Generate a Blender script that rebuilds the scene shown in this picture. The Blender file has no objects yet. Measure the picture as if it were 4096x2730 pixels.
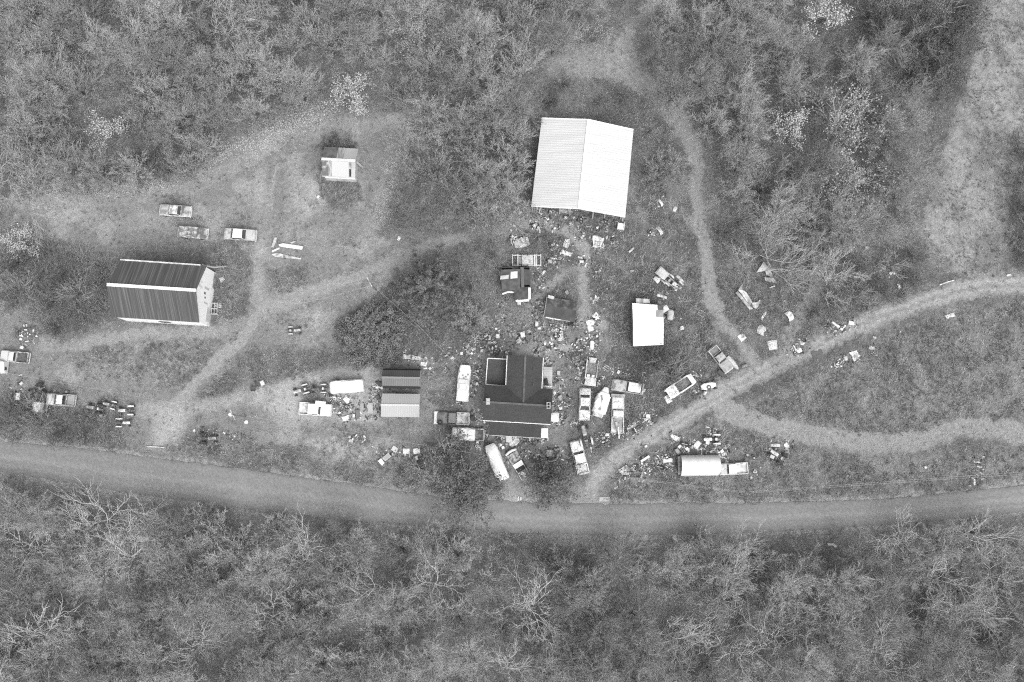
import bpy, math, random
import numpy as np
from mathutils import Vector, Matrix

SC = bpy.context.scene
COL = SC.collection
PI = math.pi
# ------------------------------------------------------------------ camera, sky, sun, exposure
CAM_H, TILT, FPX = 165.0, math.radians(6.5), 4096 * 35.0 / 36.0
ct, st = math.cos(TILT), math.sin(TILT)
cam = bpy.data.cameras.new('camera')
cam.lens, cam.sensor_width, cam.clip_end = 35.0, 36.0, 5000.0
cam_o = bpy.data.objects.new('camera', cam)
cam_o.location = (0, 0, CAM_H)
cam_o.rotation_euler = (TILT, 0, 0)
COL.objects.link(cam_o)
SC.camera = cam_o

SUN_EL, SUN_AZ = math.radians(60), math.radians(152)      # sun behind thin cloud in the south-east
w = bpy.data.worlds.new('World'); SC.world = w; w.use_nodes = True
nt = w.node_tree; nt.nodes.clear()
sky = nt.nodes.new('ShaderNodeTexSky'); sky.sky_type = 'NISHITA'; sky.sun_disc = False
sky.sun_elevation = SUN_EL; sky.sun_rotation = SUN_AZ
sky.air_density, sky.dust_density = 1.0, 6.0
bw = nt.nodes.new('ShaderNodeRGBToBW')                      # black and white photograph
bg = nt.nodes.new('ShaderNodeBackground'); bg.inputs['Strength'].default_value = 0.15
out = nt.nodes.new('ShaderNodeOutputWorld')
nt.links.new(sky.outputs[0], bw.inputs[0]); nt.links.new(bw.outputs[0], bg.inputs['Color'])
nt.links.new(bg.outputs[0], out.inputs[0])
sl = bpy.data.lights.new('sun', 'SUN'); sl.energy = 0.7; sl.angle = math.radians(60); sl.color = (1, 1, 1)
so = bpy.data.objects.new('sun', sl); COL.objects.link(so)
sd = Vector((math.sin(SUN_AZ) * math.cos(SUN_EL), math.cos(SUN_AZ) * math.cos(SUN_EL), math.sin(SUN_EL)))
so.rotation_euler = sd.to_track_quat('Z', 'Y').to_euler(); so.location = (0, 0, 200)
vs = SC.view_settings
SC.display_settings.display_device = 'sRGB'
vs.view_transform = 'Standard'; vs.look = 'None'; vs.gamma = 1.0; vs.use_curve_mapping = False
vs.exposure = 1.17
SC.cycles.filter_width = 1.2
SC.cycles.use_denoising = False
SC.cycles.max_bounces = 5; SC.cycles.diffuse_bounces = 2

# ------------------------------------------------------------------ helpers
def P(u, v, z=0.0):
    """plan position of what the photograph shows at pixel u,v when it stands z metres up"""
    x, y = u - 2048.0, 1365.0 - v
    t = (CAM_H - z) / (FPX * ct - y * st)
    return (t * x, t * (y * ct + FPX * st))
def P3(u, v, z=0.0):
    a = P(u, v, z); return (a[0], a[1], z)
def proj(x, y):
    d = y * st + CAM_H * ct
    up = y * ct - CAM_H * st
    return 2048 + FPX * x / d, 1365 - FPX * up / d
PX = 24.0                                                   # about 24 photograph pixels per metre
R = random.Random(7)

def rotz(p, a):
    c, s = math.cos(a), math.sin(a)
    return (p[0] * c - p[1] * s, p[0] * s + p[1] * c, p[2])

class MB:
    def __init__(s): s.v = []; s.f = []
    def add(s, vs_, fs_):
        o = len(s.v); s.v += [tuple(q) for q in vs_]; s.f += [tuple(i + o for i in f) for f in fs_]; return s
    def prism(s, bot, top):
        n = len(bot)
        fs_ = [tuple(range(n - 1, -1, -1)), tuple(range(n, 2 * n))]
        fs_ += [(i, (i + 1) % n, n + (i + 1) % n, n + i) for i in range(n)]
        return s.add(list(bot) + list(top), fs_)
    def box(s, c, d, rz=0.0, ch=0.0, tilt=0.0):
        x, y, z = d[0] / 2, d[1] / 2, d[2]
        a = [(-x, -y), (x, -y), (x, y), (-x, y)]
        if ch > 0:
            k = ch
            layers = [[(p[0], p[1], 0) for p in a], [(p[0], p[1], z - k) for p in a],
                      [(p[0] - math.copysign(k, p[0]), p[1] - math.copysign(k, p[1]), z) for p in a]]
        else:
            layers = [[(p[0], p[1], 0) for p in a], [(p[0], p[1], z) for p in a]]
        vs_ = [q for l in layers for q in l]
        if tilt:
            cc, ss = math.cos(tilt), math.sin(tilt)
            vs_ = [(q[0] * cc + q[2] * ss, q[1], -q[0] * ss + q[2] * cc) for q in vs_]
        vs_ = [rotz(q, rz) for q in vs_]
        vs_ = [(q[0] + c[0], q[1] + c[1], q[2] + c[2]) for q in vs_]
        fs_ = [(3, 2, 1, 0)]
        for l in range(len(layers) - 1):
            for i in range(4):
                j = (i + 1) % 4
                fs_.append((l * 4 + i, l * 4 + j, l * 4 + 4 + j, l * 4 + 4 + i))
        m = (len(layers) - 1) * 4
        fs_.append((m, m + 1, m + 2, m + 3))
        return s.add(vs_, fs_)
    def tube(s, pts, rad, n=6):
        pts = [Vector(p) for p in pts]
        if not hasattr(rad, '__len__'): rad = [rad] * len(pts)
        vs_, fs_ = [], []
        for i, p in enumerate(pts):
            d = (pts[min(i + 1, len(pts) - 1)] - pts[max(i - 1, 0)])
            d = d.normalized() if d.length > 1e-9 else Vector((0, 0, 1))
            a = d.orthogonal().normalized() if i == 0 else (a - d * a.dot(d)).normalized()
            b = d.cross(a)
            for k in range(n):
                t = 2 * PI * k / n
                vs_.append(p + (a * math.cos(t) + b * math.sin(t)) * rad[i])
        for i in range(len(pts) - 1):
            for k in range(n):
                k2 = (k + 1) % n
                fs_.append((i * n + k, i * n + k2, i * n + n + k2, i * n + n + k))
        fs_.append(tuple(range(n - 1, -1, -1))); m = (len(pts) - 1) * n
        fs_.append(tuple(range(m, m + n)))
        return s.add(vs_, fs_)
    def lathe(s, prof, n=14, c=(0, 0, 0), axis='z'):
        vs_, fs_ = [], []
        for r, z in prof:
            for k in range(n):
                t = 2 * PI * k / n
                q = (r * math.cos(t), r * math.sin(t), z)
                if axis == 'y': q = (q[0], q[2], q[1])
                if axis == 'x': q = (q[2], q[0], q[1])
                vs_.append((q[0] + c[0], q[1] + c[1], q[2] + c[2]))
        for i in range(len(prof) - 1):
            for k in range(n):
                k2 = (k + 1) % n
                fs_.append((i * n + k, i * n + k2, i * n + n + k2, i * n + n + k))
        return s.add(vs_, fs_)
    def torus(s, RR, r, c=(0, 0, 0), axis='z', n=18, m=6):
        prof = [(RR + r * math.cos(2 * PI * i / m), r * math.sin(2 * PI * i / m)) for i in range(m + 1)]
        return s.lathe(prof, n, c, axis)
    def surf(s, fn, nu, nv, th=0.03):
        """a sheet fn(u,v) -> point, with real thickness"""
        top = [fn(i / nu, j / nv) for i in range(nu + 1) for j in range(nv + 1)]
        bot = [(q[0], q[1], q[2] - th) for q in top]
        k = (nu + 1) * (nv + 1); fs_ = []
        I = lambda i, j: i * (nv + 1) + j
        for i in range(nu):
            for j in range(nv):
                fs_.append((I(i, j), I(i + 1, j), I(i + 1, j + 1), I(i, j + 1)))
                fs_.append((k + I(i, j + 1), k + I(i + 1, j + 1), k + I(i + 1, j), k + I(i, j)))
        for i in range(nu):
            fs_.append((I(i + 1, 0), I(i, 0), k + I(i, 0), k + I(i + 1, 0)))
            fs_.append((I(i, nv), I(i + 1, nv), k + I(i + 1, nv), k + I(i, nv)))
        for j in range(nv):
            fs_.append((I(0, j), I(0, j + 1), k + I(0, j + 1), k + I(0, j)))
            fs_.append((I(nu, j + 1), I(nu, j), k + I(nu, j), k + I(nu, j + 1)))
        return s.add(top + bot, fs_)
    def loft(s, secs):
        n = len(secs[0]); fs_ = []
        for i in range(len(secs) - 1):
            for k in range(n):
                k2 = (k + 1) % n
                fs_.append((i * n + k, i * n + k2, i * n + n + k2, i * n + n + k))
        fs_.append(tuple(range(n - 1, -1, -1))); m = (len(secs) - 1) * n
        fs_.append(tuple(range(m, m + n)))
        return s.add([q for sec in secs for q in sec], fs_)

def empty(name, loc, label=None, cat=None, rz=0.0, group=None):
    o = bpy.data.objects.new(name, None); COL.objects.link(o)
    o.location = loc; o.rotation_euler = (0, 0, rz); o.empty_display_size = 0.3
    if label: tag(o, label, cat, group)
    return o
LABELS = {}
def tag(o, label, cat, group=None, kind=None):
    o['label'] = label; o['category'] = cat
    if group: o['group'] = group
    if kind: o['kind'] = kind
    LABELS.setdefault(label, []).append((o.name, group))
    return o
def obj(name, mb, mat, parent=None, world=False, loc=None, rz=0.0, smooth=True):
    me = bpy.data.meshes.new(name)
    vs_ = mb.v
    if world and parent is not None:
        L = parent.location; vs_ = [(q[0] - L[0], q[1] - L[1], q[2] - L[2]) for q in vs_]
    me.from_pydata(vs_, [], mb.f)
    if smooth:
        me.shade_smooth(); me.set_sharp_from_angle(angle=0.6)
    me.materials.append(mat); me.update()
    o = bpy.data.objects.new(name, me); COL.objects.link(o)
    if parent is not None: o.parent = parent
    if loc is not None: o.location = loc
    o.rotation_euler = (0, 0, rz)
    return o
def fast_mesh(name, V, T, mat, attr=None):
    me = bpy.data.meshes.new(name)
    V = np.ascontiguousarray(V, np.float32); T = np.ascontiguousarray(T, np.int32)
    k = T.shape[1]
    me.vertices.add(len(V)); me.vertices.foreach_set('co', V.ravel())
    me.loops.add(T.size); me.loops.foreach_set('vertex_index', T.ravel())
    me.polygons.add(len(T)); me.polygons.foreach_set('loop_start', np.arange(0, T.size, k, dtype=np.int32))
    if attr is not None:
        for an, av in attr.items():
            a = me.attributes.new(an, 'FLOAT', 'POINT'); a.data.foreach_set('value', np.ascontiguousarray(av, np.float32))
    me.materials.append(mat); me.update(calc_edges=True)
    return me

# ------------------------------------------------------------------ materials (all greys)
MATS = {}
def ALB(v): return v if v < .34 else .34 + (v - .34) * .42          # weathered, never fresh, whites
def mat(v, v2=None, scale=1.2, thr=0.5, soft=0.15, grain=0.18, gscale=14.0, rough=0.85, metal=0.0, stretch=None,
        rnd=0.0, bump=0.0, attr=False, spec=0.25, wave=None, trans=0.0):
    v = ALB(v) if not attr else v; v2 = ALB(v2) if (v2 is not None and not attr) else v2
    key = (v, v2, scale, thr, soft, grain, gscale, rough, metal, stretch, rnd, bump, attr, spec, wave, trans)
    if key in MATS: return MATS[key]
    m = bpy.data.materials.new('grey_%03d_%d' % (int(v * 1000), len(MATS))); m.use_nodes = True
    t = m.node_tree; N = t.nodes; Lk = t.links
    b = N['Principled BSDF']
    tc = N.new('ShaderNodeTexCoord'); mp = N.new('ShaderNodeMapping')
    Lk.new(tc.outputs['Object'], mp.inputs[0])
    if stretch: mp.inputs['Scale'].default_value = stretch
    def noise(sc, det=4.0):
        n = N.new('ShaderNodeTexNoise'); n.inputs['Scale'].default_value = sc; n.inputs['Detail'].default_value = det
        Lk.new(mp.outputs[0], n.inputs['Vector']); return n
    def math_(op, a, bb):
        n = N.new('ShaderNodeMath'); n.operation = op
        for i, q in enumerate((a, bb)):
            if isinstance(q, (int, float)): n.inputs[i].default_value = q
            else: Lk.new(q, n.inputs[i])
        return n.outputs[0]
    if attr:
        an = N.new('ShaderNodeAttribute'); an.attribute_name = 'tone'; cur = an.outputs['Fac']
    else:
        cur = None
    base = v
    if v2 is not None:
        n1 = noise(scale)
        mr = N.new('ShaderNodeMapRange'); mr.interpolation_type = 'SMOOTHSTEP'
        mr.inputs['From Min'].default_value = thr - soft; mr.inputs['From Max'].default_value = thr + soft
        mr.inputs['To Min'].default_value = v; mr.inputs['To Max'].default_value = v2
        Lk.new(n1.outputs['Fac'], mr.inputs['Value']); base = mr.outputs[0]
    cur = math_('MULTIPLY', cur, base) if cur is not None else base
    if grain:
        n2 = noise(gscale, 3.0)
        mr = N.new('ShaderNodeMapRange')
        mr.inputs['From Min'].default_value = 0.25; mr.inputs['From Max'].default_value = 0.75
        mr.inputs['To Min'].default_value = 1 - grain; mr.inputs['To Max'].default_value = 1 + grain
        Lk.new(n2.outputs['Fac'], mr.inputs['Value']); cur = math_('MULTIPLY', cur, mr.outputs[0])
    if wave:
        wsc, wax, wamp = wave
        wv = N.new('ShaderNodeTexWave'); wv.bands_direction = wax; wv.inputs['Scale'].default_value = wsc
        wv.inputs['Distortion'].default_value = 0.3
        Lk.new(tc.outputs['Object'], wv.inputs[0])
        mr = N.new('ShaderNodeMapRange'); mr.inputs['To Min'].default_value = 1 - wamp; mr.inputs['To Max'].default_value = 1 + wamp * 0.3
        Lk.new(wv.outputs['Fac'], mr.inputs['Value']); cur = math_('MULTIPLY', cur, mr.outputs[0])
    if rnd:
        oi = N.new('ShaderNodeObjectInfo'); mr = N.new('ShaderNodeMapRange')
        mr.inputs['To Min'].default_value = 1 - rnd; mr.inputs['To Max'].default_value = 1 + rnd
        Lk.new(oi.outputs['Random'], mr.inputs['Value']); cur = math_('MULTIPLY', cur, mr.outputs[0])
    cb = N.new('ShaderNodeCombineColor')
    for i in range(3):
        if isinstance(cur, (int, float)): cb.inputs[i].default_value = cur
        else: Lk.new(cur, cb.inputs[i])
    Lk.new(cb.outputs[0], b.inputs['Base Color'])
    b.inputs['Roughness'].default_value = rough; b.inputs['Metallic'].default_value = metal
    b.inputs['Specular IOR Level'].default_value = spec
    if bump:
        n3 = noise(gscale * 0.6, 5.0); bp = N.new('ShaderNodeBump'); bp.inputs['Strength'].default_value = bump
        bp.inputs['Distance'].default_value = 0.1
        Lk.new(n3.outputs['Fac'], bp.inputs['Height']); Lk.new(bp.outputs[0], b.inputs['Normal'])
    MATS[key] = m
    return m
RUBBER = lambda: mat(0.025, 0.045, 3, grain=0.1, rough=0.9)
GLASS = lambda: mat(0.03, grain=0.05, rough=0.08, spec=0.6)
def PAINT(v, worn=None, sc=0.9, thr=0.52, soft=0.08): return mat(v, worn, sc, thr, soft, grain=0.12, gscale=9, rough=0.5)

# ------------------------------------------------------------------ value noise for laying out ground cover
_rng = np.random.default_rng(3)
_tab = [_rng.random((64, 64)) for _ in range(6)]
def vnoise(x, y, k=0):
    g = _tab[k % 6]
    xi, yi = np.floor(x).astype(int), np.floor(y).astype(int)
    fx, fy = x - xi, y - yi
    fx = fx * fx * (3 - 2 * fx); fy = fy * fy * (3 - 2 * fy)
    a = g[xi % 64, yi % 64]; b = g[(xi + 1) % 64, yi % 64]; c = g[xi % 64, (yi + 1) % 64]; d = g[(xi + 1) % 64, (yi + 1) % 64]
    return (a * (1 - fx) + b * fx) * (1 - fy) + (c * (1 - fx) + d * fx) * fy
def fbm(x, y, o=4, k=0):
    r, amp, tot = 0, 1.0, 0
    for i in range(o):
        r = r + amp * vnoise(x * 2 ** i + 17.3 * i, y * 2 ** i + 9.1 * i, k + i); tot += amp; amp *= 0.55
    return r / tot
# ------------------------------------------------------------------ ground: one sheet, split where its cover changes
gx = np.concatenate([[-2500, -400], np.arange(-98, 98.01, 0.22), [400, 2500]])
gy = np.concatenate([[-2500, -300], np.arange(-42, 86.01, 0.22), [400, 2500]])
GX, GY = np.meshgrid(gx, gy, indexing='ij')
fxx, fyy = GX.ravel(), GY.ravel()
core = (np.abs(fxx) < 101) & (fyy > -45) & (fyy < 89)
PU, PV = proj(np.clip(fxx, -130, 130), np.clip(fyy, -60, 120))
WU = PU + (fbm(fxx * 0.35, fyy * 0.35, 4, 0) - 0.5) * 34 + (fbm(fxx * 2.2, fyy * 2.2, 3, 2) - 0.5) * 26
WV = PV + (fbm(fxx * 0.35 + 40, fyy * 0.35, 4, 1) - 0.5) * 34 + (fbm(fxx * 2.2 + 9, fyy * 2.2, 3, 3) - 0.5) * 26
N_ = len(fxx)
tone = np.full(N_, 0.120); weed = np.zeros(N_); litter = np.full(N_, 1.0); brush = np.full(N_, 1.0); cls = np.zeros(N_, int)

def inside_dist(pts, U, V):
    pts = np.array(pts, float); d2 = np.full(len(U), 1e12); ins = np.zeros(len(U), bool)
    for i in range(len(pts)):
        a, b = pts[i], pts[(i + 1) % len(pts)]
        ab = b - a; L2 = (ab ** 2).sum() + 1e-9
        t = np.clip(((U - a[0]) * ab[0] + (V - a[1]) * ab[1]) / L2, 0, 1)
        d2 = np.minimum(d2, (U - a[0] - t * ab[0]) ** 2 + (V - a[1] - t * ab[1]) ** 2)
        c = ((a[1] > V) != (b[1] > V))
        xin = a[0] + (V - a[1]) / (b[1] - a[1] + 1e-12) * ab[0]
        ins ^= c & (U < xin)
    return np.where(ins, 1, -1) * np.sqrt(d2)
def line_dist(pts, U, V):
    d2 = np.full(len(U), 1e12)
    for a, b in zip(pts[:-1], pts[1:]):
        a = np.array(a, float); b = np.array(b, float); ab = b - a
        t = np.clip(((U - a[0]) * ab[0] + (V - a[1]) * ab[1]) / ((ab ** 2).sum() + 1e-9), 0, 1)
        d2 = np.minimum(d2, (U - a[0] - t * ab[0]) ** 2 + (V - a[1] - t * ab[1]) ** 2)
    return np.sqrt(d2)
def put(m, tn=None, wd=None, lt=None, br=None, c=None):
    global tone, weed, litter, brush
    if tn is not None: tone = tone * (1 - m) + tn * m
    if wd is not None: weed = weed * (1 - m) + wd * m
    if lt is not None: litter = litter * (1 - m) + lt * m
    if br is not None: brush = brush * (1 - m) + br * m
    if c is not None: cls[m > 0.5] = c
def sstep(d, s): 
    q = np.clip(d / (2 * s) + 0.5, 0, 1); return q * q * (3 - 2 * q)
def area(pts, soft=22, **k): put(sstep(inside_dist(pts, WU, WV), soft) * core, **k)
def path(pts, hw, soft=14, amt=1.0, **k): put(sstep(hw - line_dist(pts, WU, WV), soft) * core * amt, **k)
FOR, YARD, MEADOW, TRACK = 0, 1, 2, 3
ROAD_T = [(-400,1738),(0,1763),(300,1793),(522,1820),(860,1862),(1218,1912),(1500,1952),(1741,1985),(2000,2006),(2300,2016),(2611,2016),(3000,2012),(3481,2001),(3800,1975),(4096,1941),(4500,1890)]
ROAD_B = [(-400,1850),(0,1886),(300,1935),(522,1975),(860,2018),(1218,2062),(1500,2092),(1741,2114),(2000,2130),(2437,2143),(2700,2140),(3133,2128),(3500,2104),(3800,2078),(4096,2050),(4500,2010)]
YT, MT, DT = 0.138, 0.105, 0.235
# mown clearing, yard
area([(60,800),(400,765),(650,750),(800,690),(960,580),(1100,520),(1250,470),(1400,462),(1720,440),(1660,520),(1590,640),(1550,760),(1520,880),(1500,960),(1660,950),(1840,930),(2040,890),(2080,900),(1900,960),(1650,1050),(1480,1190),(1330,1420),(1250,1480),(1700,1440),(1950,1400),(2420,1300),(2450,1390),(2280,1420),(2250,1500),(2260,1700),(2300,1990),(2390,2010),(2300,2060),(1800,2000),(1350,1900),(900,1840),(660,1800),(540,1800),(510,1650),(380,1600),(0,1560),(-60,1560),(-60,1240),(120,1260),(240,1390),(420,1310),(850,1310),(1000,1250),(950,1040),(880,960),(620,990),(470,1010),(330,985),(170,940),(60,900)],
     tn=YT, wd=0.12, lt=0.06, br=0, c=YARD)
area([(2180,250),(2290,190),(2420,165),(2530,170),(2560,280),(2660,360),(2760,470),(2800,600),(2720,560),(2600,400),(2480,330),(2330,310),(2220,330)], soft=10, tn=0.170, wd=0.1, lt=0.1, br=0.1, c=YARD)
path([(2480,190),(2530,120),(2600,40),(2640,-40)], 24, 10, 1.0, tn=0.15, br=0.3, lt=0.4, c=YARD)
# field on the slope
area([(3960,20),(4020,-80),(4250,-80),(4250,520),(4070,600),(4030,900),(4030,1060),(3900,1110),(3760,1090),(3680,920),(3725,720),(3815,480),(3890,240)], soft=26, tn=0.185, wd=0.3, lt=0.1, br=0, c=MEADOW)
# weeds and rough grass
area([(2140,870),(2500,890),(2560,700),(2640,560),(2760,620),(2800,800),(2850,1000),(2850,1300),(2980,1480),(2880,1560),(2700,1640),(2560,1720),(2460,1760),(2360,1560),(2450,1380),(2350,1080),(2230,900)], soft=16, tn=0.080, wd=1.0, lt=0.25, br=0.25, c=MEADOW)
area([(2060,1000),(2160,1030),(2290,1120),(2180,1200),(2080,1200),(1900,1100),(1960,960)], tn=0.10, wd=0.7, lt=0.2, br=0.1, c=MEADOW)
area([(2850,880),(3300,1000),(3720,1090),(3560,1210),(3400,1280),(3050,1440),(2960,1400),(2850,1200)], soft=26, tn=0.088, wd=1.0, lt=0.3, br=0.5, c=MEADOW)
area([(2960,1660),(3160,1530),(3500,1370),(3800,1250),(4150,1200),(4150,1670),(3900,1665),(3780,1700),(3600,1760),(3300,1720),(3100,1700)], soft=26, tn=0.125, wd=1.0, lt=0.1, br=0.05, c=MEADOW)
area([(2440,2000),(2480,1880),(2620,1760),(2850,1670),(3000,1720),(3200,1790),(3500,1830),(3800,1810),(4150,1790),(4150,1900),(3600,1970),(3000,1998)], soft=22, tn=0.128, wd=0.9, lt=0.2, br=0.1, c=MEADOW)
area([(250,1400),(960,1340),(720,1540),(340,1500)], soft=26, tn=0.150, wd=0.9, c=MEADOW)
area([(790,1610),(920,1470),(1010,1400),(1330,1400),(1310,1470),(1100,1530),(900,1600)], soft=20, tn=0.098, wd=1.0, lt=0.2, br=0.2, c=MEADOW)
area([(1060,1070),(1230,1060),(1240,1160),(1100,1180)], soft=26, tn=0.10, wd=0.9, c=MEADOW)
area([(880,980),(1000,970),(1010,1080),(980,1230),(850,1300),(870,1150)], soft=20, tn=0.105, wd=1.0, lt=0.2, br=0.2, c=MEADOW)
area([(-60,1560),(100,1590),(430,1640),(500,1790),(200,1780),(-60,1745)], soft=20, tn=0.105, wd=0.8, lt=0.6, br=0.5, c=MEADOW)
area([(640,1790),(700,1715),(850,1720),(1000,1760),(1300,1800),(1520,1850),(1780,1830),(1930,1900),(1900,1990),(1700,1985),(1300,1900),(900,1840)], soft=20, tn=0.125, wd=1.0, lt=0.4, br=0.15, c=MEADOW)
area([(1290,800),(1260,720),(1440,720),(1450,790),(1370,850)], soft=18, tn=0.10, wd=0.9, lt=0.3, c=MEADOW)
area([(1430,1000),(1330,990),(1320,960),(1440,960)], soft=12, tn=0.13, wd=0.8, c=MEADOW)
area([(1720,1480),(1830,1460),(1820,1640),(1720,1610)], soft=18, tn=0.10, wd=0.8, c=MEADOW)
area([(1690,1380),(1880,1380),(1900,1300),(1960,1230),(1850,1200),(1680,1300)], soft=20, tn=0.10, wd=0.6, lt=0.3, c=MEADOW)
area([(1030,1190),(1240,1180),(1340,1240),(1250,1400),(1080,1320)], soft=26, tn=0.165, wd=0.35, c=YARD)
area([(0,960),(170,980),(420,1040),(430,1290),(250,1360),(100,1240),(-60,1200),(-60,950)], soft=26, tn=0.10, wd=0.7, lt=0.7, br=1.0, c=FOR)
# wear: wheel tracks, dirt, gravel
path([(2360,2010),(2400,1900),(2480,1820),(2700,1690),(3000,1510),(3300,1365),(3600,1240),(3850,1160),(4150,1130)], 41, 5, tn=0.158, wd=0.04, lt=0, br=0, c=TRACK)
for off in (-16, 18):
    path([(2350 + off,2010),(2400,1895 + off),(2480,1820 + off),(2700,1690 + off),(3000,1510 + off),(3300,1365 + off),(3600,1240 + off),(3850,1160 + off),(4150,1130 + off)], 10, 5, 0.9, tn=0.215)
path([(2900,1645),(3050,1700),(3300,1745),(3500,1782),(3700,1762),(3850,1715),(4000,1715),(4150,1750)], 42, 9, 0.95, tn=0.180, wd=0.06, br=0, c=TRACK)
path([(2560,300),(2690,430),(2780,600),(2790,760),(2800,900),(2830,1020),(2840,1200),(2900,1310),(3010,1440)], 28, 8, 1.0, tn=0.172, wd=0.06, br=0, lt=0.05, c=TRACK)
path([(2700,830),(2780,900),(2830,1000)], 22, 16, 0.7, tn=0.18, wd=0.2, c=TRACK)
path([(2060,915),(2160,895),(2290,930),(2345,1000),(2335,1100),(2345,1200),(2335,1290),(2420,1310)], 21, 6, 1.0, tn=0.182, wd=0.05, br=0, c=TRACK)
path([(2320,1060),(2240,1110),(2160,1185),(2060,1290)], 15, 6, 1.0, tn=0.172, wd=0.1, c=TRACK)
path([(3110,1450),(3170,1310),(3240,1200),(3270,1130)], 30, 8, 0.95, tn=0.165, wd=0.1, c=TRACK)
path([(650,1740),(720,1600),(830,1480),(960,1360),(1060,1240),(1200,1180),(1420,1110),(1600,1030),(1850,950),(2060,900)], 26, 7, 0.95, tn=0.182, wd=0.0, c=TRACK)
path([(270,1390),(500,1340),(860,1330),(1040,1250)], 24, 7, 0.9, tn=0.182, wd=0.03)
path([(480,1640),(640,1640),(830,1620),(1100,1560),(1200,1560)], 28, 9, 0.85, tn=0.195, wd=0.03)
path([(1040,700),(1050,900),(1040,1050),(1030,1200),(1060,1260)], 24, 6, 0.95, tn=0.182, wd=0.03)
path([(1110,640),(1080,760),(1075,960)], 5, 5, 0.5, tn=0.25); path([(1050,740),(1045,900)], 4, 5, 0.5, tn=0.25)
path([(1280,1010),(1400,1000),(1480,1020)], 18, 8, 0.8, tn=0.19, wd=0.05)
area([(1120,1530),(1240,1500),(1500,1470),(1520,1700),(1300,1700),(1180,1680),(1060,1630)], soft=26, tn=0.225, wd=0.05)
area([(620,1640),(760,1640),(720,1780),(600,1790)], soft=30, tn=0.225, wd=0.05)
area([(1290,700),(1170,700),(1140,840),(1240,880),(1300,800)], soft=34, tn=0.215)
area([(1540,1400),(1720,1400),(1720,1450),(1540,1440)], soft=20, tn=0.235, wd=0.2)
area([(1260,1760),(1420,1720),(1500,1850),(1340,1880),(1200,1800)], soft=34, tn=0.205, wd=0.3)
area([(2000,1200),(2150,1230),(2230,1330),(2060,1390),(1960,1320)], soft=34, tn=0.175, wd=0.25)
area([(2020,1395),(2300,1385),(2280,1420),(2060,1425)], soft=14, tn=0.235, wd=0.05)
area([(2000,1950),(2300,1900),(2380,2020),(2000,2020)], soft=24, tn=0.185, wd=0.1, c=YARD)
area([(1570,820),(1640,720),(1600,860),(1530,950)], soft=16, tn=0.11, wd=0.6)

# a paler ribbon for the tracks through the upper clearing, and rank weeds with contact shade painted into the ground round what stands there
path([(60,880),(300,870),(520,890),(760,880),(960,900),(1060,880)], 30, 8, 0.85, tn=0.178); path([(60,800),(300,800),(560,790),(800,740),(1000,640),(1150,540),(1400,500),(1600,490)], 30, 9, 0.85, tn=0.178)
path([(1600,490),(1600,600),(1540,760),(1490,900),(1440,980)], 34, 8, 0.85, tn=0.180)
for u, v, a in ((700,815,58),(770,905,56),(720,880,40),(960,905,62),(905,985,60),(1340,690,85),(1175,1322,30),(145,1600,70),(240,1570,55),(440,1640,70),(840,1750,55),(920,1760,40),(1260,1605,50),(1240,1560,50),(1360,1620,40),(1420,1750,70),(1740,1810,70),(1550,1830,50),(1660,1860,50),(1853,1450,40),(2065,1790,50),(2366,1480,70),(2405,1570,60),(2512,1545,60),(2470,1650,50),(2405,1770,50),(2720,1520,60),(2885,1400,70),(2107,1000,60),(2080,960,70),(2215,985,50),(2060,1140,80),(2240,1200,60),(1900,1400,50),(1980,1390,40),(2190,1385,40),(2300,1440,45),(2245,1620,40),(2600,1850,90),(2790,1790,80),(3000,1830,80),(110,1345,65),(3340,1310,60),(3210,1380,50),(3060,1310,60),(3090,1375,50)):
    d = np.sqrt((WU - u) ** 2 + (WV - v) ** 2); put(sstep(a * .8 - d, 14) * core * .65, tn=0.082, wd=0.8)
put((cls == FOR) * (PV > 1900) * .8, tn=0.150); put((cls == FOR) * (PU > 2850) * (PV < 1000) * .6, tn=0.085)
for E_ in (ROAD_T, ROAD_B):
    path(E_, 13, 5, 0.8, tn=0.20, wd=0.3, br=0.1)                                   # gravelly verge
# the woods floor is darker in places
put(np.clip((fbm(fxx * 0.11, fyy * 0.11, 3, 4) - 0.52) * 6, 0, 1) * (cls == FOR) * .8, tn=0.078)
put(np.clip((fbm(fxx * 0.16 + 30, fyy * 0.16, 3, 2) - 0.55) * 6, 0, 1) * (cls == FOR) * 0.7, tn=0.155)
put(np.clip((fbm(fxx * 0.22 + 5, fyy * 0.22, 3, 1) - 0.52) * 7, 0, 1) * (cls == YARD) * 0.35, tn=0.26)
put(np.clip((fbm(fxx * 0.2 + 15, fyy * 0.2, 3, 3) - 0.50) * 7, 0, 1) * (cls == YARD) * 0.45, tn=0.13)
put(np.clip((fbm(fxx * 0.25 + 25, fyy * 0.25, 3, 5) - 0.5) * 7, 0, 1) * (cls == MEADOW) * 0.5, tn=0.155)
put(np.clip((fbm(fxx * 0.25 + 65, fyy * 0.25, 3, 0) - 0.54) * 7, 0, 1) * (cls == MEADOW) * 0.5, tn=0.07)
rough_ = np.clip(0.25 + weed * 1.1 + 0.75 * (cls == FOR), 0.25, 1)                # bare earth is smoother than weeds and leaf litter
tone = tone * (1 + 0.62 * rough_ * (fbm(fxx * 1.9, fyy * 1.9, 3, 5) - .5)) * (1 + (0.10 + 0.26 * rough_) * (_rng.random(N_) - .5))

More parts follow.
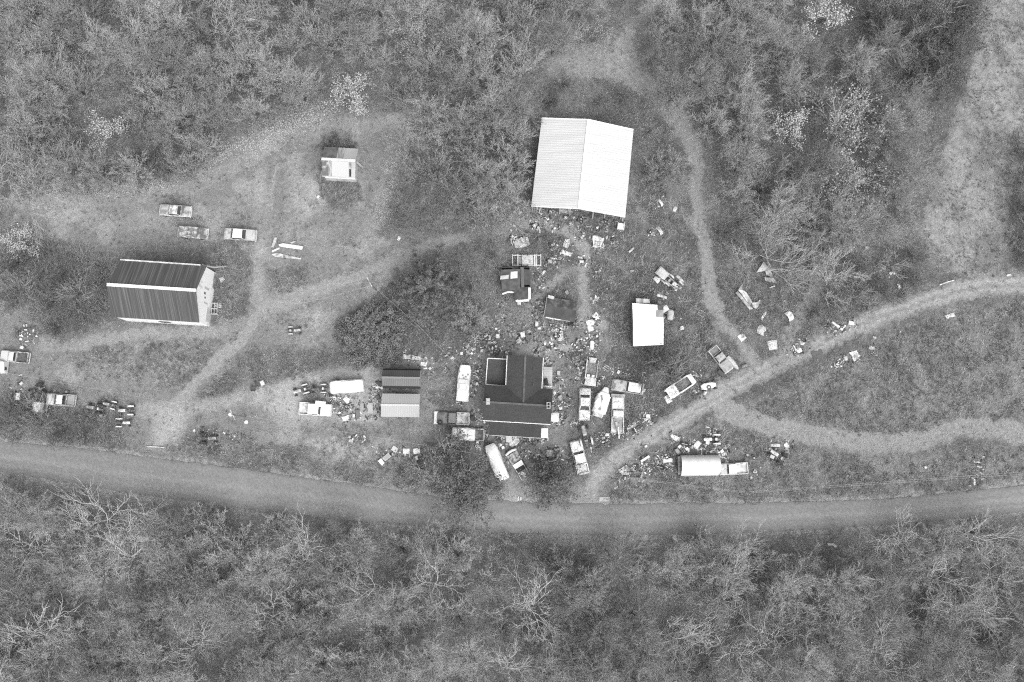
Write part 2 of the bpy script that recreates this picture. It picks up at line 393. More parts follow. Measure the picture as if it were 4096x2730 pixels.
nxg, nyg = len(gx), len(gy)
ii, jj = np.meshgrid(np.arange(nxg - 1), np.arange(nyg - 1), indexing='ij')
q0 = (ii * nyg + jj).ravel()
quads = np.stack([q0, q0 + nyg, q0 + nyg + 1, q0 + 1], 1)
fc = np.stack([cls[quads[:, k]] for k in range(4)], 1)
fcls = np.sort(fc, 1)[:, 2]
relief = (fbm(fxx * 0.8, fyy * 0.8, 3, 1) - 0.5) * 0.10 * core
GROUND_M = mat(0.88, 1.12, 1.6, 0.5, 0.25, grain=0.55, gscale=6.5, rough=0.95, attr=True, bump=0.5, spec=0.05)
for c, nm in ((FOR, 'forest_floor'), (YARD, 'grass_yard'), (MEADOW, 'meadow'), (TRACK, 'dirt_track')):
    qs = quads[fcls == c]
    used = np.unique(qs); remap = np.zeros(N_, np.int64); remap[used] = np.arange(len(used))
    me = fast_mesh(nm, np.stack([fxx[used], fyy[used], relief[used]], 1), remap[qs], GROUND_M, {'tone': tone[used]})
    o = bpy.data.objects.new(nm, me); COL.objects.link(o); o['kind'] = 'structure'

# paved road: a low cambered strip laid over the ground
def resample(pts, n):
    xs = np.linspace(-380, 4480, n); p = np.array(pts, float); return [(x, np.interp(x, p[:, 0], p[:, 1])) for x in xs]
nr, nc = 1000, 26
rt, rb = resample(ROAD_T, nr), resample(ROAD_B, nr)
V, T, tn = [], [], []
RI, RJ = np.meshgrid(np.arange(nr), np.arange(nc + 1), indexing='ij'); RN = .6 * fbm(RI * .02, RJ * .35, 3, 4) + .4 * fbm(RI * .12, RJ * .5, 3, 1)
for i in range(nr):
    e0, e1 = (fbm(np.array([i * 0.13]), np.array([0.3]), 4)[0] - .5) * 16, (fbm(np.array([i * 0.13]), np.array([7.3]), 4)[0] - .5) * 16
    for j in range(nc + 1):
        f = j / nc; v = (rt[i][1] + e0) * (1 - f) + (rb[i][1] + e1) * f
        x, y = P(rt[i][0], v); V.append((x, y, 0.075 + 0.05 * (1 - (2 * f - 1) ** 2)))
        tn.append((0.88 + 0.24 * _rng.random()) * (0.9 + 0.2 * RN[i, j]) * (0.146 + 0.02 * math.exp(-((f - 0.76) / .07) ** 2) + 0.034 * math.exp(-((f - 0.5) / 0.13) ** 2) + 0.01 * math.exp(-((f - 0.2) / .1) ** 2) - 0.020 * max(0, abs(f - .5) - .40) / .10))
for i in range(nr - 1):
    for j in range(nc): a = i * (nc + 1) + j; T.append((a, a + 1, a + nc + 2, a + nc + 1))
me = fast_mesh('road', V, T, mat(1.0, None, grain=0.16, gscale=4.0, rough=0.9, attr=True, bump=0.1, spec=0.1), {'tone': np.array(tn)})
ro = bpy.data.objects.new('road', me); COL.objects.link(ro); ro['kind'] = 'structure'

def sample_map(m, n, seed, ymin=-43, ymax=87):
    """n random spots on the ground drawn where the map m is high"""
    r = np.random.default_rng(seed); px_, py_ = [], []
    M2 = np.where(core, m, 0).reshape(nxg, nyg); got = 0
    while got < n:
        x = r.uniform(-99, 99, n * 2); y = r.uniform(ymin, ymax, n * 2)
        i = np.clip(np.searchsorted(gx, x), 0, nxg - 1); j = np.clip(np.searchsorted(gy, y), 0, nyg - 1)
        ok = r.random(n * 2) < M2[i, j]
        u, v = proj(x, y); ok &= (u > -120) & (u < 4216) & (v > -120) & (v < 2850)
        rt_ = np.interp(u, [p[0] for p in ROAD_T], [p[1] for p in ROAD_T]); rb_ = np.interp(u, [p[0] for p in ROAD_B], [p[1] for p in ROAD_B])
        ok &= ~((v > rt_ + 3) & (v < rb_ - 3))
        px_.append(x[ok]); py_.append(y[ok]); got += ok.sum()
    return np.concatenate(px_)[:n], np.concatenate(py_)[:n], r

def stuff(name, V, T, m, label, cat):
    me = fast_mesh(name, V, T, m); o = bpy.data.objects.new(name, me); COL.objects.link(o)
    return tag(o, label, cat, kind='stuff')

def blades(m, n, seed, h0, h1, lean, wd, per):
    """tufts of bent stalks: every stalk two narrow triangles"""
    x, y, r = sample_map(m, n, seed)
    x = np.repeat(x, per) + r.normal(0, 0.10, n * per); y = np.repeat(y, per) + r.normal(0, 0.10, n * per)
    k = n * per; h = r.uniform(h0, h1, k); a = r.uniform(0, 2 * PI, k); l = r.uniform(0.3, 1.0, k) * lean
    dx, dy = np.cos(a), np.sin(a); px_, py_ = -dy * wd, dx * wd
    b0 = np.stack([x - px_, y - py_, np.zeros(k)], 1); b1 = np.stack([x + px_, y + py_, np.zeros(k)], 1)
    mid = np.stack([x + dx * l * .45, y + dy * l * .45, h * .75], 1); m1 = mid + np.stack([px_ * .7, py_ * .7, 0 * h], 1); m0 = mid - np.stack([px_ * .7, py_ * .7, 0 * h], 1)
    tip = np.stack([x + dx * l, y + dy * l, h], 1)
    V = np.stack([b0, b1, m1, m0, tip], 1).reshape(-1, 3); o = np.arange(k) * 5
    T = np.concatenate([np.stack([o, o + 1, o + 2], 1), np.stack([o, o + 2, o + 3], 1), np.stack([o + 3, o + 2, o + 4], 1)])
    return V, T
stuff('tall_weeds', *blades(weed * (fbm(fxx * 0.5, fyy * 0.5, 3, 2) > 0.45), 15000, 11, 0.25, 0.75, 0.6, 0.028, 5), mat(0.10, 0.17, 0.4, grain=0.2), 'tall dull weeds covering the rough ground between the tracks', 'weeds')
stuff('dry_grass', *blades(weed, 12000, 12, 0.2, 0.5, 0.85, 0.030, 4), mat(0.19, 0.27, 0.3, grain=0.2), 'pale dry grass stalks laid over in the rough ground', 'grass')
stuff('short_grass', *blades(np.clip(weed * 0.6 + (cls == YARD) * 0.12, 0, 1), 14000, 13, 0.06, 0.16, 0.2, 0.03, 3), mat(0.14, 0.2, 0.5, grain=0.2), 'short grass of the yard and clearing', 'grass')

def leaves(m, n, seed, s0, s1, zmax):
    x, y, r = sample_map(m, n, seed); k = n
    s = r.uniform(s0, s1, k); a = r.uniform(0, 2 * PI, k); z = 0.03 + r.random(k) ** 2 * zmax
    dx, dy = np.cos(a) * s, np.sin(a) * s; tz = r.uniform(-.4, .4, k) * s
    c = np.stack([x, y, z + 0.04], 1)
    A = c + np.stack([dx, dy, tz], 1); B = c + np.stack([-dy * .6, dx * .6, -tz * .5], 1); C_ = c - np.stack([dx, dy, tz], 1); D = c + np.stack([dy * .6, -dx * .6, tz * .5], 1)
    V = np.stack([A, B, C_, D], 1).reshape(-1, 3); T = np.arange(k * 4).reshape(-1, 4)
    return V, T
stuff('fallen_leaves', *leaves(litter * 0.9, 52000, 21, 0.05, 0.13, 0.12), mat(0.15, 0.3, 2.0, grain=0.3), 'light fallen leaves scattered over the woodland floor and its edges', 'leaves')
ledge = np.exp(-(np.minimum(line_dist([(230,765),(400,757),(640,742),(800,685),(960,575),(1100,515),(1250,465)], WU, WV), line_dist([(1700,440),(1640,540),(1570,680),(1530,860)], WU, WV)) / 22) ** 2)
stuff('leaf_drift', *leaves(np.clip(ledge + 0.8 * np.exp(-(line_dist([(1010,600),(1180,480),(1300,450)], WU, WV) / 40) ** 2), 0, 1), 9000, 22, 0.05, 0.11, 0.2), mat(0.26, 0.42, 2.0, grain=0.3), 'pale drift of leaves along the edge of the upper clearing', 'leaves')

def twigs(m, n, seed, ln0, ln1, zmax, wd):
    x, y, r = sample_map(m, n, seed); k = n
    a = r.uniform(0, 2 * PI, k); l = r.uniform(ln0, ln1, k); z0 = r.uniform(0.05, zmax * .5, k); z1 = z0 + r.uniform(0.1, zmax * .6, k)
    dx, dy = np.cos(a), np.sin(a); qx, qy = -dy * wd, dx * wd
    A = np.stack([x - qx, y - qy, z0], 1); B = np.stack([x + qx, y + qy, z0], 1); C_ = np.stack([x + dx * l, y + dy * l, z1], 1)
    D = np.stack([x, y, z0 + wd * 2], 1)
    V = np.stack([A, B, C_, D], 1).reshape(-1, 3); o = np.arange(k) * 4
    return V, np.concatenate([np.stack([o, o + 1, o + 2], 1), np.stack([o, o + 3, o + 2], 1), np.stack([o + 1, o + 3, o + 2], 1)])
stuff('undergrowth', *twigs(brush, 150000, 31, 0.5, 1.7, 3.2, 0.020), mat(0.20, 0.34, 0.25, grain=0.3), 'tangled bare undergrowth and brush on the woodland floor', 'undergrowth')
# ------------------------------------------------------------------ buildings
def quadz(px4, z): return [P3(u, v, z) for u, v in px4]
def lerp(a, b, t): return tuple(a[i] * (1 - t) + b[i] * t for i in range(3))
def mid(a, b, z=None):
    q = lerp(a, b, 0.5); return (q[0], q[1], q[2] if z is None else z)
def lift(p, z): return (p[0], p[1], z)
def slope(mb, a, b, c, d, th=0.10):
    """roof slope a-b-c-d with thickness"""
    return mb.prism([(q[0], q[1], q[2] - th) for q in (a, b, c, d)], [a, b, c, d])
def inset4(q, d):
    c = lerp(lerp(q[0], q[1], .5), lerp(q[2], q[3], .5), .5); r_ = []
    for p in q:
        L = math.hypot(p[0] - c[0], p[1] - c[1]); r_.append(lerp(p, c, d * 1.4 / L))
    return r_
def beam(mb, a, b, wd, h):
    a, b = Vector(a), Vector(b); d = (b - a); n = Vector((-d.y, d.x, 0)).normalized() * wd / 2
    bot = [a - n, b - n, b + n, a + n]
    return mb.prism([tuple(q) for q in bot], [(q[0], q[1], q[2] + h) for q in bot])
def centre(q, z=0): return (sum(p[0] for p in q) / 4, sum(p[1] for p in q) / 4, z)

def gable(name, label, cat, px4, eave, rise, axis, roofm, wallm, inset=0.35, cap=None, gutters=None, extra_slope=None):
    """eave corners NW, NE, SE, SW as the photograph shows them; ridge runs EW or NS"""
    A, B, C_, D = quadz(px4, eave)
    root = empty(name, centre([A, B, C_, D]), label, cat)
    if axis == 'EW': r0, r1 = mid(A, D, eave + rise), mid(B, C_, eave + rise); S1, S2 = (A, B, r1, r0), (r0, r1, C_, D)
    else: r0, r1 = mid(A, B, eave + rise), mid(D, C_, eave + rise); S1, S2 = (A, r0, r1, D), (r0, B, C_, r1)
    m = MB(); slope(m, *S1); rf = obj('roof', m, roofm, root, True, smooth=False)
    if extra_slope is None: extra_slope = roofm
    m2 = MB(); slope(m2, *S2); obj('roof', m2, extra_slope, root, True, smooth=False)
    if cap is not None:
        m = MB(); beam(m, lift(r0, eave + rise - .05), lift(r1, eave + rise - .05), cap[1], 0.11); obj('ridge_cap', m, cap[0], rf).location = (0, 0, 0)
        c_ = rf.children[0]; c_.data.transform(Matrix.Translation(-Vector(root.location)))
    q = inset4([A, B, C_, D], inset)
    a, b, c, d = q
    k = rise / (math.dist(A[:2], D[:2]) / 2 if axis == 'EW' else math.dist(A[:2], B[:2]) / 2)
    ze = eave - 0.13 + inset * k
    w_ = MB()
    if axis == 'EW':
        w_.add([lift(p, 0) for p in (a, d)] + [lift(d, ze), lift(mid(a, d), eave + rise - .13), lift(a, ze)] +
               [lift(p, 0) for p in (b, c)] + [lift(c, ze), lift(mid(b, c), eave + rise - .13), lift(b, ze)],
               [(0, 1, 2, 3, 4), (9, 8, 7, 6, 5), (1, 6, 7, 2), (0, 4, 9, 5), (2, 7, 8, 3), (3, 8, 9, 4)])
    else:
        w_.add([lift(p, 0) for p in (a, b)] + [lift(b, ze), lift(mid(a, b), eave + rise - .13), lift(a, ze)] +
               [lift(p, 0) for p in (d, c)] + [lift(c, ze), lift(mid(d, c), eave + rise - .13), lift(d, ze)],
               [(0, 1, 2, 3, 4), (9, 8, 7, 6, 5), (1, 6, 7, 2), (0, 4, 9, 5), (2, 7, 8, 3), (3, 8, 9, 4)])
    wo = obj('wall', w_, wallm, root, True, smooth=False)
    return root, (A, B, C_, D), (a, b, c, d), (r0, r1), wo
def on_wall(root, name, m, p, q, s0, s1, z0, z1, out=0.03, parent=None):
    """a panel on the wall line p-q from fraction s0 to s1 between heights z0 and z1"""
    a, b = lerp(lift(p, 0), lift(q, 0), s0), lerp(lift(p, 0), lift(q, 0), s1)
    d = Vector((b[0] - a[0], b[1] - a[1], 0)).normalized(); n = Vector((d.y, -d.x, 0)) * out
    mb = MB(); bot = [(a[0] - n.x * .3, a[1] - n.y * .3, z0), (b[0] - n.x * .3, b[1] - n.y * .3, z0), (b[0] + n.x, b[1] + n.y, z0), (a[0] + n.x, a[1] + n.y, z0)]
    mb.prism(bot, [(t[0], t[1], z1) for t in bot])
    return obj(name, mb, m, root, True, smooth=False)

WHITE_TIN = mat(0.74, 0.70, 0.15, grain=0.03, rough=0.45)
# --- open white-roofed pole barn
A, B, C_, D = quadz([(2167,473),(2534,519),(2501,869),(2125,826)], 4.6)
pole_barn = empty('pole_barn', centre([A, B, C_, D]), 'large pole barn with bright white metal roof, open at its lower end', 'barn')
def rib_slope(mb, e0, r0, r1, e1, n, amp=0.02):
    """a metal slope with standing ribs running from eave to ridge"""
    def fn(u, v):
        s = u * n; k = s % 1.0
        a, b = lerp(e0, e1, u), lerp(r0, r1, u); q = lerp(a, b, v)
        return (q[0], q[1], q[2] + (amp if k < 0.26 else 0))
    return mb.surf(fn, n * 4, 2, 0.05)
rN, rS = mid(A, B, 6.7), mid(D, C_, 6.7)
wt = mat(0.40, 0.50, 0.5, thr=.5, soft=.2, stretch=(.12, 2.2, 1), grain=0.03, rough=0.4, wave=(0.55, 'Y', 0.025))
m = MB(); rib_slope(m, A, rN, rS, D, 38); obj('roof', m, wt, pole_barn, True, smooth=False)
m = MB(); rib_slope(m, B, rN, rS, C_, 38); obj('roof', m, mat(0.41, 0.51, 0.5, thr=.5, soft=.2, stretch=(.12, 2.2, 1), grain=0.03, rough=0.4, wave=(0.55, 'Y', 0.025)), pole_barn, True, smooth=False)
m = MB(); beam(m, rN, rS, 0.45, 0.09); obj('ridge_cap', m, mat(0.85, grain=0.02), pole_barn, True)
for a, b in ((A, rN), (rN, B), (D, rS), (rS, C_)):
    m = MB(); beam(m, lift(a, a[2] - .22), lift(b, b[2] - .22), 0.14, 0.27); obj('fascia', m, mat(0.85, grain=0.02), pole_barn, True)
ia, ib, ic, id_ = inset4([A, B, C_, D], 0.5)
for p, q, h in ((ia, ib, 4.5), (ib, ic, 4.35), (ia, id_, 4.35)):
    m = MB(); beam(m, lift(p, 0), lift(q, 0), 0.08, h); obj('wall', m, mat(0.3, 0.4, 0.4), pole_barn, True, smooth=False)
for u, v in [(2129,841),(2148,842),(2238,856),(2278,858),(2369,876),(2417,873),(2488,888)]:
    x, y = P(u, v, 0); x2, y2 = P(u - 1, v - 22, 4.4)
    m = MB(); m.tube([(x, y, 0), (x * .6 + x2 * .4, y * .6 + y2 * .4 + .4, 4.5)], [0.13, 0.11], 6); obj('post', m, mat(0.3, 0.42, 2), pole_barn, True)
m = MB()
for i in range(4):
    a, b = lerp(id_, ic, i / 4), lerp(id_, ic, (i + .6) / 4)
    beam(m, (a[0], a[1] + 1.5, 0), (b[0], b[1] + 1.0, 0), 0.8, 0.8 + .3 * (i % 2))
obj('stored_lumber', m, mat(0.12, 0.3, 0.7, thr=.5), pole_barn, True, smooth=False)

# --- streaked barn with white gable
streak = lambda v, v2: mat(v, v2, 1.1, thr=0.56, soft=0.12, grain=0.35, gscale=2.2, stretch=(4.5, 0.07, 0.07), rough=0.7)
wwall = mat(1.15, 0.5, 0.7, thr=0.68, soft=0.06, grain=0.06, gscale=4, stretch=(1, 1, .3))
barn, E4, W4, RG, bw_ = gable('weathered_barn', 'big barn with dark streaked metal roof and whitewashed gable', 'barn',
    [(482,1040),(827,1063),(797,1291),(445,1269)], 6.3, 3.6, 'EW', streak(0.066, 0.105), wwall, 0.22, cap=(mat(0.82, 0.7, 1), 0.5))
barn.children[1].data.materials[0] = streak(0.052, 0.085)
m = MB(); beam(m, lift(lerp(E4[0], E4[1], .0), 6.32), lift(lerp(E4[0], E4[1], .93), 6.32), 0.22, 0.12); obj('gutter', m, mat(0.7, 0.3, 1.5), barn, True)
m = MB(); p = lerp(E4[0], E4[1], .95); m.tube([lift(p, 6.2), (p[0] + .9, p[1] + .3, 3), (p[0] + 2.2, p[1] + 1.0, .2)], 0.14, 6); obj('downspout', m, mat(0.3), barn, True)
e0, e1 = W4[1], W4[2]
on_wall(barn, 'door', mat(0.62, 0.5, 2), e1, e0, .06, .32, 0, 2.6)
on_wall(barn, 'window', GLASS(), e1, e0, .52, .56, 4.3, 5.0); on_wall(barn, 'window', GLASS(), e1, e0, .45, .48, 4.0, 4.6)
on_wall(barn, 'hatch', mat(0.55, 0.4, 2), e1, e0, .62, .66, 2.8, 5.2, .02); on_wall(barn, 'hatch', mat(0.55, 0.4, 2), e1, e0, .36, .39, 2.6, 4.6, .02)
on_wall(barn, 'stain_board', mat(0.14, 0.3, 1), e1, e0, .70, .98, 0, 1.3, .05)
on_wall(barn, 'opening', mat(0.05), W4[3], W4[2], .45, .58, 1.6, 3.2)
m = MB(); x, y = P(858, 1238)
for i in range(3): m.box((x, y + (i - 1) * .9, 0), (1.5, .1, .9), 0)
for i in range(4): m.box((x - .7 + i * .47, y, .9), (.08, 2.0, .06))
obj('pen', m, mat(0.35, 0.5, 2), barn, True, smooth=False)

# --- tin-roofed shack
tin = mat(0.30, 0.24, 0.5, grain=0.08, rough=0.55)
shack, E4, W4, RG, _ = gable('tin_shack', 'small leaning shack with pale tin roof and dark missing panels', 'shed',
    [(1298,588),(1434,596),(1421,714),(1288,707)], 3.2, 1.5, 'EW', tin, mat(0.6, 0.3, 1.2), 0.2)
shack.children[0].data.materials[0] = mat(0.27, 0.32, .5, grain=.08)
def roof_patch(root, name, m, e0, e1, r0, r1, s0, s1, t0, t1, h=0.03, th=0.02):
    q = [lerp(lerp(e0, e1, s), lerp(r0, r1, s), t) for s, t in ((s0, t0), (s1, t0), (s1, t1), (s0, t1))]
    mb = MB(); slope(mb, *[(p[0], p[1], p[2] + h) for p in q], th=th); return obj(name, mb, m, root, True, smooth=False)
nA, nB, nC, nD = E4; r0, r1 = RG
roof_patch(shack, 'roof_panel', mat(0.075, 0.12, 1.2), nA, nB, r0, r1, .0, .42, .0, .97)
roof_patch(shack, 'roof_panel', mat(0.16, 0.30, 1.0, stretch=(5, .3, 1)), nA, nB, r0, r1, .42, .62, .0, .97, .05)
roof_patch(shack, 'roof_panel', mat(0.09, 0.3, 1.2, thr=.55), nD, nC, r0, r1, .0, .2, .05, .92)
roof_patch(shack, 'roof_panel', mat(0.14, 0.36, 1.2, stretch=(6, .3, 1)), nD, nC, r0, r1, .2, .3, .05, .92, .05)
roof_patch(shack, 'roof_panel', mat(0.34, grain=0.04), nD, nC, r0, r1, .3, .8, .03, .95, .06)
roof_patch(shack, 'roof_hole', mat(0.02), nD, nC, r0, r1, .82, .88, .07, .5, .05)
roof_patch(shack, 'roof_panel', mat(0.12, 0.4, 1.2, thr=.5), nD, nC, r0, r1, .82, .88, .52, .93, .055)
m = MB(); beam(m, lift(r0, r0[2]), lift(r1, r1[2]), .45, .1); obj('ridge_board', m, mat(0.42, 0.7, 3, thr=.6), shack, True)
m = MB(); beam(m, lift(lerp(nD, nC, .1), 2.9), lift(nC, 2.9), .3, .25); obj('trim_board', m, mat(0.8, 0.6, 2), shack, True)
m = MB(); a, b = P3(1426, 649, 3.2), P3(1453, 672, 0.1); beam(m, a, b, .35, .06); obj('prop_board', m, mat(0.5), shack, True)
m = MB(); a, b = P3(1287, 690, 3.0), P3(1280, 716, 0.1); beam(m, a, b, .35, .06); obj('prop_board', m, mat(0.45), shack, True)

# --- farmhouse
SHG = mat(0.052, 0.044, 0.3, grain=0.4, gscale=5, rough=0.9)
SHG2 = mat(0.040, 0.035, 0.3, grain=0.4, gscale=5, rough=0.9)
HT = mat(0.75, 0.5, 3, thr=.6)
HW = mat(0.55, 0.45, 1)
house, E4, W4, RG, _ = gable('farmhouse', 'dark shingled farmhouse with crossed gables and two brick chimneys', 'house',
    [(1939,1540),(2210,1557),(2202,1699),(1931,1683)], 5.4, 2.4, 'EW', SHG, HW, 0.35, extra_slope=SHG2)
A, B, C_, D = E4
m = MB(); beam(m, lift(D, 5.28), lift(C_, 5.28), .13, .16); obj('gutter', m, HT, house, True)
m = MB(); beam(m, lift(RG[0], RG[0][2] - .03), lift(RG[1], RG[1][2] - .03), .3, .06); obj('ridge_cap', m, mat(0.085, .06, 1), house, True)
# north wing
a, b, c, d = quadz([(2030,1423),(2172,1432),(2164,1600),(2022,1592)], 5.4)
n0 = mid(a, b, 7.5); s0_ = mid(d, c, 7.5); s0_ = (s0_[0], s0_[1] - 0.9, 7.5)
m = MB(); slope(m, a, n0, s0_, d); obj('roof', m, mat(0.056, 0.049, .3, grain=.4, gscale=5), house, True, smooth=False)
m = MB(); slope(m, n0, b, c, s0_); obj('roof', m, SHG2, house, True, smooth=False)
m = MB(); beam(m, lift(n0, 7.47), lift(s0_, 7.47), .3, .06); obj('ridge_cap', m, mat(0.09, .06, 1), house, True)
m = MB(); q = inset4([a, b, c, d], .35); m.prism([lift(p, 0) for p in q], [lift(p, 5.25) for p in q])
m.prism([lift(q[0], 5.25), lift(q[1], 5.25), lift(q[1], 5.3)], [lift(p, 5.3) for p in (q[0], q[1], q[1])]) ; obj('wall', m, HW, house, True, smooth=False)
m = MB(); nn = mid(q[0], q[1], 7.2); m.prism([lift(q[0], 5.26), lift(q[1], 5.26), nn], [(p[0], p[1] - .1, p[2]) for p in (lift(q[0], 5.26), lift(q[1], 5.26), nn)]); obj('gable_wall', m, HW, house, True, smooth=False)
for p_, q_ in ((a, d), (b, c)):
    m = MB(); e = lerp(p_, q_, .70 if p_ is a else .74); s_ = -.06 if p_ is a else .06
    beam(m, (p_[0] + s_, p_[1], 5.28), (e[0] + s_, e[1], 5.28), .12, .16); obj('gutter', m, HT, house, True)
# low flat roof in the corner
f = quadz([(1951,1434),(2028,1438),(2022,1545),(1943,1538)], 3.3)
m = MB(); m.prism([lift(p, 3.1) for p in f], f); obj('porch_roof', m, mat(0.048, .042, .4, grain=.4, gscale=5), house, True, smooth=False)
m = MB(); q = inset4(f, .3); m.prism([lift(p, 0) for p in q], [lift(p, 3.08) for p in q]); obj('porch_wall', m, HW, house, True, smooth=False)
for i, j in ((0, 1), (3, 0), (3, 2)):
    m = MB(); p_, q_ = f[i], f[j]; s_ = (0, .0)
    beam(m, lift(p_, 3.2), lift(q_, 3.2), .14, .2); obj('gutter', m, HT, house, True)
# south porch
f = quadz([(1962,1688),(2166,1702),(2163,1753),(1958,1741)], 2.9)
m = MB(); m.prism([lift(p, z - .1) for p, z in zip(f, (3.5, 3.5, 2.9, 2.9))], [lift(p, z) for p, z in zip(f, (3.5, 3.5, 2.9, 2.9))]); obj('porch_roof', m, SHG2, house, True, smooth=False)
m = MB(); beam(m, lift(f[3], 2.72), lift(f[2], 2.72), .12, .14); obj('gutter', m, HT, house, True)
for k in range(5):
    p_ = lerp(f[3], f[2], .02 + k * .24); m = MB(); m.box((p_[0], p_[1] + .3, 0), (.16, .16, 2.7)); obj('porch_post', m, HT, house, True)
f2 = quadz([(2165,1714),(2192,1714),(2192,1753),(2164,1753)], 2.95)
m = MB(); m.prism([lift(p, 2.8) for p in f2], f2); o = obj('porch_cover', m, mat(0.72, .6, .8), house, True, smooth=False)
m = MB()
for p_ in f2: m.box((p_[0] * .97 + f2[0][0] * .03, p_[1], 0), (.1, .1, 2.79))
obj('cover_posts', m, HT, house, True)
# deck in the other corner
f = quadz([(2175,1468),(2210,1470),(2208,1552),(2170,1550)], 1.0)
dk = mat(0.36, 0.28, .8, grain=.1, wave=(1.1, 'Y', .15))
m = MB(); m.prism([lift(p, .8) for p in f], f); obj('deck', m, dk, house, True, smooth=False)
m = MB(); beam(m, lift(lerp(f[3], f[0], .05), 1.0), lift(lerp(f[2], f[1], .05), 1.0), .12, .8); obj('deck_rail', m, HT, house, True, smooth=False)
m = MB(); x, y = P(2185, 1530, 1.0); m.box((x, y, 1.0), (.55, 1.2, .5), .15, .06); m.box((x, y + .3, 1.5), (.4, .35, .3), .15, .05); obj('deck_grill', m, mat(0.04), house, True)
# chimneys
for u, v, dark in ((1952,1607,False),(2194,1623,True)):
    x, y = P(u, v, 8.2); m = MB(); m.box((x, y, 5.5), (.52, .92, 2.9)); m.box((x, y, 8.4), (.62, 1.02, .12)); ch = obj('chimney', m, mat(0.22, 0.3, 4, grain=.2), house, True, smooth=False)
    for s_ in (-.22, .22):
        m = MB(); m.box((x, y + s_, 8.52), (.34, .34, .025 if dark else .05)); fl = obj('flue', m, mat(0.01 if dark else .3), ch, False)
        fl.data.transform(Matrix.Translation(-Vector(house.location)))
for s_ in (.12, .3, .62, .85):
    on_wall(house, 'window', GLASS(), W4[3], W4[2], s_, s_ + .07, 3.6, 4.9)
    on_wall(house, 'window', GLASS(), W4[3], W4[2], s_, s_ + .07, .9, 2.2)
on_wall(house, 'door', mat(0.3), W4[3], W4[2], .46, .54, .2, 2.2)
for s_ in (.25, .65): on_wall(house, 'window', GLASS(), W4[0], W4[3], s_, s_ + .12, 3.4, 4.8); on_wall(house, 'window', GLASS(), W4[2], W4[1], s_, s_ + .12, 3.4, 4.8)
for s_ in (.25, .6): on_wall(house, 'roof_vent', mat(.16), lerp(n0, b, .5), lerp(s0_, c, .5), s_, s_ + .05, 6.2, 6.9)

# --- gambrel shed and grey garage
G = quadz([(1534,1475),(1683,1477),(1683,1556),(1531,1553)], 2.7)
gsh = empty('gambrel_shed', centre(G), 'dark ribbed shed with gambrel roof beside the pale garage', 'shed')
A, B, C_, D = G
def at_(t, z): return lerp(A, D, t)[:2] + (z,), lerp(B, C_, t)[:2] + (z,)
prof = [(0.0, 2.7), (.10, 3.7), (.5, 4.6), (.90, 3.7), (1.0, 2.7)]
mts = [mat(0.03, grain=.1), mat(0.062, 0.05, .4, wave=(1.05, 'X', .25), grain=.1), mat(0.13, 0.115, .4, wave=(1.05, 'X', .22), grain=.1), mat(0.028, grain=.1)]  # light from the south put into the tones: north upper slope darker
for k in range(4):
    (a, b), (d, c) = at_(*prof[k]), at_(*prof[k + 1]); m = MB(); slope(m, a, b, c, d, .06); obj('roof', m, mts[k], gsh, True, smooth=False)
m = MB(); w0, w1 = at_(.5, 4.6); beam(m, w0, w1, .3, .06); obj('ridge_cap', m, mat(.16), gsh, True)
m = MB(); q = inset4(G, .25)
def prq(p, s_): return [lift(lerp(p, s_, t), z) for t, z in ((0, 0), (1, 0), (1, 2.6), (.88, 3.5), (.5, 4.45), (.12, 3.5), (0, 2.6))]
m.prism(prq(q[0], q[3]), prq(q[1], q[2])); obj('wall', m, mat(0.16, 0.1, 1), gsh, True, smooth=False)
on_wall(gsh, 'door', mat(.08), q[3], q[2], .3, .5, 0, 2.0); on_wall(gsh, 'window', GLASS(), q[3], q[2], .65, .75, 1.1, 1.9)
m = MB(); e0, e1 = lerp(q[1], q[2], -.02), lerp(q[1], q[2], 1.02); beam(m, (e0[0] + .12, e0[1], .1), (e1[0] + .12, e1[1], .1), .05, 2.4); obj('side_panel', m, mat(.3), gsh, True, smooth=False)
garage, E4, W4, RG, _ = gable('pale_garage', 'light grey ribbed metal garage below the gambrel shed', 'garage',
    [(1529,1575),(1681,1577),(1678,1670),(1524,1668)], 2.7, 0.9, 'EW', mat(0.29, 0.275, .3, grain=.04, wave=(1.05, 'X', .12)), mat(.35, .25, 1), 0.2, cap=(mat(.42), .3),
    extra_slope=mat(0.30, 0.285, .3, grain=.04, wave=(1.05, 'X', .12)))
on_wall(garage, 'door', mat(.5, .4, 1), W4[3], W4[2], .12, .45, 0, 2.1); on_wall(garage, 'door', mat(.5, .4, 1), W4[3], W4[2], .55, .88, 0, 2.1)
on_wall(garage, 'side_door', mat(.2), W4[2], W4[1], .4, .6, 0, 2.0)

# --- white tin shed
wshed, E4, W4, RG, _ = gable('white_tin_shed', 'white tin roofed shed with a grey patch and torn corner', 'shed',
    [(2529,1213),(2652,1222),(2654,1380),(2533,1386)], 2.9, 0.5, 'EW', mat(0.80, 0.84, .5, grain=.02, rough=.5), mat(.4, .2, 1), 0.2, extra_slope=mat(0.72, .70, .5, grain=.02, wave=(1.2, 'X', .05)))
A, B, C_, D = E4
roof_patch(wshed, 'roof_panel', mat(0.25, 0.2, 1.5, wave=(2, 'X', .2)), A, B, *RG, .76, 1.0, .28, .62, .03)
roof_patch(wshed, 'roof_hole', mat(0.09, .05, 2), A, B, *RG, .82, 1.01, -.02, .27, .03)
q = quadz([(2543,1194),(2598,1197),(2600,1214),(2545,1214)], 2.3); m = MB(); m.prism([lift(p, 2.2) for p in q], q); obj('lean_roof', m, mat(.42, .18, .9, stretch=(2, .5, 1)), wshed, True, smooth=False)
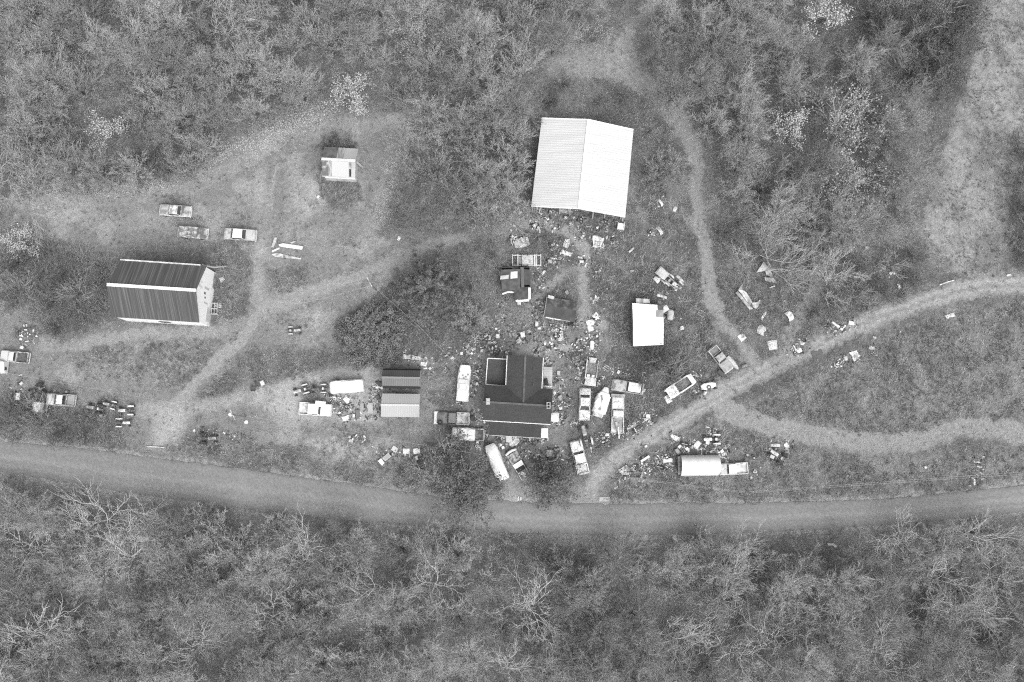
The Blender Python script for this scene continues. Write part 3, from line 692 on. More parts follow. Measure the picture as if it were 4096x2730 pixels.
m = MB(); q = inset4(q, .15); m.prism([lift(p, 0) for p in q], [lift(p, 2.18) for p in q]); obj('lean_wall', m, mat(.25), wshed, True, smooth=False)
m = MB(); a, b = P3(2641, 1249, 2.6), P3(2672, 1230, 2.4); beam(m, a, b, .9, .05); obj('loose_sheet', m, mat(.5, .35, 2), wshed, True, smooth=False)
m = MB(); a, b = P3(2636, 1205, 2.2), P3(2644, 1226, 2.8); beam(m, a, b, .5, .05); obj('loose_sheet', m, mat(.2, .12, 2), wshed, True, smooth=False)
m = MB(); x, y = P(2644, 1376, 3); m.tube([(x, y, 2.5), (x, y - .1, 3.7)], .07, 8); obj('stove_pipe', m, mat(.3), wshed, True)

# --- arched white shelter
q = quadz([(2722,1822),(2870,1820),(2870,1904),(2722,1906)], 0.8)
shel = empty('arched_shelter', centre(q), 'arched white canopy shelter standing in the rough grass below the lane', 'shelter')
m = MB()
def arch(u, v):
    a = PI * v; e0, e1 = lerp(q[3], q[0], .5 - .5 * math.cos(a)), lerp(q[2], q[1], .5 - .5 * math.cos(a))
    p = lerp(e0, e1, u); bulge = .05 * math.sin(a) * math.cos(u * 2 * PI * 4)
    ex = .25 * math.sin(a) * (u - .5)
    return (p[0] + ex, p[1], .05 + 2.9 * math.sin(a) ** .75 + bulge)
m.surf(arch, 24, 16, .03); obj('canopy', m, mat(.80, .86, .6, grain=.02, rough=.6), shel, True)
m = MB()
for i in range(5):
    m.tube([arch(i / 4 * .98 + .01, j / 12)[:2] + (arch(i / 4, j / 12)[2] - .08,) for j in range(13)], .04, 5)
obj('hoops', m, mat(.5), shel, True)
m = MB(); e = [arch(.985, j / 16) for j in range(17)]; e2 = [(p[0] - .04, p[1], p[2]) for p in e]; m.prism(e, e2); obj('end_wall', m, mat(.7), shel, True, smooth=False)
m = MB(); f = quadz([(2711,1828),(2723,1824),(2723,1900),(2713,1900)], 1.4); m.prism([lift(p, 1.3) for p in f], f)
for i in range(5): p_ = lerp(f[0], f[3], i / 4); m.box((p_[0] + .1, p_[1], 0), (.1, .1, 1.29))
obj('board_end', m, mat(.24, .14, 1.5, stretch=(.4, 3, 1)), shel, True, smooth=False)

# --- collapsed dark shack
c0 = P3(2060, 1140)
dsh = empty('collapsed_shack', c0, 'half fallen dark roofed shack with white trim boards', 'shed')
def flat(name, px, z, m_, th=.1, root=None, z2=None):
    zz = [z] * len(px) if z2 is None else z2
    t = [P3(u, v, zz[0] if z2 is None else zz[i]) for i, (u, v) in enumerate(px)]
    mb = MB(); mb.prism([(p[0], p[1], p[2] - th) for p in t], t); return obj(name, mb, m_, root, True, smooth=False)
dkr = mat(0.04, 0.075, 1.0, grain=.2)
flat('roof', [(2003,1080),(2080,1076),(2080,1160),(2008,1166)], 2.6, mat(.045, .08, .9), .1, dsh, [2.6, 2.8, 2.6, 2.2])
flat('roof', [(2095,1077),(2121,1080),(2122,1140),(2096,1140)], 2.7, mat(.06, .045, 1), .1, dsh)
flat('roof', [(2056,1152),(2117,1148),(2119,1196),(2058,1203)], 2.4, dkr, .1, dsh, [2.2, 2.6, 2.6, 2.2])
flat('ridge_board', [(2081,1070),(2095,1070),(2097,1150),(2084,1150)], 2.85, mat(.13, .07, 1.2, stretch=(3, .4, 1)), .08, dsh)
flat('roof_panel', [(2043,1088),(2070,1086),(2070,1113),(2042,1116)], 2.78, mat(.6, .42, 2.5), .05, dsh)
flat('roof_panel', [(2003,1104),(2036,1100),(2034,1116),(2000,1119)], 2.72, mat(.4, .28, 2), .05, dsh)
flat('trim_board', [(2008,1174),(2030,1166),(2056,1167),(2056,1173),(2030,1173),(2010,1180)], 1.9, mat(.75, .55, 2), .1, dsh)
flat('trim_board', [(2062,1202),(2092,1194),(2118,1197),(2116,1206),(2064,1209)], 2.3, mat(.8), .1, dsh)
flat('trim_board', [(2113,1151),(2123,1151),(2123,1198),(2113,1198)], 2.65, mat(.78, .5, 2), .05, dsh)
flat('window', [(2070,1209),(2084,1209),(2084,1220),(2070,1220)], 1.2, mat(.62), .05, dsh)
m = MB()
for u, v, h in ((2010,1085,2.4),(2078,1080,2.6),(2012,1160,2.0),(2060,1198,2.1),(2116,1195,2.3),(2118,1084,2.5)):
    x, y = P(u, v, h); m.box((x, y, 0), (.18, .18, h))
obj('post', m, mat(.12), dsh, True)
m = MB()
for p_, q_ in (((2006,1083),(2010,1162)),((2118,1082),(2120,1194)),((2006,1080),(2118,1078))): beam(m, P3(*p_), P3(*q_), .1, 2.1)
obj('wall', m, mat(.08, .05, 1), dsh, True, smooth=False)

# --- low tar roofed shed
tsh = empty('tar_roof_shed', P3(2240, 1240), 'low shed with sagging tar roof mossy on its upper slope', 'shed')
ns = quadz([(2187,1188),(2306,1205),(2304,1245),(2183,1221)], 1.9)
ns = [ns[0], ns[1], lift(ns[2], 2.5), lift(ns[3], 2.5)]
ss_ = [ns[3], ns[2]] + quadz([(2300,1290),(2174,1269)], 1.8)
def sag(mb, a, b, c, d, s=.14):
    return mb.surf(lambda u, v: tuple(np.array(lerp(lerp(a, b, u), lerp(d, c, u), v)) - np.array((0, 0, s * math.sin(PI * u) + .05 * math.sin(u * 23 + v * 5)))), 16, 6, .06)
m = MB(); sag(m, *ns); obj('roof', m, mat(.045, .12, .8, thr=.5, soft=.1, grain=.3), tsh, True)
m = MB(); sag(m, *ss_); obj('roof', m, mat(.040, .06, .5, grain=.15), tsh, True)
m = MB(); beam(m, lift(ss_[3], 1.66), lift(lerp(ss_[3], ss_[2], .85), 1.62), .16, .14); obj('eave_board', m, mat(.75, .2, .6, thr=.5, soft=.04), tsh, True)
m = MB(); beam(m, lift(ns[0], 1.85), lift(ns[3], 2.45), .1, .1); beam(m, lift(ns[3], 2.45), lift(ss_[3], 1.8), .1, .1); obj('verge_board', m, mat(.2), tsh, True)
m = MB(); q = inset4([ns[0], ns[1], ss_[2], ss_[3]], .3); m.prism([lift(p, 0) for p in q], [lift(p, 1.5) for p in q]); obj('wall', m, mat(.1, .06, 1), tsh, True, smooth=False)
m = MB(); a, b = P3(2192, 1187, 2.1), P3(2216, 1193, 2.1); beam(m, a, b, .5, .12); obj('roof_scrap', m, mat(.45, .3, 3), tsh, True)

# --- ruins under the spreading tree
ru = empty('plank_ruin', P3(3000, 1200), 'broken remains of a plank wall bent in an angle under the spreading tree', 'ruin')
def wallpx(name, pts, z0, hs, th, m_, root):
    mb = MB(); p = [P3(u, v, 0) for u, v in pts]
    for i in range(len(p) - 1): beam(mb, lift(p[i], z0), lift(p[i + 1], z0), th, hs)
    return obj(name, mb, m_, root, True, smooth=False)
def shp(name, px, z2, m_, root, th=.06):
    t = [P3(u, v, z) for (u, v), z in zip(px, z2)]; mb = MB(); mb.prism([(p[0], p[1], p[2] - th) for p in t], t); return obj(name, mb, m_, root, True, smooth=False)
oldw = lambda v: mat(v, v * .45, 1.3, thr=.55, soft=.1, grain=.25, stretch=(1, 1, 1))
shp('wall_side', [(2942,1172),(2952,1166),(3007,1228),(3012,1236),(2998,1240)], [.9, 1.4, 1.4, .6, .4], oldw(.42), ru)
shp('wall_side', [(2953,1160),(2973,1133),(2970,1160),(2985,1170),(3010,1210),(3000,1222),(2955,1165)], [1.6, .8, 1.7, 1.8, 1.8, 1.3, 1.2], oldw(.5), ru)
shp('wall_end', [(3008,1212),(3028,1210),(3042,1199),(3040,1212),(3027,1236),(3012,1232)], [1.2, .8, .8, .9, 1.3, 1.2], oldw(.55), ru)
sb = empty('slab_ruin', P3(3060, 1090), 'pale broken boards and slabs lying by the spreading tree trunk', 'ruin')
shp('board_sheet', [(3055,1047),(3072,1068),(3078,1078),(3044,1088),(3026,1090)], [.9, .7, .6, .5, .5], oldw(.4), sb)
shp('board_sheet', [(3062,1084),(3080,1081),(3092,1104),(3088,1110),(3064,1100)], [.6, .6, .6, .5, .4], oldw(.34), sb)
shp('board_sheet', [(3058,1110),(3095,1112),(3112,1138),(3095,1132),(3062,1124)], [.5, .7, .3, .3, .4], oldw(.34), sb)
shp('beam', [(3078,1150),(3098,1143),(3100,1147),(3080,1154)], [.4, .5, .5, .4], mat(.55), sb, .15)
tp = empty('torn_barn_boards', P3(1155, 965), 'strips of torn pale boards lying in the grass below the parked wrecks', 'boards')
shp('board', [(1098,950),(1108,951),(1106,964),(1094,990),(1085,988)], [.3] * 5, mat(.36, .28, 2), tp)
shp('board', [(1114,978),(1135,974),(1213,986),(1208,1000),(1150,992),(1118,986)], [.35, .4, .35, .3, .3, .3], mat(.72, .35, 2, thr=.55), tp)
shp('board', [(1087,1004),(1117,990),(1119,996),(1090,1010)], [.3] * 4, mat(.68, .4, 2), tp)
shp('board', [(1086,1018),(1110,1012),(1150,1022),(1205,1034),(1203,1039),(1100,1028)], [.2] * 6, mat(.5, .18, 1.5), tp)
shp('board', [(1160,970),(1185,964),(1175,972),(1165,976)], [.3] * 4, mat(.5, .3, 2), tp)
# ------------------------------------------------------------------ trees
def seg_mesh(segs):
    """every segment (p0,p1,r0,r1) a three-sided tapered stick"""
    S = np.array([list(a) + list(b) + [r0, r1] for a, b, r0, r1 in segs], np.float64)
    p0, p1, r0, r1 = S[:, :3], S[:, 3:6], S[:, 6:7], S[:, 7:8]
    d = p1 - p0; d /= np.linalg.norm(d, axis=1, keepdims=True) + 1e-9
    ref = np.where(np.abs(d[:, 2:3]) < .9, np.array([[0, 0, 1.]]), np.array([[1., 0, 0]]))
    a = np.cross(d, ref); a /= np.linalg.norm(a, axis=1, keepdims=True) + 1e-9; b = np.cross(d, a)
    V = []
    for p, r in ((p0, r0), (p1, r1)):
        for k in range(3): V.append(p + (a * math.cos(2.0944 * k) + b * math.sin(2.0944 * k)) * r)
    V = np.stack(V, 1).reshape(-1, 3); o = np.arange(len(S)) * 6
    T = np.concatenate([np.stack([o + i, o + (i + 1) % 3, o + 3 + (i + 1) % 3, o + 3 + i], 1) for i in range(3)])
    return V, T
def grow_tree(seed, H, RC, trunk_f, n1, kids, spread, twig_r, wob=0.25, limb_r=1.0, up=0.25, limlev=1, crad=.45, clen=(.38, .62), ang=(.3, .8)):
    r = random.Random(seed); lim, tw, tips = [], [], []
    def branch(p, d, L, rad, lev):
        n = (5, 4, 3, 2, 2)[min(lev, 4)]; pts = [p]; dd = d
        for i in range(n):
            wb = wob if lev <= limlev else wob * .42
            dd = (dd + Vector((r.gauss(0, wb), r.gauss(0, wb), r.gauss(0, wb) + up * .2))).normalized()
            pts.append(pts[-1] + dd * (L / n))
        end = 0.35 if lev < 3 else 0.5
        for i in range(n):
            ra, rb = rad * (1 - (1 - end) * i / n), rad * (1 - (1 - end) * (i + 1) / n)
            (lim if lev <= limlev else tw).append((pts[i], pts[i + 1], ra, rb))
        if lev - 1 < len(kids) and lev >= 1:
            k = kids[lev - 1]
            for j in range(k):
                t = (0.22 + 0.78 * (j + r.random()) / k) * n; i = min(int(t), n - 1); q = pts[i].lerp(pts[i + 1], t - i)
                ax = dd.orthogonal(); ax.rotate(Matrix.Rotation(r.uniform(0, 2 * PI), 3, dd))
                nd = dd.copy(); nd.rotate(Matrix.Rotation(r.uniform(*ang), 3, ax)); nd.z += up * (.5 if lev > 1 else 1); nd.normalize()
                branch(q, nd, L * r.uniform(*clen), max(rad * crad * (1 - .5 * t / n), twig_r if lev >= 2 else twig_r * 2), lev + 1)
        if lev >= len(kids): tips.append(pts[-1])
    base_r = H * 0.016 * limb_r; top = Vector((r.gauss(0, .4), r.gauss(0, .4), H * trunk_f)); p = Vector((0, 0, -.15))
    tp = [p, p.lerp(top, .35) + Vector((r.gauss(0, .12), r.gauss(0, .12), 0)), p.lerp(top, .7) + Vector((r.gauss(0, .15), r.gauss(0, .15), 0)), top]
    for i in range(3): lim.append((tp[i], tp[i + 1], base_r * (1 - .2 * i), base_r * (1 - .2 * (i + 1))))
    for j in range(n1):
        a = 2 * PI * (j + r.uniform(-.3, .3)) / n1; inc = r.uniform(*spread)
        d = Vector((math.cos(a) * math.sin(inc), math.sin(a) * math.sin(inc), math.cos(inc)))
        q = tp[2].lerp(top, r.random())
        L = RC * r.uniform(.75, 1.1) / max(math.sin(inc), .6); L = min(L, (H - q.z) * 1.1 + .5)
        branch(q, d, L, base_r * r.uniform(.4, .55), 1)
    return lim, tw, tips
def leaf_cloud(pts, r, per, rad, s0, s1, flat=.6):
    """small pointed leaf faces around each of the points"""
    P0 = np.repeat(np.array([tuple(p) for p in pts]), per, 0); k = len(P0)
    c = P0 + r.normal(0, rad, (k, 3)) * np.array([1, 1, .7]); s = r.uniform(s0, s1, (k, 1))
    a = r.normal(0, 1, (k, 3)) * np.array([1, 1, flat]); a /= np.linalg.norm(a, axis=1, keepdims=True)
    b = np.cross(a, r.normal(0, 1, (k, 3)) * np.array([.5, .5, 1.])); b /= np.linalg.norm(b, axis=1, keepdims=True) + 1e-9
    V = np.stack([c + a * s, c + b * s * .6, c - a * s, c - b * s * .6], 1).reshape(-1, 3)
    return V, np.arange(k * 4).reshape(-1, 4)

BARK = {'grey': mat(0.13, 0.2, 1.0, grain=.25, rnd=.25), 'dark': mat(0.055, 0.10, 1.0, grain=.25, rnd=.2), 'pale': mat(0.62, 0.42, 1.6, thr=.55, grain=.2, rnd=.15), 'mid': mat(.30, .2, 1.2, grain=.2, rnd=.2)}
TWIG = {'grey': mat(0.24, 0.33, .3, grain=.15, rnd=.32), 'light': mat(0.34, 0.46, .3, grain=.15, rnd=.2), 'dark': mat(0.09, 0.14, .3, grain=.15, rnd=.25)}
LEAF = {'needle': mat(0.075, 0.13, .9, grain=.25, gscale=3), 'pale': mat(0.30, 0.52, 1.0, grain=.25, gscale=3, rnd=.15), 'mid': mat(0.13, 0.26, .8, grain=.25, gscale=3, rnd=.2), 'dark': mat(0.055, 0.10, .8, grain=.3, gscale=3, rnd=.2), 'bush': mat(0.10, 0.18, .9, grain=.25, gscale=3), 'deep': mat(0.07, 0.125, .9, grain=.25, gscale=3)}
PROTO = {}
def proto(name, seed, leaf=None, bark='grey', twig='grey', **k):
    lim, tw, tips = grow_tree(seed, **k); r = np.random.default_rng(seed)
    tm = fast_mesh('trunk', *seg_mesh(lim), BARK[bark])
    if leaf:
        V, T = seg_mesh(tw); lv, lt = leaf_cloud(tips, r, *leaf[1:]); 
        cm = fast_mesh('twigs', V, T, TWIG[twig]); lm = fast_mesh('foliage', lv, lt, LEAF[leaf[0]]); PROTO[name] = (tm, cm, lm)
    else: PROTO[name] = (tm, fast_mesh('crown', *seg_mesh(tw), TWIG[twig]), None)
for i in range(7): proto('bare%d' % i, 100 + i, H=10 + (i % 3) * 1.4, RC=3.3 + .3 * (i % 4), trunk_f=.30 + .04 * (i % 3), n1=13 + i % 4, kids=(8, 7, 5), spread=(.1, 1.3), twig_r=.0145, wob=.2, up=.22, clen=(.32, .5), ang=(.45, 1.05), bark=('grey', 'dark')[i % 2])
for i in range(3): proto('fine%d' % i, 130 + i, H=7.5, RC=3.0, trunk_f=.18, n1=18, kids=(8, 7, 5), spread=(.1, 1.3), twig_r=.0145, clen=(.3, .5), wob=.14, up=.35, twig='light')
for i in range(4): proto('syc%d' % i, 150 + i, H=13 + i, RC=4.8, trunk_f=.45, n1=5 + i % 2, kids=(5, 4, 3), spread=(.45, 1.3), twig_r=.035, wob=.30, limb_r=.62, up=.2, limlev=2, crad=.66, clen=(.5, .8), ang=(.35, .9), bark='pale', twig='light')
for i in range(2): proto('wide%d' % i, 170 + i, H=11, RC=6.2, trunk_f=.3, n1=8, kids=(7, 6, 4), spread=(.7, 1.35), twig_r=.024, wob=.34, limb_r=.9, up=.18, bark='mid', twig='light')
for i in range(2): proto('pale_leaf%d' % i, 180 + i, leaf=('pale', 5, .26, .07, .15), H=7, RC=2.6, trunk_f=.25, n1=8, kids=(6, 5), spread=(.2, 1.2), twig_r=.02, up=.2)
for i in range(2): proto('mid_leaf%d' % i, 190 + i, leaf=('mid', 5, .3, .07, .16), H=8, RC=3.2, trunk_f=.25, n1=8, kids=(6, 6), spread=(.2, 1.2), twig_r=.02, up=.2)
for i in range(2): proto('dark_leaf%d' % i, 195 + i, leaf=('dark', 8, .34, .08, .18), bark='dark', twig='grey', H=8, RC=3.4, trunk_f=.2, n1=9, kids=(6, 6), spread=(.2, 1.3), twig_r=.02, up=.12)
proto('half_leaf', 210, leaf=('deep', 16, .28, .09, .2), bark='dark', twig='light', H=9, RC=4.7, trunk_f=.2, n1=12, kids=(8, 7), spread=(.25, 1.25), twig_r=.024, up=.15)
# brush: low many-stemmed bush without leaves
for i in range(2): proto('brush%d' % i, 220 + i, H=3.4, RC=2.0, trunk_f=.06, n1=14, kids=(6, 5), spread=(.2, 1.35), twig_r=.016, wob=.3, up=.2, bark='dark', twig=('dark', 'grey')[i])
def conifer(name, seed, H, RC, whorls, nb, leafm, tuft, droop):
    r = np.random.default_rng(seed); rr = random.Random(seed); lim, tips = [((0, 0, -.1), (0, 0, H), .26, .05)], []
    for w_ in range(whorls):
        f = w_ / (whorls - 1); z = H * (.12 + .84 * f); L = RC * (1 - f) ** .8 + .35
        for j in range(nb if f < .7 else nb - 3):
            a = 2 * PI * j / nb + rr.uniform(-.25, .25) + w_ * .7; l = L * rr.uniform(.75, 1.12)
            d = Vector((math.cos(a), math.sin(a), .12 + .35 * f)); p = Vector((0, 0, z + rr.uniform(-.2, .2))); q = p
            for s_ in range(1, 6):
                q2 = p + Vector((d.x * l * s_ / 5, d.y * l * s_ / 5, d.z * l * s_ / 5 - droop * l * (s_ / 5) ** 2)); lim.append((tuple(q), tuple(q2), .06 - .009 * s_, .052 - .009 * s_)); q = q2
                if s_ >= 2:
                    for m_ in range(1 + s_ // 2): tips.append(q2 + Vector((rr.gauss(0, .05 * l * .5), rr.gauss(0, .05 * l * .5), rr.gauss(0, .1))))
    tm = fast_mesh('trunk', *seg_mesh([(Vector(a), Vector(b), c, d) for a, b, c, d in lim]), BARK['dark'])
    V, T = leaf_cloud(tips, r, *tuft); PROTO[name] = (tm, None, fast_mesh('foliage', V, T, LEAF[leafm]))
conifer('pine', 301, 14, 6.9, 9, 9, 'needle', (26, .17, .09, .22, .5), .06)
conifer('cedar', 302, 7.5, 4.2, 9, 10, 'deep', (9, .26, .07, .17, .7), .02)
def dome(name, seed, rx, ry, h, n, leafm):
    r = np.random.default_rng(seed); u = r.uniform(0, 2 * PI, n); v = np.arccos(r.uniform(.02, 1, n)); k = r.uniform(.86, 1.0, n)
    bump = 1 + .13 * np.sin(u * 5 + 1) * np.sin(v * 6) + .10 * np.sin(u * 11 + v * 9) + .06 * np.sin(u * 3)
    pts = np.stack([rx * np.cos(u) * np.sin(v) * k * bump, ry * np.sin(u) * np.sin(v) * k * bump, .3 + h * np.cos(v) * k * bump], 1)
    tm = fast_mesh('trunk', *seg_mesh([(Vector((0, 0, 0)), Vector((math.cos(a) * rx * .6, math.sin(a) * ry * .6, h * .6)), .2, .06) for a in np.arange(0, 6.2, .8)]), BARK['dark'])
    V, T = leaf_cloud(pts, r, 7, .17, .07, .15, .9); PROTO[name] = (tm, None, fast_mesh('foliage', V, T, LEAF[leafm]))
dome('dome', 303, 5.8, 5.2, 3.2, 4200, 'bush')

n_tree = 0
def plant(kind, u, v, label, cat, group=None, s=1.0, name='bare_tree', zc=None, sx=1.0, rz=None):
    """stand a tree so that the middle of its crown is seen at u,v"""
    global n_tree
    tm, cm, lm = PROTO[kind]
    if zc is None: zc = {'b': 6.5, 'f': 4, 's': 9, 'w': 6, 'p': 4, 'm': 4, 'd': 4, 'h': 5, 'c': 4}[kind[0]] * s
    if kind.startswith('brush'): zc = 1.2 * s
    x, y = P(u, v, zc)
    o = empty(name, (x, y, 0), label, cat, R.uniform(0, 6.28) if rz is None else rz, group); o.scale = (s * sx, s / sx, s)
    for nm, me in (('trunk', tm), ('crown', cm), ('foliage', lm)):
        if me is not None:
            c = bpy.data.objects.new(nm if not (nm == 'crown' and lm) else 'twigs', me); COL.objects.link(c); c.parent = o
    n_tree += 1; return o
taken = []
def mark(u, v, r): taken.append((u, v, r))
# ones that stand out
for k, u, v, s, nm, lab, cat in [
    ('pine', 1730, 1172, 1.0, 'conifer', 'large dark conifer with tiers of branches beside the grass track', 'tree'),
    ('dome', 1482, 1332, 1.0, 'round_bush', 'broad dense rounded evergreen bush next to the large conifer', 'bush'),
    ('half_leaf', 1850, 1905, 1.0, 'roadside_tree', 'dark leafy tree hanging over the paved road below the covered van', 'tree'),
    ('cedar', 2205, 1925, 1.08, 'cedar', 'feathery dark cedar by the paved road at the lane mouth', 'tree'),
    ('pale_leaf0', 1405, 378, 1.15, 'leafy_tree', 'pale leafed tree at the edge of the wood above the tin shack', 'tree'),
    ('pale_leaf1', 3302, 55, 1.15, 'leafy_tree', 'pale leafed tree on the upper edge of the wood near the slope field', 'tree'),
    ('pale_leaf0', 3165, 505, 1.0, 'leafy_tree', 'compact pale leafed tree beside the mottled half leafed one', 'tree'),
    ('mid_leaf0', 3410, 545, 1.45, 'leafy_tree', 'mottled half leafed tree in the wood east of the grass loop', 'tree'),
    ('mid_leaf1', 3370, 760, 1.2, 'leafy_tree', 'grey leafed tree above the old sled in the brush', 'tree'),
    ('pale_leaf1', 430, 525, 0.95, 'leafy_tree', 'ragged pale leafed sapling in the wood above the barn clearing', 'tree'),
    ('mid_leaf1', 1655, 155, 1.0, 'leafy_tree', 'grey leafed tree deep in the upper wood', 'tree'),
    ('pale_leaf0', 1745, 545, 0.55, 'leafy_tree', 'small pale bush tree between the shack loop and the pole barn', 'tree'),
    ('pale_leaf1', 3458, 690, 0.42, 'leafy_tree', 'tiny white leafed sapling in the dark brush', 'tree'),
    ('pale_leaf0', 80, 965, 0.85, 'leafy_tree', 'sparse pale leafed tree in the brush beside the streaked barn', 'tree'),
    ('mid_leaf0', 2370, 142, 0.7, 'leafy_tree', 'low pale shrub on the rim of the upper grass loop', 'tree'),
    ('mid_leaf1', 2290, 150, 0.6, 'leafy_tree', 'smaller pale shrub on the rim of the upper grass loop', 'tree'),
    ('fine0', 2862, 480, 1.1, 'bare_tree', 'pale bare tree standing alone beside the grass track bend', 'tree'),
    ('bare1', 1968, 1012, .78, 'bare_tree', 'spreading bare tree beside the junk filled car hull', 'tree'),
    ('fine1', 1890, 1300, 1.0, 'bare_tree', 'bare fan shaped tree beside the conifer above the buckets', 'tree'),
    ('fine2', 2632, 690, .85, 'bare_tree', 'small twiggy tree nearest the pole barn wall by the track', 'tree'),
    ('fine0', 2705, 655, .85, 'bare_tree', 'small twiggy tree overhanging the grass track', 'tree'),
    ('wide0', 3085, 1000, 1.05, 'spreading_tree', 'wide spreading pale limbed tree over the plank ruin', 'tree'),
    ('wide1', 3330, 1090, .6, 'spreading_tree', 'small pale limbed tree at the edge of the ruin brush', 'tree'),
    ('wide1', 90, 760, .85, 'spreading_tree', 'pale limbed tree leaning over the edge of the upper clearing', 'tree'),
    ('fine2', 1645, 1920, .62, 'bare_tree', 'small bare bush tree on the verge by the two white panels', 'tree'),
    ('fine1', 1760, 690, 1.25, 'bare_tree', 'dense round bare tree between the shack loop and the pole barn', 'tree'),
    ('fine0', 1905, 590, 1.1, 'bare_tree', 'feathery bare tree nearest the pole barn', 'tree'),
    ('fine2', 2085, 240, 1.2, 'bare_tree', 'dense pale twigged tree beside the upper grass loop', 'tree'),
    ('fine1', 1985, 360, 1.0, 'bare_tree', 'pale twigged tree below the dense one beside the grass loop', 'tree'),
    ('fine1', 1850, 2225, 1.2, 'bare_tree', 'pale forked tree reaching over the edge of the paved road', 'tree'),
    ('fine0', 2790, 2165, 1.0, 'bare_tree', 'pale fan of twigs reaching over the paved road', 'tree'),
]:
    plant(k, u, v, lab, cat, None, s, nm, rz=0.3 if k == 'dome' else None); mark(u, v, 90 * s if k[0] not in 'pdh' else 150 * s)
# white limbed sycamores
SY = [(540,130,'white limbed sycamore with long bare boughs in the upper wood'),(905,95,'white limbed sycamore with a crooked fork in the upper wood'),(415,2085,'white forked sycamore just below the paved road'),(560,2060,'slimmer white sycamore beside the forked one below the road'),(500,2230,'low white sycamore below the forked pair'),
 (735,2600,'many limbed white sycamore in the lower wood'),(1085,2470,'bright white sycamore with curling limbs in the lower wood'),(1215,2190,'young white sycamore in the wood under the road'),(1505,2370,'small white crowned sycamore in the middle of the lower wood'),(1490,2480,'tangled white sycamore in the middle of the lower wood'),
 (1740,2350,'white forked sycamore top in the lower wood'),(2110,2420,'pale limbed sycamore in a round crown of twigs'),(2030,2660,'white boughed sycamore at the lower frame edge'),(2940,2380,'pale sycamore with fanning limbs in the lower wood'),(2680,2560,'thin pale sycamore in the lower wood'),(2820,2560,'white sycamore with a clear fork in the lower wood'),
 (2955,2610,'bent white sycamore beside the leaning trunk'),(3125,2560,'spread white sycamore beside the big cluster'),(3290,2440,'tall white sycamore with upright limbs, largest of the cluster'),(3360,2500,'white sycamore with parallel limbs in the cluster'),(3480,2600,'low spreading white sycamore under the cluster'),(3570,2690,'white sycamore at the lower frame edge beneath the cluster'),
 (3770,2330,'broad white sycamore with winding limbs'),(3980,2310,'white sycamore with a fan of many limbs at the frame edge'),(3945,2450,'thin star shaped white sycamore'),(3860,2500,'slender white sycamore with hanging boughs'),(3890,2690,'white forked sycamore near the lower corner'),(3600,2160,'short white sycamore stub at the road edge'),(3900,2140,'fallen looking pale sycamore at the road edge'),(150,2560,'pale limbed sycamore near the left lower wood'),(130,2190,'whitish spreading sycamore at the wood edge below the road')]
for i, (u, v, lab) in enumerate(SY):
    plant('syc%d' % (i % 4), u, v, lab, 'tree', None, (.62, .72, .8)[i % 3], 'sycamore'); mark(u, v, 85)
# vine-hung dark trees along the slope field and brush around the barn
for i, (u, v, s) in enumerate([(3795,80,1.0),(3840,175,.95),(3770,230,.9),(3680,150,.9),(3790,330,.9),(3610,80,.8),(3720,300,.8),(3870,50,.7),(3650,260,.8),(3500,60,.7)]):
    plant('dark_leaf%d' % (i % 2), u, v, 'dark vine hung tree crowding the edge of the slope field', 'tree', 'vine hung trees by the slope field', s, 'vine_tree'); mark(u, v, 70)
for i, (u, v, s) in enumerate([(560,660,.6),(620,680,.5),(690,640,.5),(480,700,.5),(760,650,.45),(330,715,.5)]):
    plant('dark_leaf%d' % (i % 2), u, v, 'dark leafy shrub on the wood margin above the grass clearing', 'shrub', 'dark shrubs above the clearing', s, 'shrub')
for i, (u, v, s) in enumerate([(4088,600,1.0),(4100,730,1.0),(4075,850,.9),(4110,950,1.0),(4085,1030,.7)]):
    plant('brush%d' % (i % 2), u, v, 'dark leafless thicket on the far side of the slope field', 'bush', 'thicket beyond the slope field', s * 1.5, 'thicket_bush')
for i, (u, v, s) in enumerate([(60,1040,1.2),(170,1010,1),(240,1090,1.1),(330,1040,1),(390,1130,.9),(300,1180,1.2),(200,1200,1),(90,1150,1.2),(330,1270,1),(410,1250,.8),(230,1310,.9),(150,1110,1.1),(50,1200,.9),(400,1060,.8)]):
    plant('brush%d' % (i % 2), u, v, 'bare brush bush crowding the blind end of the streaked barn', 'bush', 'brush beside the streaked barn', s, 'brush_bush')
for i, (u, v, s) in enumerate([(60,1690,1.3),(150,1700,1.2),(250,1720,1.1),(120,1640,1),(330,1730,1),(40,1620,1)]):
    plant('brush%d' % (i % 2), u, v, 'leafless bush in the brush strip between old tractors and road', 'bush', 'bushes between tractors and road', s, 'brush_bush')
for i, (u, v, s) in enumerate([(2610,1450,1.1),(2680,1480,1.2),(2560,1500,.9),(2740,1430,1),(2640,1400,.9),(2700,1540,.8),(2580,1420,.7)]):
    plant('brush%d' % (i % 2), u, v, 'tangled bare bramble bush below the white tin shed', 'bush', 'brambles below the white tin shed', s, 'bramble_bush')
for i, (u, v, s) in enumerate([(3330,1200,.9),(3420,1180,1),(3520,1150,.9),(3600,1180,.8),(3650,1120,.9),(3480,1230,.8),(3250,1240,.7),(3560,1060,1),(3420,1060,1),(3330,1020,.9),(3660,1020,1),(2960,880,1),(2900,930,.8)]):
    plant('brush%d' % (i % 2), u, v, 'bare brush bush in the rough ground above the gravel lane', 'bush', 'brush above the gravel lane', s, 'brush_bush')
for i, (u, v, s) in enumerate([(1300,575,.8),(1350,570,.9),(1395,585,.7)]):
    plant('dark_leaf%d' % (i % 2), u, v, 'dark shrub growing against the back of the tin shack', 'shrub', 'shrubs behind the tin shack', s * .38, 'shrub')
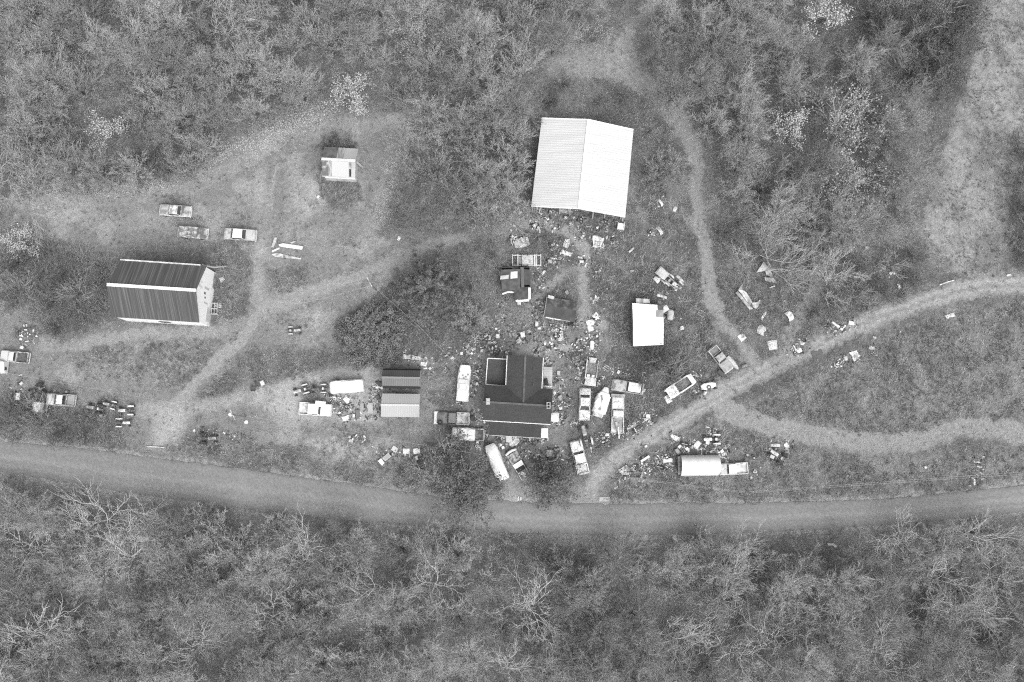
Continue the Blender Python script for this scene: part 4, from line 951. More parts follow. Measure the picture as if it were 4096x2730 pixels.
for i, (u, v, s) in enumerate([(2250,330,.8),(2400,400,.7),(2480,390,.7),(2600,520,.7),(2200,400,.8),(2690,520,.6)]):
    plant('brush%d' % (i % 2), u, v, 'bare bush in the rough grass above the pole barn', 'bush', 'bushes above the pole barn', s, 'brush_bush')
# the woods
WOODS = [('upper', [(-140,-140),(2460,-140),(2420,110),(2200,170),(2100,330),(2090,480),(2080,800),(1950,850),(1640,900),(1580,800),(1640,560),(1730,430),(1300,400),(1160,430),(940,540),(790,640),(640,700),(200,715),(-140,690)]),
         ('east', [(2700,-140),(3880,-140),(3830,0),(3640,330),(3690,480),(3620,700),(3590,900),(3480,1000),(3300,900),(3000,820),(2900,760),(2860,600),(2740,420),(2600,260),(2600,60)]),
         ('lower', [(-140,1980),(520,2050),(1218,2135),(1741,2185),(2437,2205),(3133,2195),(4096,2120),(4230,2140),(4230,2860),(-140,2860)])]
LAB = {'upper': ('bare grey deciduous tree in the upper wood beyond the clearing', 'bare trees of the upper wood'),
       'east': ('bare twiggy deciduous tree in the wood between grass loop and slope field', 'bare trees of the wood by the slope field'),
       'lower': ('bare grey deciduous tree in the wood below the paved road', 'bare trees of the wood below the road')}
rw = random.Random(99)
for nm, poly in WOODS:
    us = [p[0] for p in poly]; vs2 = [p[1] for p in poly]
    for _ in range(6000):
        if n_tree >= 500: break
        u, v = rw.uniform(min(us), max(us)), rw.uniform(min(vs2), max(vs2))
        if inside_dist(poly, np.array([u]), np.array([v]))[0] < 8: continue
        md = {'upper': 108, 'east': 106, 'lower': 110}[nm]
        if any((u - a) ** 2 + (v - b) ** 2 < (md if q == 0 else q * .9 + 25) ** 2 for a, b, q in taken): continue
        taken.append((u, v, 0)); k = rw.random()
        kind = 'bare%d' % rw.randrange(7) if k < .72 else ('fine%d' % rw.randrange(3) if k < .93 else 'mid_leaf%d' % rw.randrange(2))
        if kind[0] == 'm': plant(kind, u, v, 'leaf bearing young tree among the bare trees of the %s wood' % {'upper': 'upper', 'east': 'slope side', 'lower': 'lower'}[nm], 'tree', 'leafy trees of the %s wood' % nm, rw.uniform(.5, .8), 'leafy_tree')
        else: plant(kind, u, v, LAB[nm][0], 'tree', LAB[nm][1], rw.uniform(.75, 1.1) * (1.15 if kind[0] == 'f' else 1), 'bare_tree')
print('trees', n_tree)
# ------------------------------------------------------------------ vehicles (front along +x)
def veh(name, label, u, v, deg, cat, group=None, z=0.8):
    x, y = P(u, v, z); return empty(name, (x, y, 0), label, cat, math.radians(deg), group)
CHROME = lambda: mat(.55, .35, 3, grain=.05, rough=.4)
def xsec(x, hw, zb, zt, r=.12):
    return [(x, -hw * .94, zb), (x, -hw, zb + .12), (x, -hw, zt - r), (x, -hw + r, zt), (x, 0, zt + .03), (x, hw - r, zt), (x, hw, zt - r), (x, hw, zb + .12), (x, hw * .94, zb)]
def wheels(root, L, W, r=.34, f=.31, b=-.30, rim=.4):
    for fx in (f, b):
        for s in (-1, 1):
            m = MB(); c = (fx * L, s * (W / 2 - .10), r)
            m.lathe([(r * .55, -.10), (r * .94, -.11), (r, -.06), (r, .06), (r * .94, .11), (r * .55, .10), (r * .55, -.10)], 14, c, 'y'); t = obj('wheel', m, RUBBER(), root)
            m = MB(); m.lathe([(0, .06), (r * .3, .08), (r * .54, .05), (r * .54, -.05), (0, -.06)], 12, c, 'y'); obj('rim', m, mat(rim, grain=.1), t)
def panel(root, name, m_, x0, x1, hw0, hw1, z0, z1, crown=.05, nu=6, th=.03):
    m = MB()
    def fn(u, v):
        hw = hw0 * (1 - u) + hw1 * u; s = 2 * v - 1
        return (x0 + (x1 - x0) * u, s * hw, z0 * (1 - u) + z1 * u + crown * (1 - s * s) - .03 * (2 * u - 1) ** 2)
    m.surf(fn, nu, 6, th); return obj(name, m, m_, root)
def cabin(root, body, roof, xr, xf, rr, rf, hw, zb, zr, glass=True, roofless=False, pill=.07):
    """greenhouse: base xr..xf, roof rr..rf"""
    tw = hw * .80
    C0 = [(xf, -hw * .95, zb), (xf, hw * .95, zb), (xr, hw * .95, zb), (xr, -hw * .95, zb)]
    C1 = [(rf, -tw, zr), (rf, tw, zr), (rr, tw, zr), (rr, -tw, zr)]
    m = MB()
    for i in range(4): m.tube([C0[i], C1[i]], pill, 5)
    for i in range(4): m.tube([C1[i], C1[(i + 1) % 4]], pill * .8, 5)
    obj('pillars', m, body, root)
    if glass:
        for nm, a, b in (('windshield', 0, 1), ('rear_window', 2, 3), ('side_window', 1, 2), ('side_window', 3, 0)):
            q = [Vector(C0[a]), Vector(C0[b]), Vector(C1[b]), Vector(C1[a])]; c = sum(q, Vector()) / 4
            q = [c + (p - c) * .93 for p in q]; n = (q[1] - q[0]).cross(q[3] - q[0]).normalized() * .012
            m = MB(); m.prism([tuple(p - n) for p in q], [tuple(p + n) for p in q]); obj(nm, m, GLASS(), root, smooth=False)
    if not roofless: panel(root, 'roof', roof, rr - .08, rf + .08, tw + .04, tw + .03, zr + .06, zr + .06, .07, 6, .06)
    m = MB(); m.box(((xr + xf) / 2, 0, zb - .25), (xf - xr - .1, hw * 1.7, .1)); obj('interior_floor', m, mat(.04), root)
    for s in (-1, 1):
        m = MB(); m.box((xr * .4 + xf * .6, s * hw * .45, zb - .15), (.5, .5, .2), 0, .05); m.box((xr * .55 + xf * .45 - .15, s * hw * .45, zb), (.14, .5, .4), 0, .04); obj('seat', m, mat(.12, .2, 3), root)
def lights(root, L, W, z=.66):
    for s in (-1, 1):
        m = MB(); m.lathe([(0, .05), (.10, .03), (.11, -.02)], 10, (L / 2 - .01, s * W * .36, z), 'x'); obj('headlight', m, mat(.7, grain=0, rough=.2), root)
        m = MB(); m.box((-L / 2 - .005, s * W * .38, z - .06), (.05, .2, .12)); obj('tail_light', m, mat(.12), root)
def bumpers(root, L, W, m_=None):
    for s, nm in ((1, 'front_bumper'), (-1, 'rear_bumper')):
        m = MB(); m.tube([(s * (L / 2 - .05), -W / 2, .46), (s * (L / 2 + .07), -W * .4, .46), (s * (L / 2 + .10), 0, .46), (s * (L / 2 + .07), W * .4, .46), (s * (L / 2 - .05), W / 2, .46)], .09, 6); obj(nm, m, m_ or CHROME(), root)
def sedan(label, u, v, deg, L, W, body, roof, hood, trunk, cab=(-.27, .15, -.19, .05), name='sedan', roofless=False, cat='car', glass=True, group=None, hoodless=False):
    r = veh(name, label, u, v, deg, cat, group); hw = W / 2
    m = MB(); m.loft([xsec(x * L, hw * k, zb, zt) for x, k, zb, zt in ((-.5, .86, .42, .78), (-.475, .96, .34, .86), (-.3, 1, .28, .90), (0, 1, .26, .90), (.27, 1, .28, .92), (.47, .96, .34, .86), (.5, .88, .42, .76))]); obj('body', m, body, r)
    if not hoodless: panel(r, 'hood', hood, (cab[1] + .015) * L, .475 * L, hw * .88, hw * .80, .955, .90, .06)
    else:
        m = MB(); m.box((.31 * L, 0, .86), (.3 * L, W * .72, .1)); obj('engine_bay', m, mat(.04, .12, 5), r)
        m = MB(); m.box((.3 * L, 0, .95), (.6, .45, .15), 0, .05); m.lathe([(.2, 0), (.2, .1), (0, .12)], 10, (.3 * L, 0, 1.1)); obj('engine', m, mat(.12, .3, 5), r)
    panel(r, 'trunk_lid', trunk, -.475 * L, (cab[0] - .015) * L, hw * .80, hw * .86, .89, .945, .05)
    cabin(r, body, roof, cab[0] * L, cab[1] * L, cab[2] * L, cab[3] * L, hw * .93, .9, 1.36, glass, roofless)
    wheels(r, L, W); bumpers(r, L, W); lights(r, L, W); return r
def pickup(label, u, v, deg, L, W, body, roof, hood, bed, cab=(-.06, .16, -.03, .08), name='pickup_truck', bed_load=None, glass=True, group=None, sides=None, cat='truck', tailgate=True):
    r = veh(name, label, u, v, deg, cat, group); hw = W / 2; bx1 = cab[0] * L - .06; bx0 = -.5 * L
    m = MB(); m.loft([xsec(x * L, hw * k, zb, zt) for x, k, zb, zt in ((cab[0], 1, .36, .98), (.1, 1, .34, .98), (.3, 1, .34, 1.0), (.47, .97, .38, .94), (.5, .90, .45, .84))]); obj('body', m, body, r)
    panel(r, 'hood', hood, (cab[1] + .015) * L, .478 * L, hw * .88, hw * .80, 1.05, .99, .06)
    cabin(r, body, roof, cab[0] * L + .03, cab[1] * L, cab[2] * L, cab[3] * L, hw * .94, .99, 1.58, glass)
    m = MB(); m.box(((bx0 + bx1) / 2, 0, .58), (bx1 - bx0, W - .16, .06)); bd = obj('bed_floor', m, bed, r, smooth=False)
    sm = sides or body
    for s in (-1, 1):
        m = MB(); m.box(((bx0 + bx1) / 2, s * (hw - .07), .45), (bx1 - bx0, .14, .57), 0, .03); obj('bed_side', m, sm, r)
    m = MB(); m.box((bx1 - .05, 0, .641), (.1, W - .29, .36), 0, .02); obj('bed_front', m, sm, r)
    if tailgate: m = MB(); m.box((bx0 + .05, 0, .641), (.09, W - .29, .34), 0, .02); obj('tailgate', m, sm, r)
    wheels(r, L, W, .38); bumpers(r, L, W); lights(r, L, W, .75); return r
def cover_body(root, L, W, H, m_, front=.85, seed=1, name='cover', top=None, base=.25, sag=.0):
    """sheet pulled over a vehicle: hull of rounded sections with wrinkles"""
    rr = random.Random(seed); m = MB(); secs = []; n = 18; k = 22
    ph = [rr.uniform(0, 6) for _ in range(6)]
    for i in range(k + 1):
        f = i / k; x = (f - .5) * L; e = min(1, min(f, 1 - f) / .05) ** .5
        hh = (top(f) if top else 1.0) * H; ww = W / 2 * (.82 + .18 * e) * (front if f > .9 else 1 - (1 - front) * .2 * (f > .75)); s = []
        for j in range(n + 1):
            a = PI * j / n; c, sn = math.cos(a), math.sin(a)
            y = ww * math.copysign(abs(c) ** .35, c); z = base + (hh - base) * (.86 + .14 * e) * abs(sn) ** .45
            wv = .035 * math.sin(9 * f + 4 * a + ph[0]) + .03 * math.sin(21 * f - 7 * a + ph[1]) + .02 * math.sin(34 * f + 11 * a + ph[2]) - sag * math.sin(PI * f) * sn ** 2
            s.append((x, y + wv * c, z + wv * (sn > .3)))
        secs.append(s)
    m.loft(secs); return obj(name, m, m_, root)

rust = lambda a, b, sc=1.0, thr=.5: mat(a, b, sc, thr=thr, soft=.09, grain=.2, gscale=8, rough=.75)
# wrecks in the upper clearing
sedan('rusted out sedan with pale roof patches, nearest the wood in the clearing', 700, 843, -4, 5.2, 1.95, rust(.26, .5), rust(.75, .2, 1.4), rust(.10, .30), rust(.30, .16), cab=(-.2, .2, -.13, .1), name='wrecked_sedan')
w1 = sedan('roofless wrecked sedan with a white plank across its cabin', 770, 930, -5, 4.9, 1.95, rust(.15, .42, 1.4), mat(.3), rust(.09, .26, 1.5), rust(.12, .34, 1.6), cab=(-.33, .14, -.26, .04), name='wrecked_sedan', roofless=True, glass=False)
sedan('two tone wrecked sedan with clean white roof in the clearing', 960, 938, -4, 5.25, 2.0, rust(.34, .2), mat(.80, .7, 1), rust(.33, .2, 1.6, .6), rust(.16, .33, 1.2), cab=(-.28, .19, -.19, .08), name='wrecked_sedan')
# left side
pickup('silver pickup truck with empty dark bed at the frame edge', 58, 1428, 174, 4.6, 1.85, mat(.42, grain=.05, rough=.4), mat(.50, .42, 1, grain=.05), mat(.48, grain=.05, rough=.4), mat(.05, .09, 2), cab=(-.06, .2, -.03, .1), name='pickup_truck', sides=mat(.13, .5, 2))
wv = veh('panel_van', 'white van end just showing at the frame edge below the silver pickup', -40, 1467, 178, 'van')
cover_body(wv, 5.6, 2.1, 2.0, mat(.82, .7, 1), seed=3, name='body'); wheels(wv, 5.4, 2.0)
m = MB(); m.box((-2.83, .3, .9), (.06, .5, .6)); obj('rear_window', m, GLASS(), wv)
pickup('grey crew cab pickup parked beside the dark old tractor', 242, 1600, 176, 4.6, 1.95, mat(.34, .2, 1, grain=.1, rough=.4), mat(.55, .7, .9), rust(.42, .2, .8), mat(.22, .3, .8), cab=(-.2, .2, -.12, .06), sides=mat(.2, .4, 1))
tr = veh('utility_trailer', 'small dark trailer carrying a light truck cap beside the grey pickup', 158, 1630, -8, 'trailer')
m = MB(); m.box((0, 0, .5), (2.6, 1.7, .1)); obj('deck', m, mat(.06, .1, 2), tr)
for s in (-1, 1): m = MB(); m.box((0, s * .82, .601), (2.6, .06, .25)); obj('side_rail', m, mat(.05), tr)
m = MB(); m.tube([(1.3, -.5, .5), (2.3, 0, .5), (1.3, .5, .5)], .05, 5); obj('tow_bar', m, mat(.1), tr); wheels(tr, 2.6, 2.0, .3, 0, -.3)
cap = veh('camper_shell', 'light truck cap with sloped glass sitting on the dark trailer', 150, 1629, -8, 'truck cap', z=1.1)
m = MB(); m.prism([(-.75, -.95, .62), (.75, -.95, .62), (.75, .95, .62), (-.75, .95, .62)], [(-.65, -.75, 1.25), (.45, -.75, 1.25), (.45, .75, 1.25), (-.65, .75, 1.25)]); obj('shell', m, mat(.72, .6, 1), cap, smooth=False)
m = MB(); m.prism([(.47, -.68, 1.24), (.73, -.83, .66), (.73, .83, .66), (.47, .68, 1.24)], [(.51, -.68, 1.26), (.77, -.83, .68), (.77, .83, .68), (.51, .68, 1.26)]); obj('window', m, mat(.3, rough=.2), cap, smooth=False)

def tractor(label, u, v, deg, body, wheel, seat=.1, s=1.0, big=.62, L=2.5, tw=1.5, name='tractor', cat='tractor', fender=None, loader=False, front=True, sx=1.0):
    r = veh(name, label, u, v, deg, cat); r.scale = (s, s, s); b = PAINT(body, body * .4)
    m = MB(); m.loft([xsec(x, hw, zb, zt, .06) for x, hw, zb, zt in ((.05, .22, .5, 1.12), (.3, .26, .5, 1.16), (1.2, .24, .5, 1.10), (1.38, .18, .55, 1.0))]); hd = obj('hood', m, b, r)
    m = MB(); m.box((1.385, 0, .6), (.04, .3, .36)); obj('grille', m, mat(.06), hd)
    m = MB(); m.box((-.1, 0, .42), (2.6, .24, .2), 0, .03); m.box((-.75, 0, .45), (.55, .45, .4), 0, .08); obj('chassis', m, mat(.07, .15, 4), r)
    m = MB(); m.surf(lambda a, c: (-.72 + .4 * (a - .5), .44 * (c - .5), 1.02 + .2 * max(0, .35 - a) * 3), 5, 4, .05); m.tube([(-.75, 0, .8), (-.72, 0, 1.0)], .05, 5); obj('seat', m, mat(seat, grain=.05), r)
    m = MB(); m.torus(.19, .018, (-.18, 0, 1.3), 'z', 14, 5); m.tube([(.1, 0, 1.0), (-.18, 0, 1.3)], .02, 5); m.tube([(-.37, 0, 1.3), (.01, 0, 1.3)], .012, 4); obj('steering_wheel', m, mat(.05), r)
    m = MB(); m.tube([(.75, .12, 1.1), (.75, .12, 1.65)], .035, 6); obj('exhaust_pipe', m, mat(.1, .2, 4), r)
    m = MB(); m.tube([(-.8, -tw / 2, big), (-.8, tw / 2, big)], .08, 6); m.tube([(1.15, -tw * .38, .36), (1.15, tw * .38, .36)], .05, 6); obj('axles', m, mat(.08), r)
    for sgn in (-1, 1):
        c = (-.8, sgn * tw / 2, big); m = MB(); m.lathe([(big * .55, -.14), (big * .9, -.16), (big, -.10), (big, .10), (big * .9, .16), (big * .55, .14), (big * .55, -.14)], 18, c, 'y')
        for k in range(14):
            a = 2 * PI * k / 14; m.tube([(c[0] + big * 1.0 * math.cos(a), c[1] - .12, c[2] + big * 1.0 * math.sin(a)), (c[0] + big * 1.0 * math.cos(a + .12), c[1] + .12, c[2] + big * 1.0 * math.sin(a + .12))], .025, 4)
        t = obj('wheel', m, RUBBER() if wheel < .3 else mat(wheel, wheel * .8, 3), r)
        m = MB(); m.lathe([(0, sgn * .02), (big * .5, sgn * .10), (big * .54, sgn * .06), (big * .54, -sgn * .06), (0, -sgn * .03)], 14, c, 'y'); obj('rim', m, mat(max(body, .2), grain=.1), t)
        if front:
            c = (1.15, sgn * tw * .40, .30); m = MB(); m.lathe([(.16, -.07), (.29, -.08), (.3, -.04), (.3, .04), (.29, .08), (.16, .07), (.16, -.07)], 14, c, 'y'); t = obj('wheel', m, RUBBER(), r)
            m = MB(); m.lathe([(0, .04), (.15, .05), (.15, -.05), (0, -.04)], 10, c, 'y'); obj('rim', m, mat(max(body, .2)), t)
        if fender is not None:
            m = MB(); m.surf(lambda a, c_: (-.8 + (big + .09) * math.cos(.25 + a * 2.2), sgn * (tw / 2 - .02) + .24 * (c_ - .5) * sx, big + (big + .09) * math.sin(.25 + a * 2.2)), 8, 2, .025); obj('fender', m, PAINT(fender), r)
    if loader:
        for sgn in (-1, 1): m = MB(); m.tube([(-.3, sgn * .45, .95), (1.0, sgn * .45, 1.0), (1.8, sgn * .45, .35)], .05, 5); obj('loader_arm', m, b, r)
        m = MB(); m.surf(lambda a, c_: (1.8 + .35 * math.sin(a * 2.6), 1.5 * (c_ - .5), .12 + .45 * (1 - math.cos(a * 2.6)) * .5), 6, 2, .03); obj('bucket', m, mat(.3, .15, 3), r)
    return r
tractor('dark old tractor with large bare tyres beside the light truck cap', 145, 1562, 203, .10, .03, .15, 1.0, .66)
tractor('grey tractor with white round seat, first of the roadside row', 378, 1633, 168, .36, .03, .75, .95)
tractor('small light tractor with pale fenders in the middle of the roadside row', 438, 1619, 168, .45, .03, .2, .82, fender=.62)
tractor('tractor with white hood and white fenders, last of the roadside row', 505, 1643, 180, .85, .03, .1, .95, fender=.85)
tractor('white lawn tractor standing alone below the roadside tractor row', 491, 1692, 0, .85, .03, .1, .88, fender=.85)
tractor('small loader tractor parked on the lawn between the grass tracks', 1175, 1322, 3, .5, .03, .3, .80, .5, loader=False, fender=.45)
tractor('narrow light tractor at the head of the pair by the white covered camper', 1205, 1562, 196, .55, .03, .5, .95, fender=.5)
tractor('dark stripped tractor behind the narrow light tractor', 1277, 1556, 182, .12, .03, .6, .9, fender=.45)
tractor('dark derelict tractor sunk in weeds above the paved road', 832, 1754, 0, .25, .03, .06, 1.0)
tractor('white hooded tractor with white fenders above the arched shelter', 2848, 1758, 180, .85, .03, .7, 1.0, fender=.8)
tractor('long white tractor parked by itself east of the arched shelter', 3112, 1824, 143, .72, .03, .3, 1.05, .55)
tractor('dismantled tractor with pale fenders and dark tyres beside the lane mouth', 2340, 1745, 102, .45, .03, .2, 1.25, .55, fender=.6)
tractor('riding mower with white seat and tank near the tar roofed shed', 2305, 1373, 55, .38, .03, .85, .62, .38, fender=.75, name='riding_mower', cat='mower')

# by the garages
cv = veh('covered_camper', 'long white covered camper beside the gambrel shed', 1388, 1546, 4, 'camper', z=1.2)
cover_body(cv, 5.5, 2.15, 2.0, mat(.84, .80, .5, grain=.02), front=.97, seed=11); wheels(cv, 5.0, 2.0, .32)
m = MB(); m.tube([(-2.7, -.4, .4), (-3.3, 0, .4), (-2.7, .4, .4)], .05, 5); obj('tow_bar', m, mat(.2), cv)
pw = pickup('white rusted pickup with a loose panel across its roof by the tyres', 1260, 1638, -4, 5.2, 2.05, rust(.78, .35, 1.0, .60), rust(.84, .4, 1.2, .66), rust(.82, .3, 1.2, .63), rust(.25, .65, 1.0), cab=(-.16, .18, -.18, .12))
x, y = P(1281, 1617, 1.8); m = MB(); m.surf(lambda a, b: (1.7 * (a - .5), .95 * (b - .5), .06 * math.sin(a * 3)), 4, 3, .04)
tag(obj('loose_sheet', m, mat(.80, .6, 1.5), None, loc=(x, y, 1.76), rz=-.12), 'white loose sheet lying on the roof of the rusted pickup', 'sheet')
tc = veh('tarped_boat', 'white tarped boat on a trailer beside the farmhouse', 1854, 1533, 85, 'boat', z=1.2)
cover_body(tc, 6.0, 2.1, 1.5, mat(.82, .86, .6, grain=.03), front=.9, seed=21, top=lambda f: .85 + .25 * math.exp(-((f - .42) / .15) ** 2))
panel(tc, 'cabin_cover', mat(.58, .5, 1), -1.3, .55, .70, .85, 1.72, 1.66, .08); panel(tc, 'cabin_top', mat(.74, .68, 1), -1.0, -.2, .5, .6, 1.86, 1.86, .03)
for x_, y_ in ((1.0, -.3), (1.2, .2), (1.75, .8), (.75, .0), (1.4, -.6)):
    m = MB(); m.lathe([(0, .07), (.14, .05), (.16, 0)], 8, (x_, y_, 1.5)); obj('stone_weight', m, mat(.2), tc)
wheels(tc, 5.0, 2.0, .3, 0, -.1)
ft = pickup('old flatbed truck with white front plate and junk laden bed', 1810, 1674, 178, 5.3, 2.05, mat(.07, .14, 1.5), mat(.16, .10, .9), mat(.16, .08, 1), mat(.6, .15, 1.1), cab=(-.12, .14, -.10, .10), name='flatbed_truck', sides=rust(.6, .25))
m = MB(); m.box((2.72, 0, .45), (.65, 2.1, .45), 0, .05); obj('front_plate', m, mat(.82, .7, 1), ft)
m = MB(); m.torus(.33, .09, (2.0, .75, 1.12)); obj('spare_tyre', m, RUBBER(), ft)
tt = pickup('truck with its cab and bed under a white tarp and a dark open rear', 1873, 1738, -2, 5.0, 1.95, mat(.06, .1, 2), mat(.6), mat(.05, .09, 2), mat(.06, .16, 2), cab=(-.1, .2, -.06, .1), name='tarp_covered_truck', sides=mat(.12, .5, 2))
tt.rotation_euler = (0, 0, math.radians(178)); o = cover_body(tt, 3.8, 2.15, 1.75, mat(.82, .78, .5, grain=.02), front=1.0, seed=31); o.location = (.75, 0, 0)
vv = veh('covered_van', 'van wrapped in a torn white cover below the farmhouse porch', 1986, 1850, 112, 'van', z=1.4)
cover_body(vv, 6.2, 2.2, 1.95, mat(.80, .84, .6, grain=.03), front=.86, seed=41, top=lambda f: 1 - .22 * max(0, f - .8) / .2); wheels(vv, 5.6, 2.0, .36)
m = MB(); m.surf(lambda a, b: (.2 + 2.35 + .6 * (a - .5), 1.4 * (b - .5), 1.78 - .2 * a), 3, 3, .03); obj('windshield', m, mat(.5, rough=.2), vv)
m = MB(); m.surf(lambda a, b: (-.9 + .6 * a, .55 + .4 * b, 2.03 + .02 * math.sin(a * 5)), 4, 4, .02); obj('tear_patch', m, mat(.4, .55, 3), vv)
st_ = veh('stripped_truck', 'stripped truck with bare ladder frame and loaded bed beside the covered van', 2066, 1848, 121, 'truck')
for s in (-1, 1):
    m = MB(); m.tube([(-3.1, s * .75, .65), (-.6, s * .82, .65), (1.0, s * .8, .65)], .08, 6); obj('frame_rail', m, mat(.55, .2, 1.5), st_)
m = MB(); m.box((.75, 0, .6), (1.7, 1.9, .5), 0, .08); obj('load_bed', m, mat(.07, .3, 2.5), st_)
m = MB(); m.tube([(1.75, -.95, .75), (1.95, -.3, .95), (1.95, .3, .95), (1.75, .95, .75)], .22, 8); obj('front_panel', m, mat(.8, .6, 1), st_)
panel(st_, 'roof', mat(.84, .75, 1), -.95, -.15, .8, .85, 1.3, 1.3, .06); m = MB(); m.box((-.55, 0, .72), (.7, 1.5, .5), 0, .05); obj('cab', m, mat(.1), st_)
m = MB(); m.box((-1.35, 0, .7), (.75, 1.45, .08)); obj('dark_tray', m, mat(.03), st_)
panel(st_, 'loose_hood', rust(.5, .3), -2.9, -1.9, .1, .55, .85, .9, .08)
for x_ in (-1.8, .3): m = MB(); m.box((x_, 0, .62), (.12, 1.5, .1)); obj('crossmember', m, mat(.5), st_)
wheels(st_, 5.2, 1.9, .36, .3, -.3)
pickup('clean white pickup truck parked at the mouth of the gravel lane', 2318, 1830, 104, 5.4, 2.0, mat(.82, .76, .5, grain=.03, rough=.4), mat(.84, grain=.02), mat(.84, grain=.02, rough=.4), mat(.45, .7, 1.2), cab=(-.2, .17, -.16, .08))
sedan('tail finned white topped sedan parked along the farmhouse lane', 2339, 1617, 268, 5.1, 1.9, rust(.6, .8, 1.0), rust(.75, .55, .8), rust(.82, .62, 1.5, .6), rust(.50, .65, 1.5), cab=(-.30, .20, -.18, .06))
bo = veh('tarped_cruiser', 'cabin boat under a ragged white tarp next to the tail finned sedan', 2407, 1612, 72, 'boat', z=1.2)
cover_body(bo, 3.6, 2.35, 1.5, mat(.84, .78, .8, grain=.02), front=.8, seed=51)
m = MB(); m.loft([[(x, -h, .4), (x, -h * 1.05, .9), (x, -h * .8, 1.05), (x, h * .8, 1.05), (x, h * 1.05, .9), (x, h, .4)] for x, h in ((-2.4, .8), (0, .95), (1.6, .8), (2.7, .35))]); obj('hull', m, rust(.6, .35), bo)
panel(bo, 'foredeck', rust(.75, .5, 2), 1.75, 2.65, .6, .3, 1.12, 1.1, .06)
m = MB(); m.box((.75, .25, 1.56), (.85, .28, .05), .5); obj('board_weight', m, mat(.15), bo); m = MB(); m.tube([(.9, .2, 1.56), (-1.3, -.1, 1.62)], .03, 4); obj('rope', m, mat(.1), bo)
m = MB(); m.lathe([(0, .1), (.2, .08), (.24, 0)], 10, (-1.1, 0, 1.56)); obj('pot_weight', m, mat(.2), bo)
pk = pickup('worn pickup truck with planks sticking out of its bed by the lane', 2471, 1660, 88, 5.8, 2.05, rust(.5, .7, .9), rust(.62, .35, 1.2), rust(.75, .5, .9), rust(.22, .5, .7), cab=(-.06, .15, -.05, .10), tailgate=False)
m = MB(); m.box((3.15, 0, .4), (.6, 2.3, .35), 0, .06); obj('winch_bumper', m, mat(.16, .28, 2), pk)
m = MB(); m.box((1.9, .1, 1.14), (.18, 1.2, .12)); m.box((1.9, -.1, 1.24), (.4, .2, .1)); obj('hood_rack', m, mat(.75), pk)
for i, (x0, y0, x1, y1, w_, t_) in enumerate(((-.6, .6, -3.2, -.2, .32, .2), (-1.2, .3, -3.5, -.35, .35, .28), (-2.0, -.1, -3.9, -.3, .2, .8))):
    x, y = pk.location[:2]; a = pk.rotation_euler[2]; p, q = rotz((x0, y0, 0), a), rotz((x1, y1, 0), a); m = MB(); beam(m, (p[0] + x, p[1] + y, 1.08 + .09 * i), (q[0] + x, q[1] + y, .75 + .1 * i), w_, .06)
    tag(obj('plank', m, mat(t_, t_ * .6, 2), None), ('grey wide plank lying crosswise in the worn pickup bed', 'long brown plank hanging out of the worn pickup bed', 'white painted plank hanging lowest out of the worn pickup bed')[i], 'plank')
wb = veh('truck_bed_wreck', 'skeleton of a truck bed with white side and junk at both ends', 2366, 1487, 83, 'wreck')
m = MB(); m.box((.2, 0, .4), (3.2, 1.8, .1)); obj('floor', m, mat(.12, .2, 2), wb)
m = MB(); m.box((.3, .92, .501), (3.2, .16, .5), 0, .03); obj('bed_side', m, mat(.8, .5, 1.5), wb); m = MB(); m.box((.5, -.92, .501), (2.8, .12, .45), 0, .03); obj('bed_side', m, rust(.4, .6, 1.5), wb)
panel(wb, 'crumpled_hood', rust(.45, .62, 2), -2.4, -1.0, .95, .85, .95, .9, .12); panel(wb, 'fender', rust(.35, .55), 1.4, 2.3, .4, .7, .8, .8, .2)
m = MB(); m.box((-.75, .45, .9), (.4, .5, .25), .1, .03); m.box((-.75, -.3, .9), (.4, .5, .22), -.1, .03); obj('carton', m, mat(.75), wb); wheels(wb, 5, 1.9, .34, .3, -.35)
sedan('wrecked sedan with bleached roof beside the brambles', 2512, 1548, 171, 5.0, 1.95, rust(.36, .2, 1.2), rust(.72, .5, 1.0), rust(.3, .12, 1.5), rust(.42, .3, 1.4), cab=(-.46, .05, -.40, -.02), name='wrecked_sedan')
hu = veh('car_shell', 'gutted white car shell with open top beside the gravel lane', 2723, 1546, 33, 'car')
m = MB()
for s in (-1, 1): m.loft([[(x, s * hw, .35), (x, s * (hw - .22), .35), (x, s * (hw - .22), zt), (x, s * hw, zt)] for x, hw, zt in ((-2.7, .85, .8), (-2, .98, .9), (0, 1.0, .92), (1.8, .98, .9), (2.5, .85, .82))])
obj('body', m, rust(.82, .45, 1.2, .62), hu)
m = MB(); m.box((0, 0, .35), (5.0, 1.6, .08)); obj('floor', m, mat(.05, .1, 2), hu); panel(hu, 'hood', rust(.82, .3, 1.4, .58), -2.55, -.75, .75, .85, .92, .95, .05); panel(hu, 'tail_panel', rust(.84, .5, 2), 1.75, 2.55, .9, .8, .95, .9, .05)
m = MB(); m.surf(lambda a, b: (-.3 + 1.7 * a, 1.3 * (b - .5), .58 + .08 * math.sin(a * 4 + b * 3)), 6, 5, .05); obj('seat_cover', m, mat(.09, .13, 2), hu); m = MB(); m.torus(.2, .02, (-.45, .35, .95)); obj('steering_wheel', m, mat(.5), hu); wheels(hu, 5.0, 1.9, .33)
jp = pickup('old jeep like truck with a framed cab pointing down at the lane', 2883, 1437, -53, 4.6, 1.8, rust(.34, .25), mat(.12, .3, 2), rust(.26, .2), mat(.22, .14, 1), cab=(-.22, .12, -.16, .04), name='old_truck', sides=rust(.3, .5))
m = MB(); m.box((1.9, -1.35, .2), (1.3, .7, .45), .2, .08); obj('toolbox', m, mat(.06), jp)
db = veh('overturned_boat', 'upturned pale rowing boat lying along the old truck', 2932, 1452, -50, 'boat', z=.4)
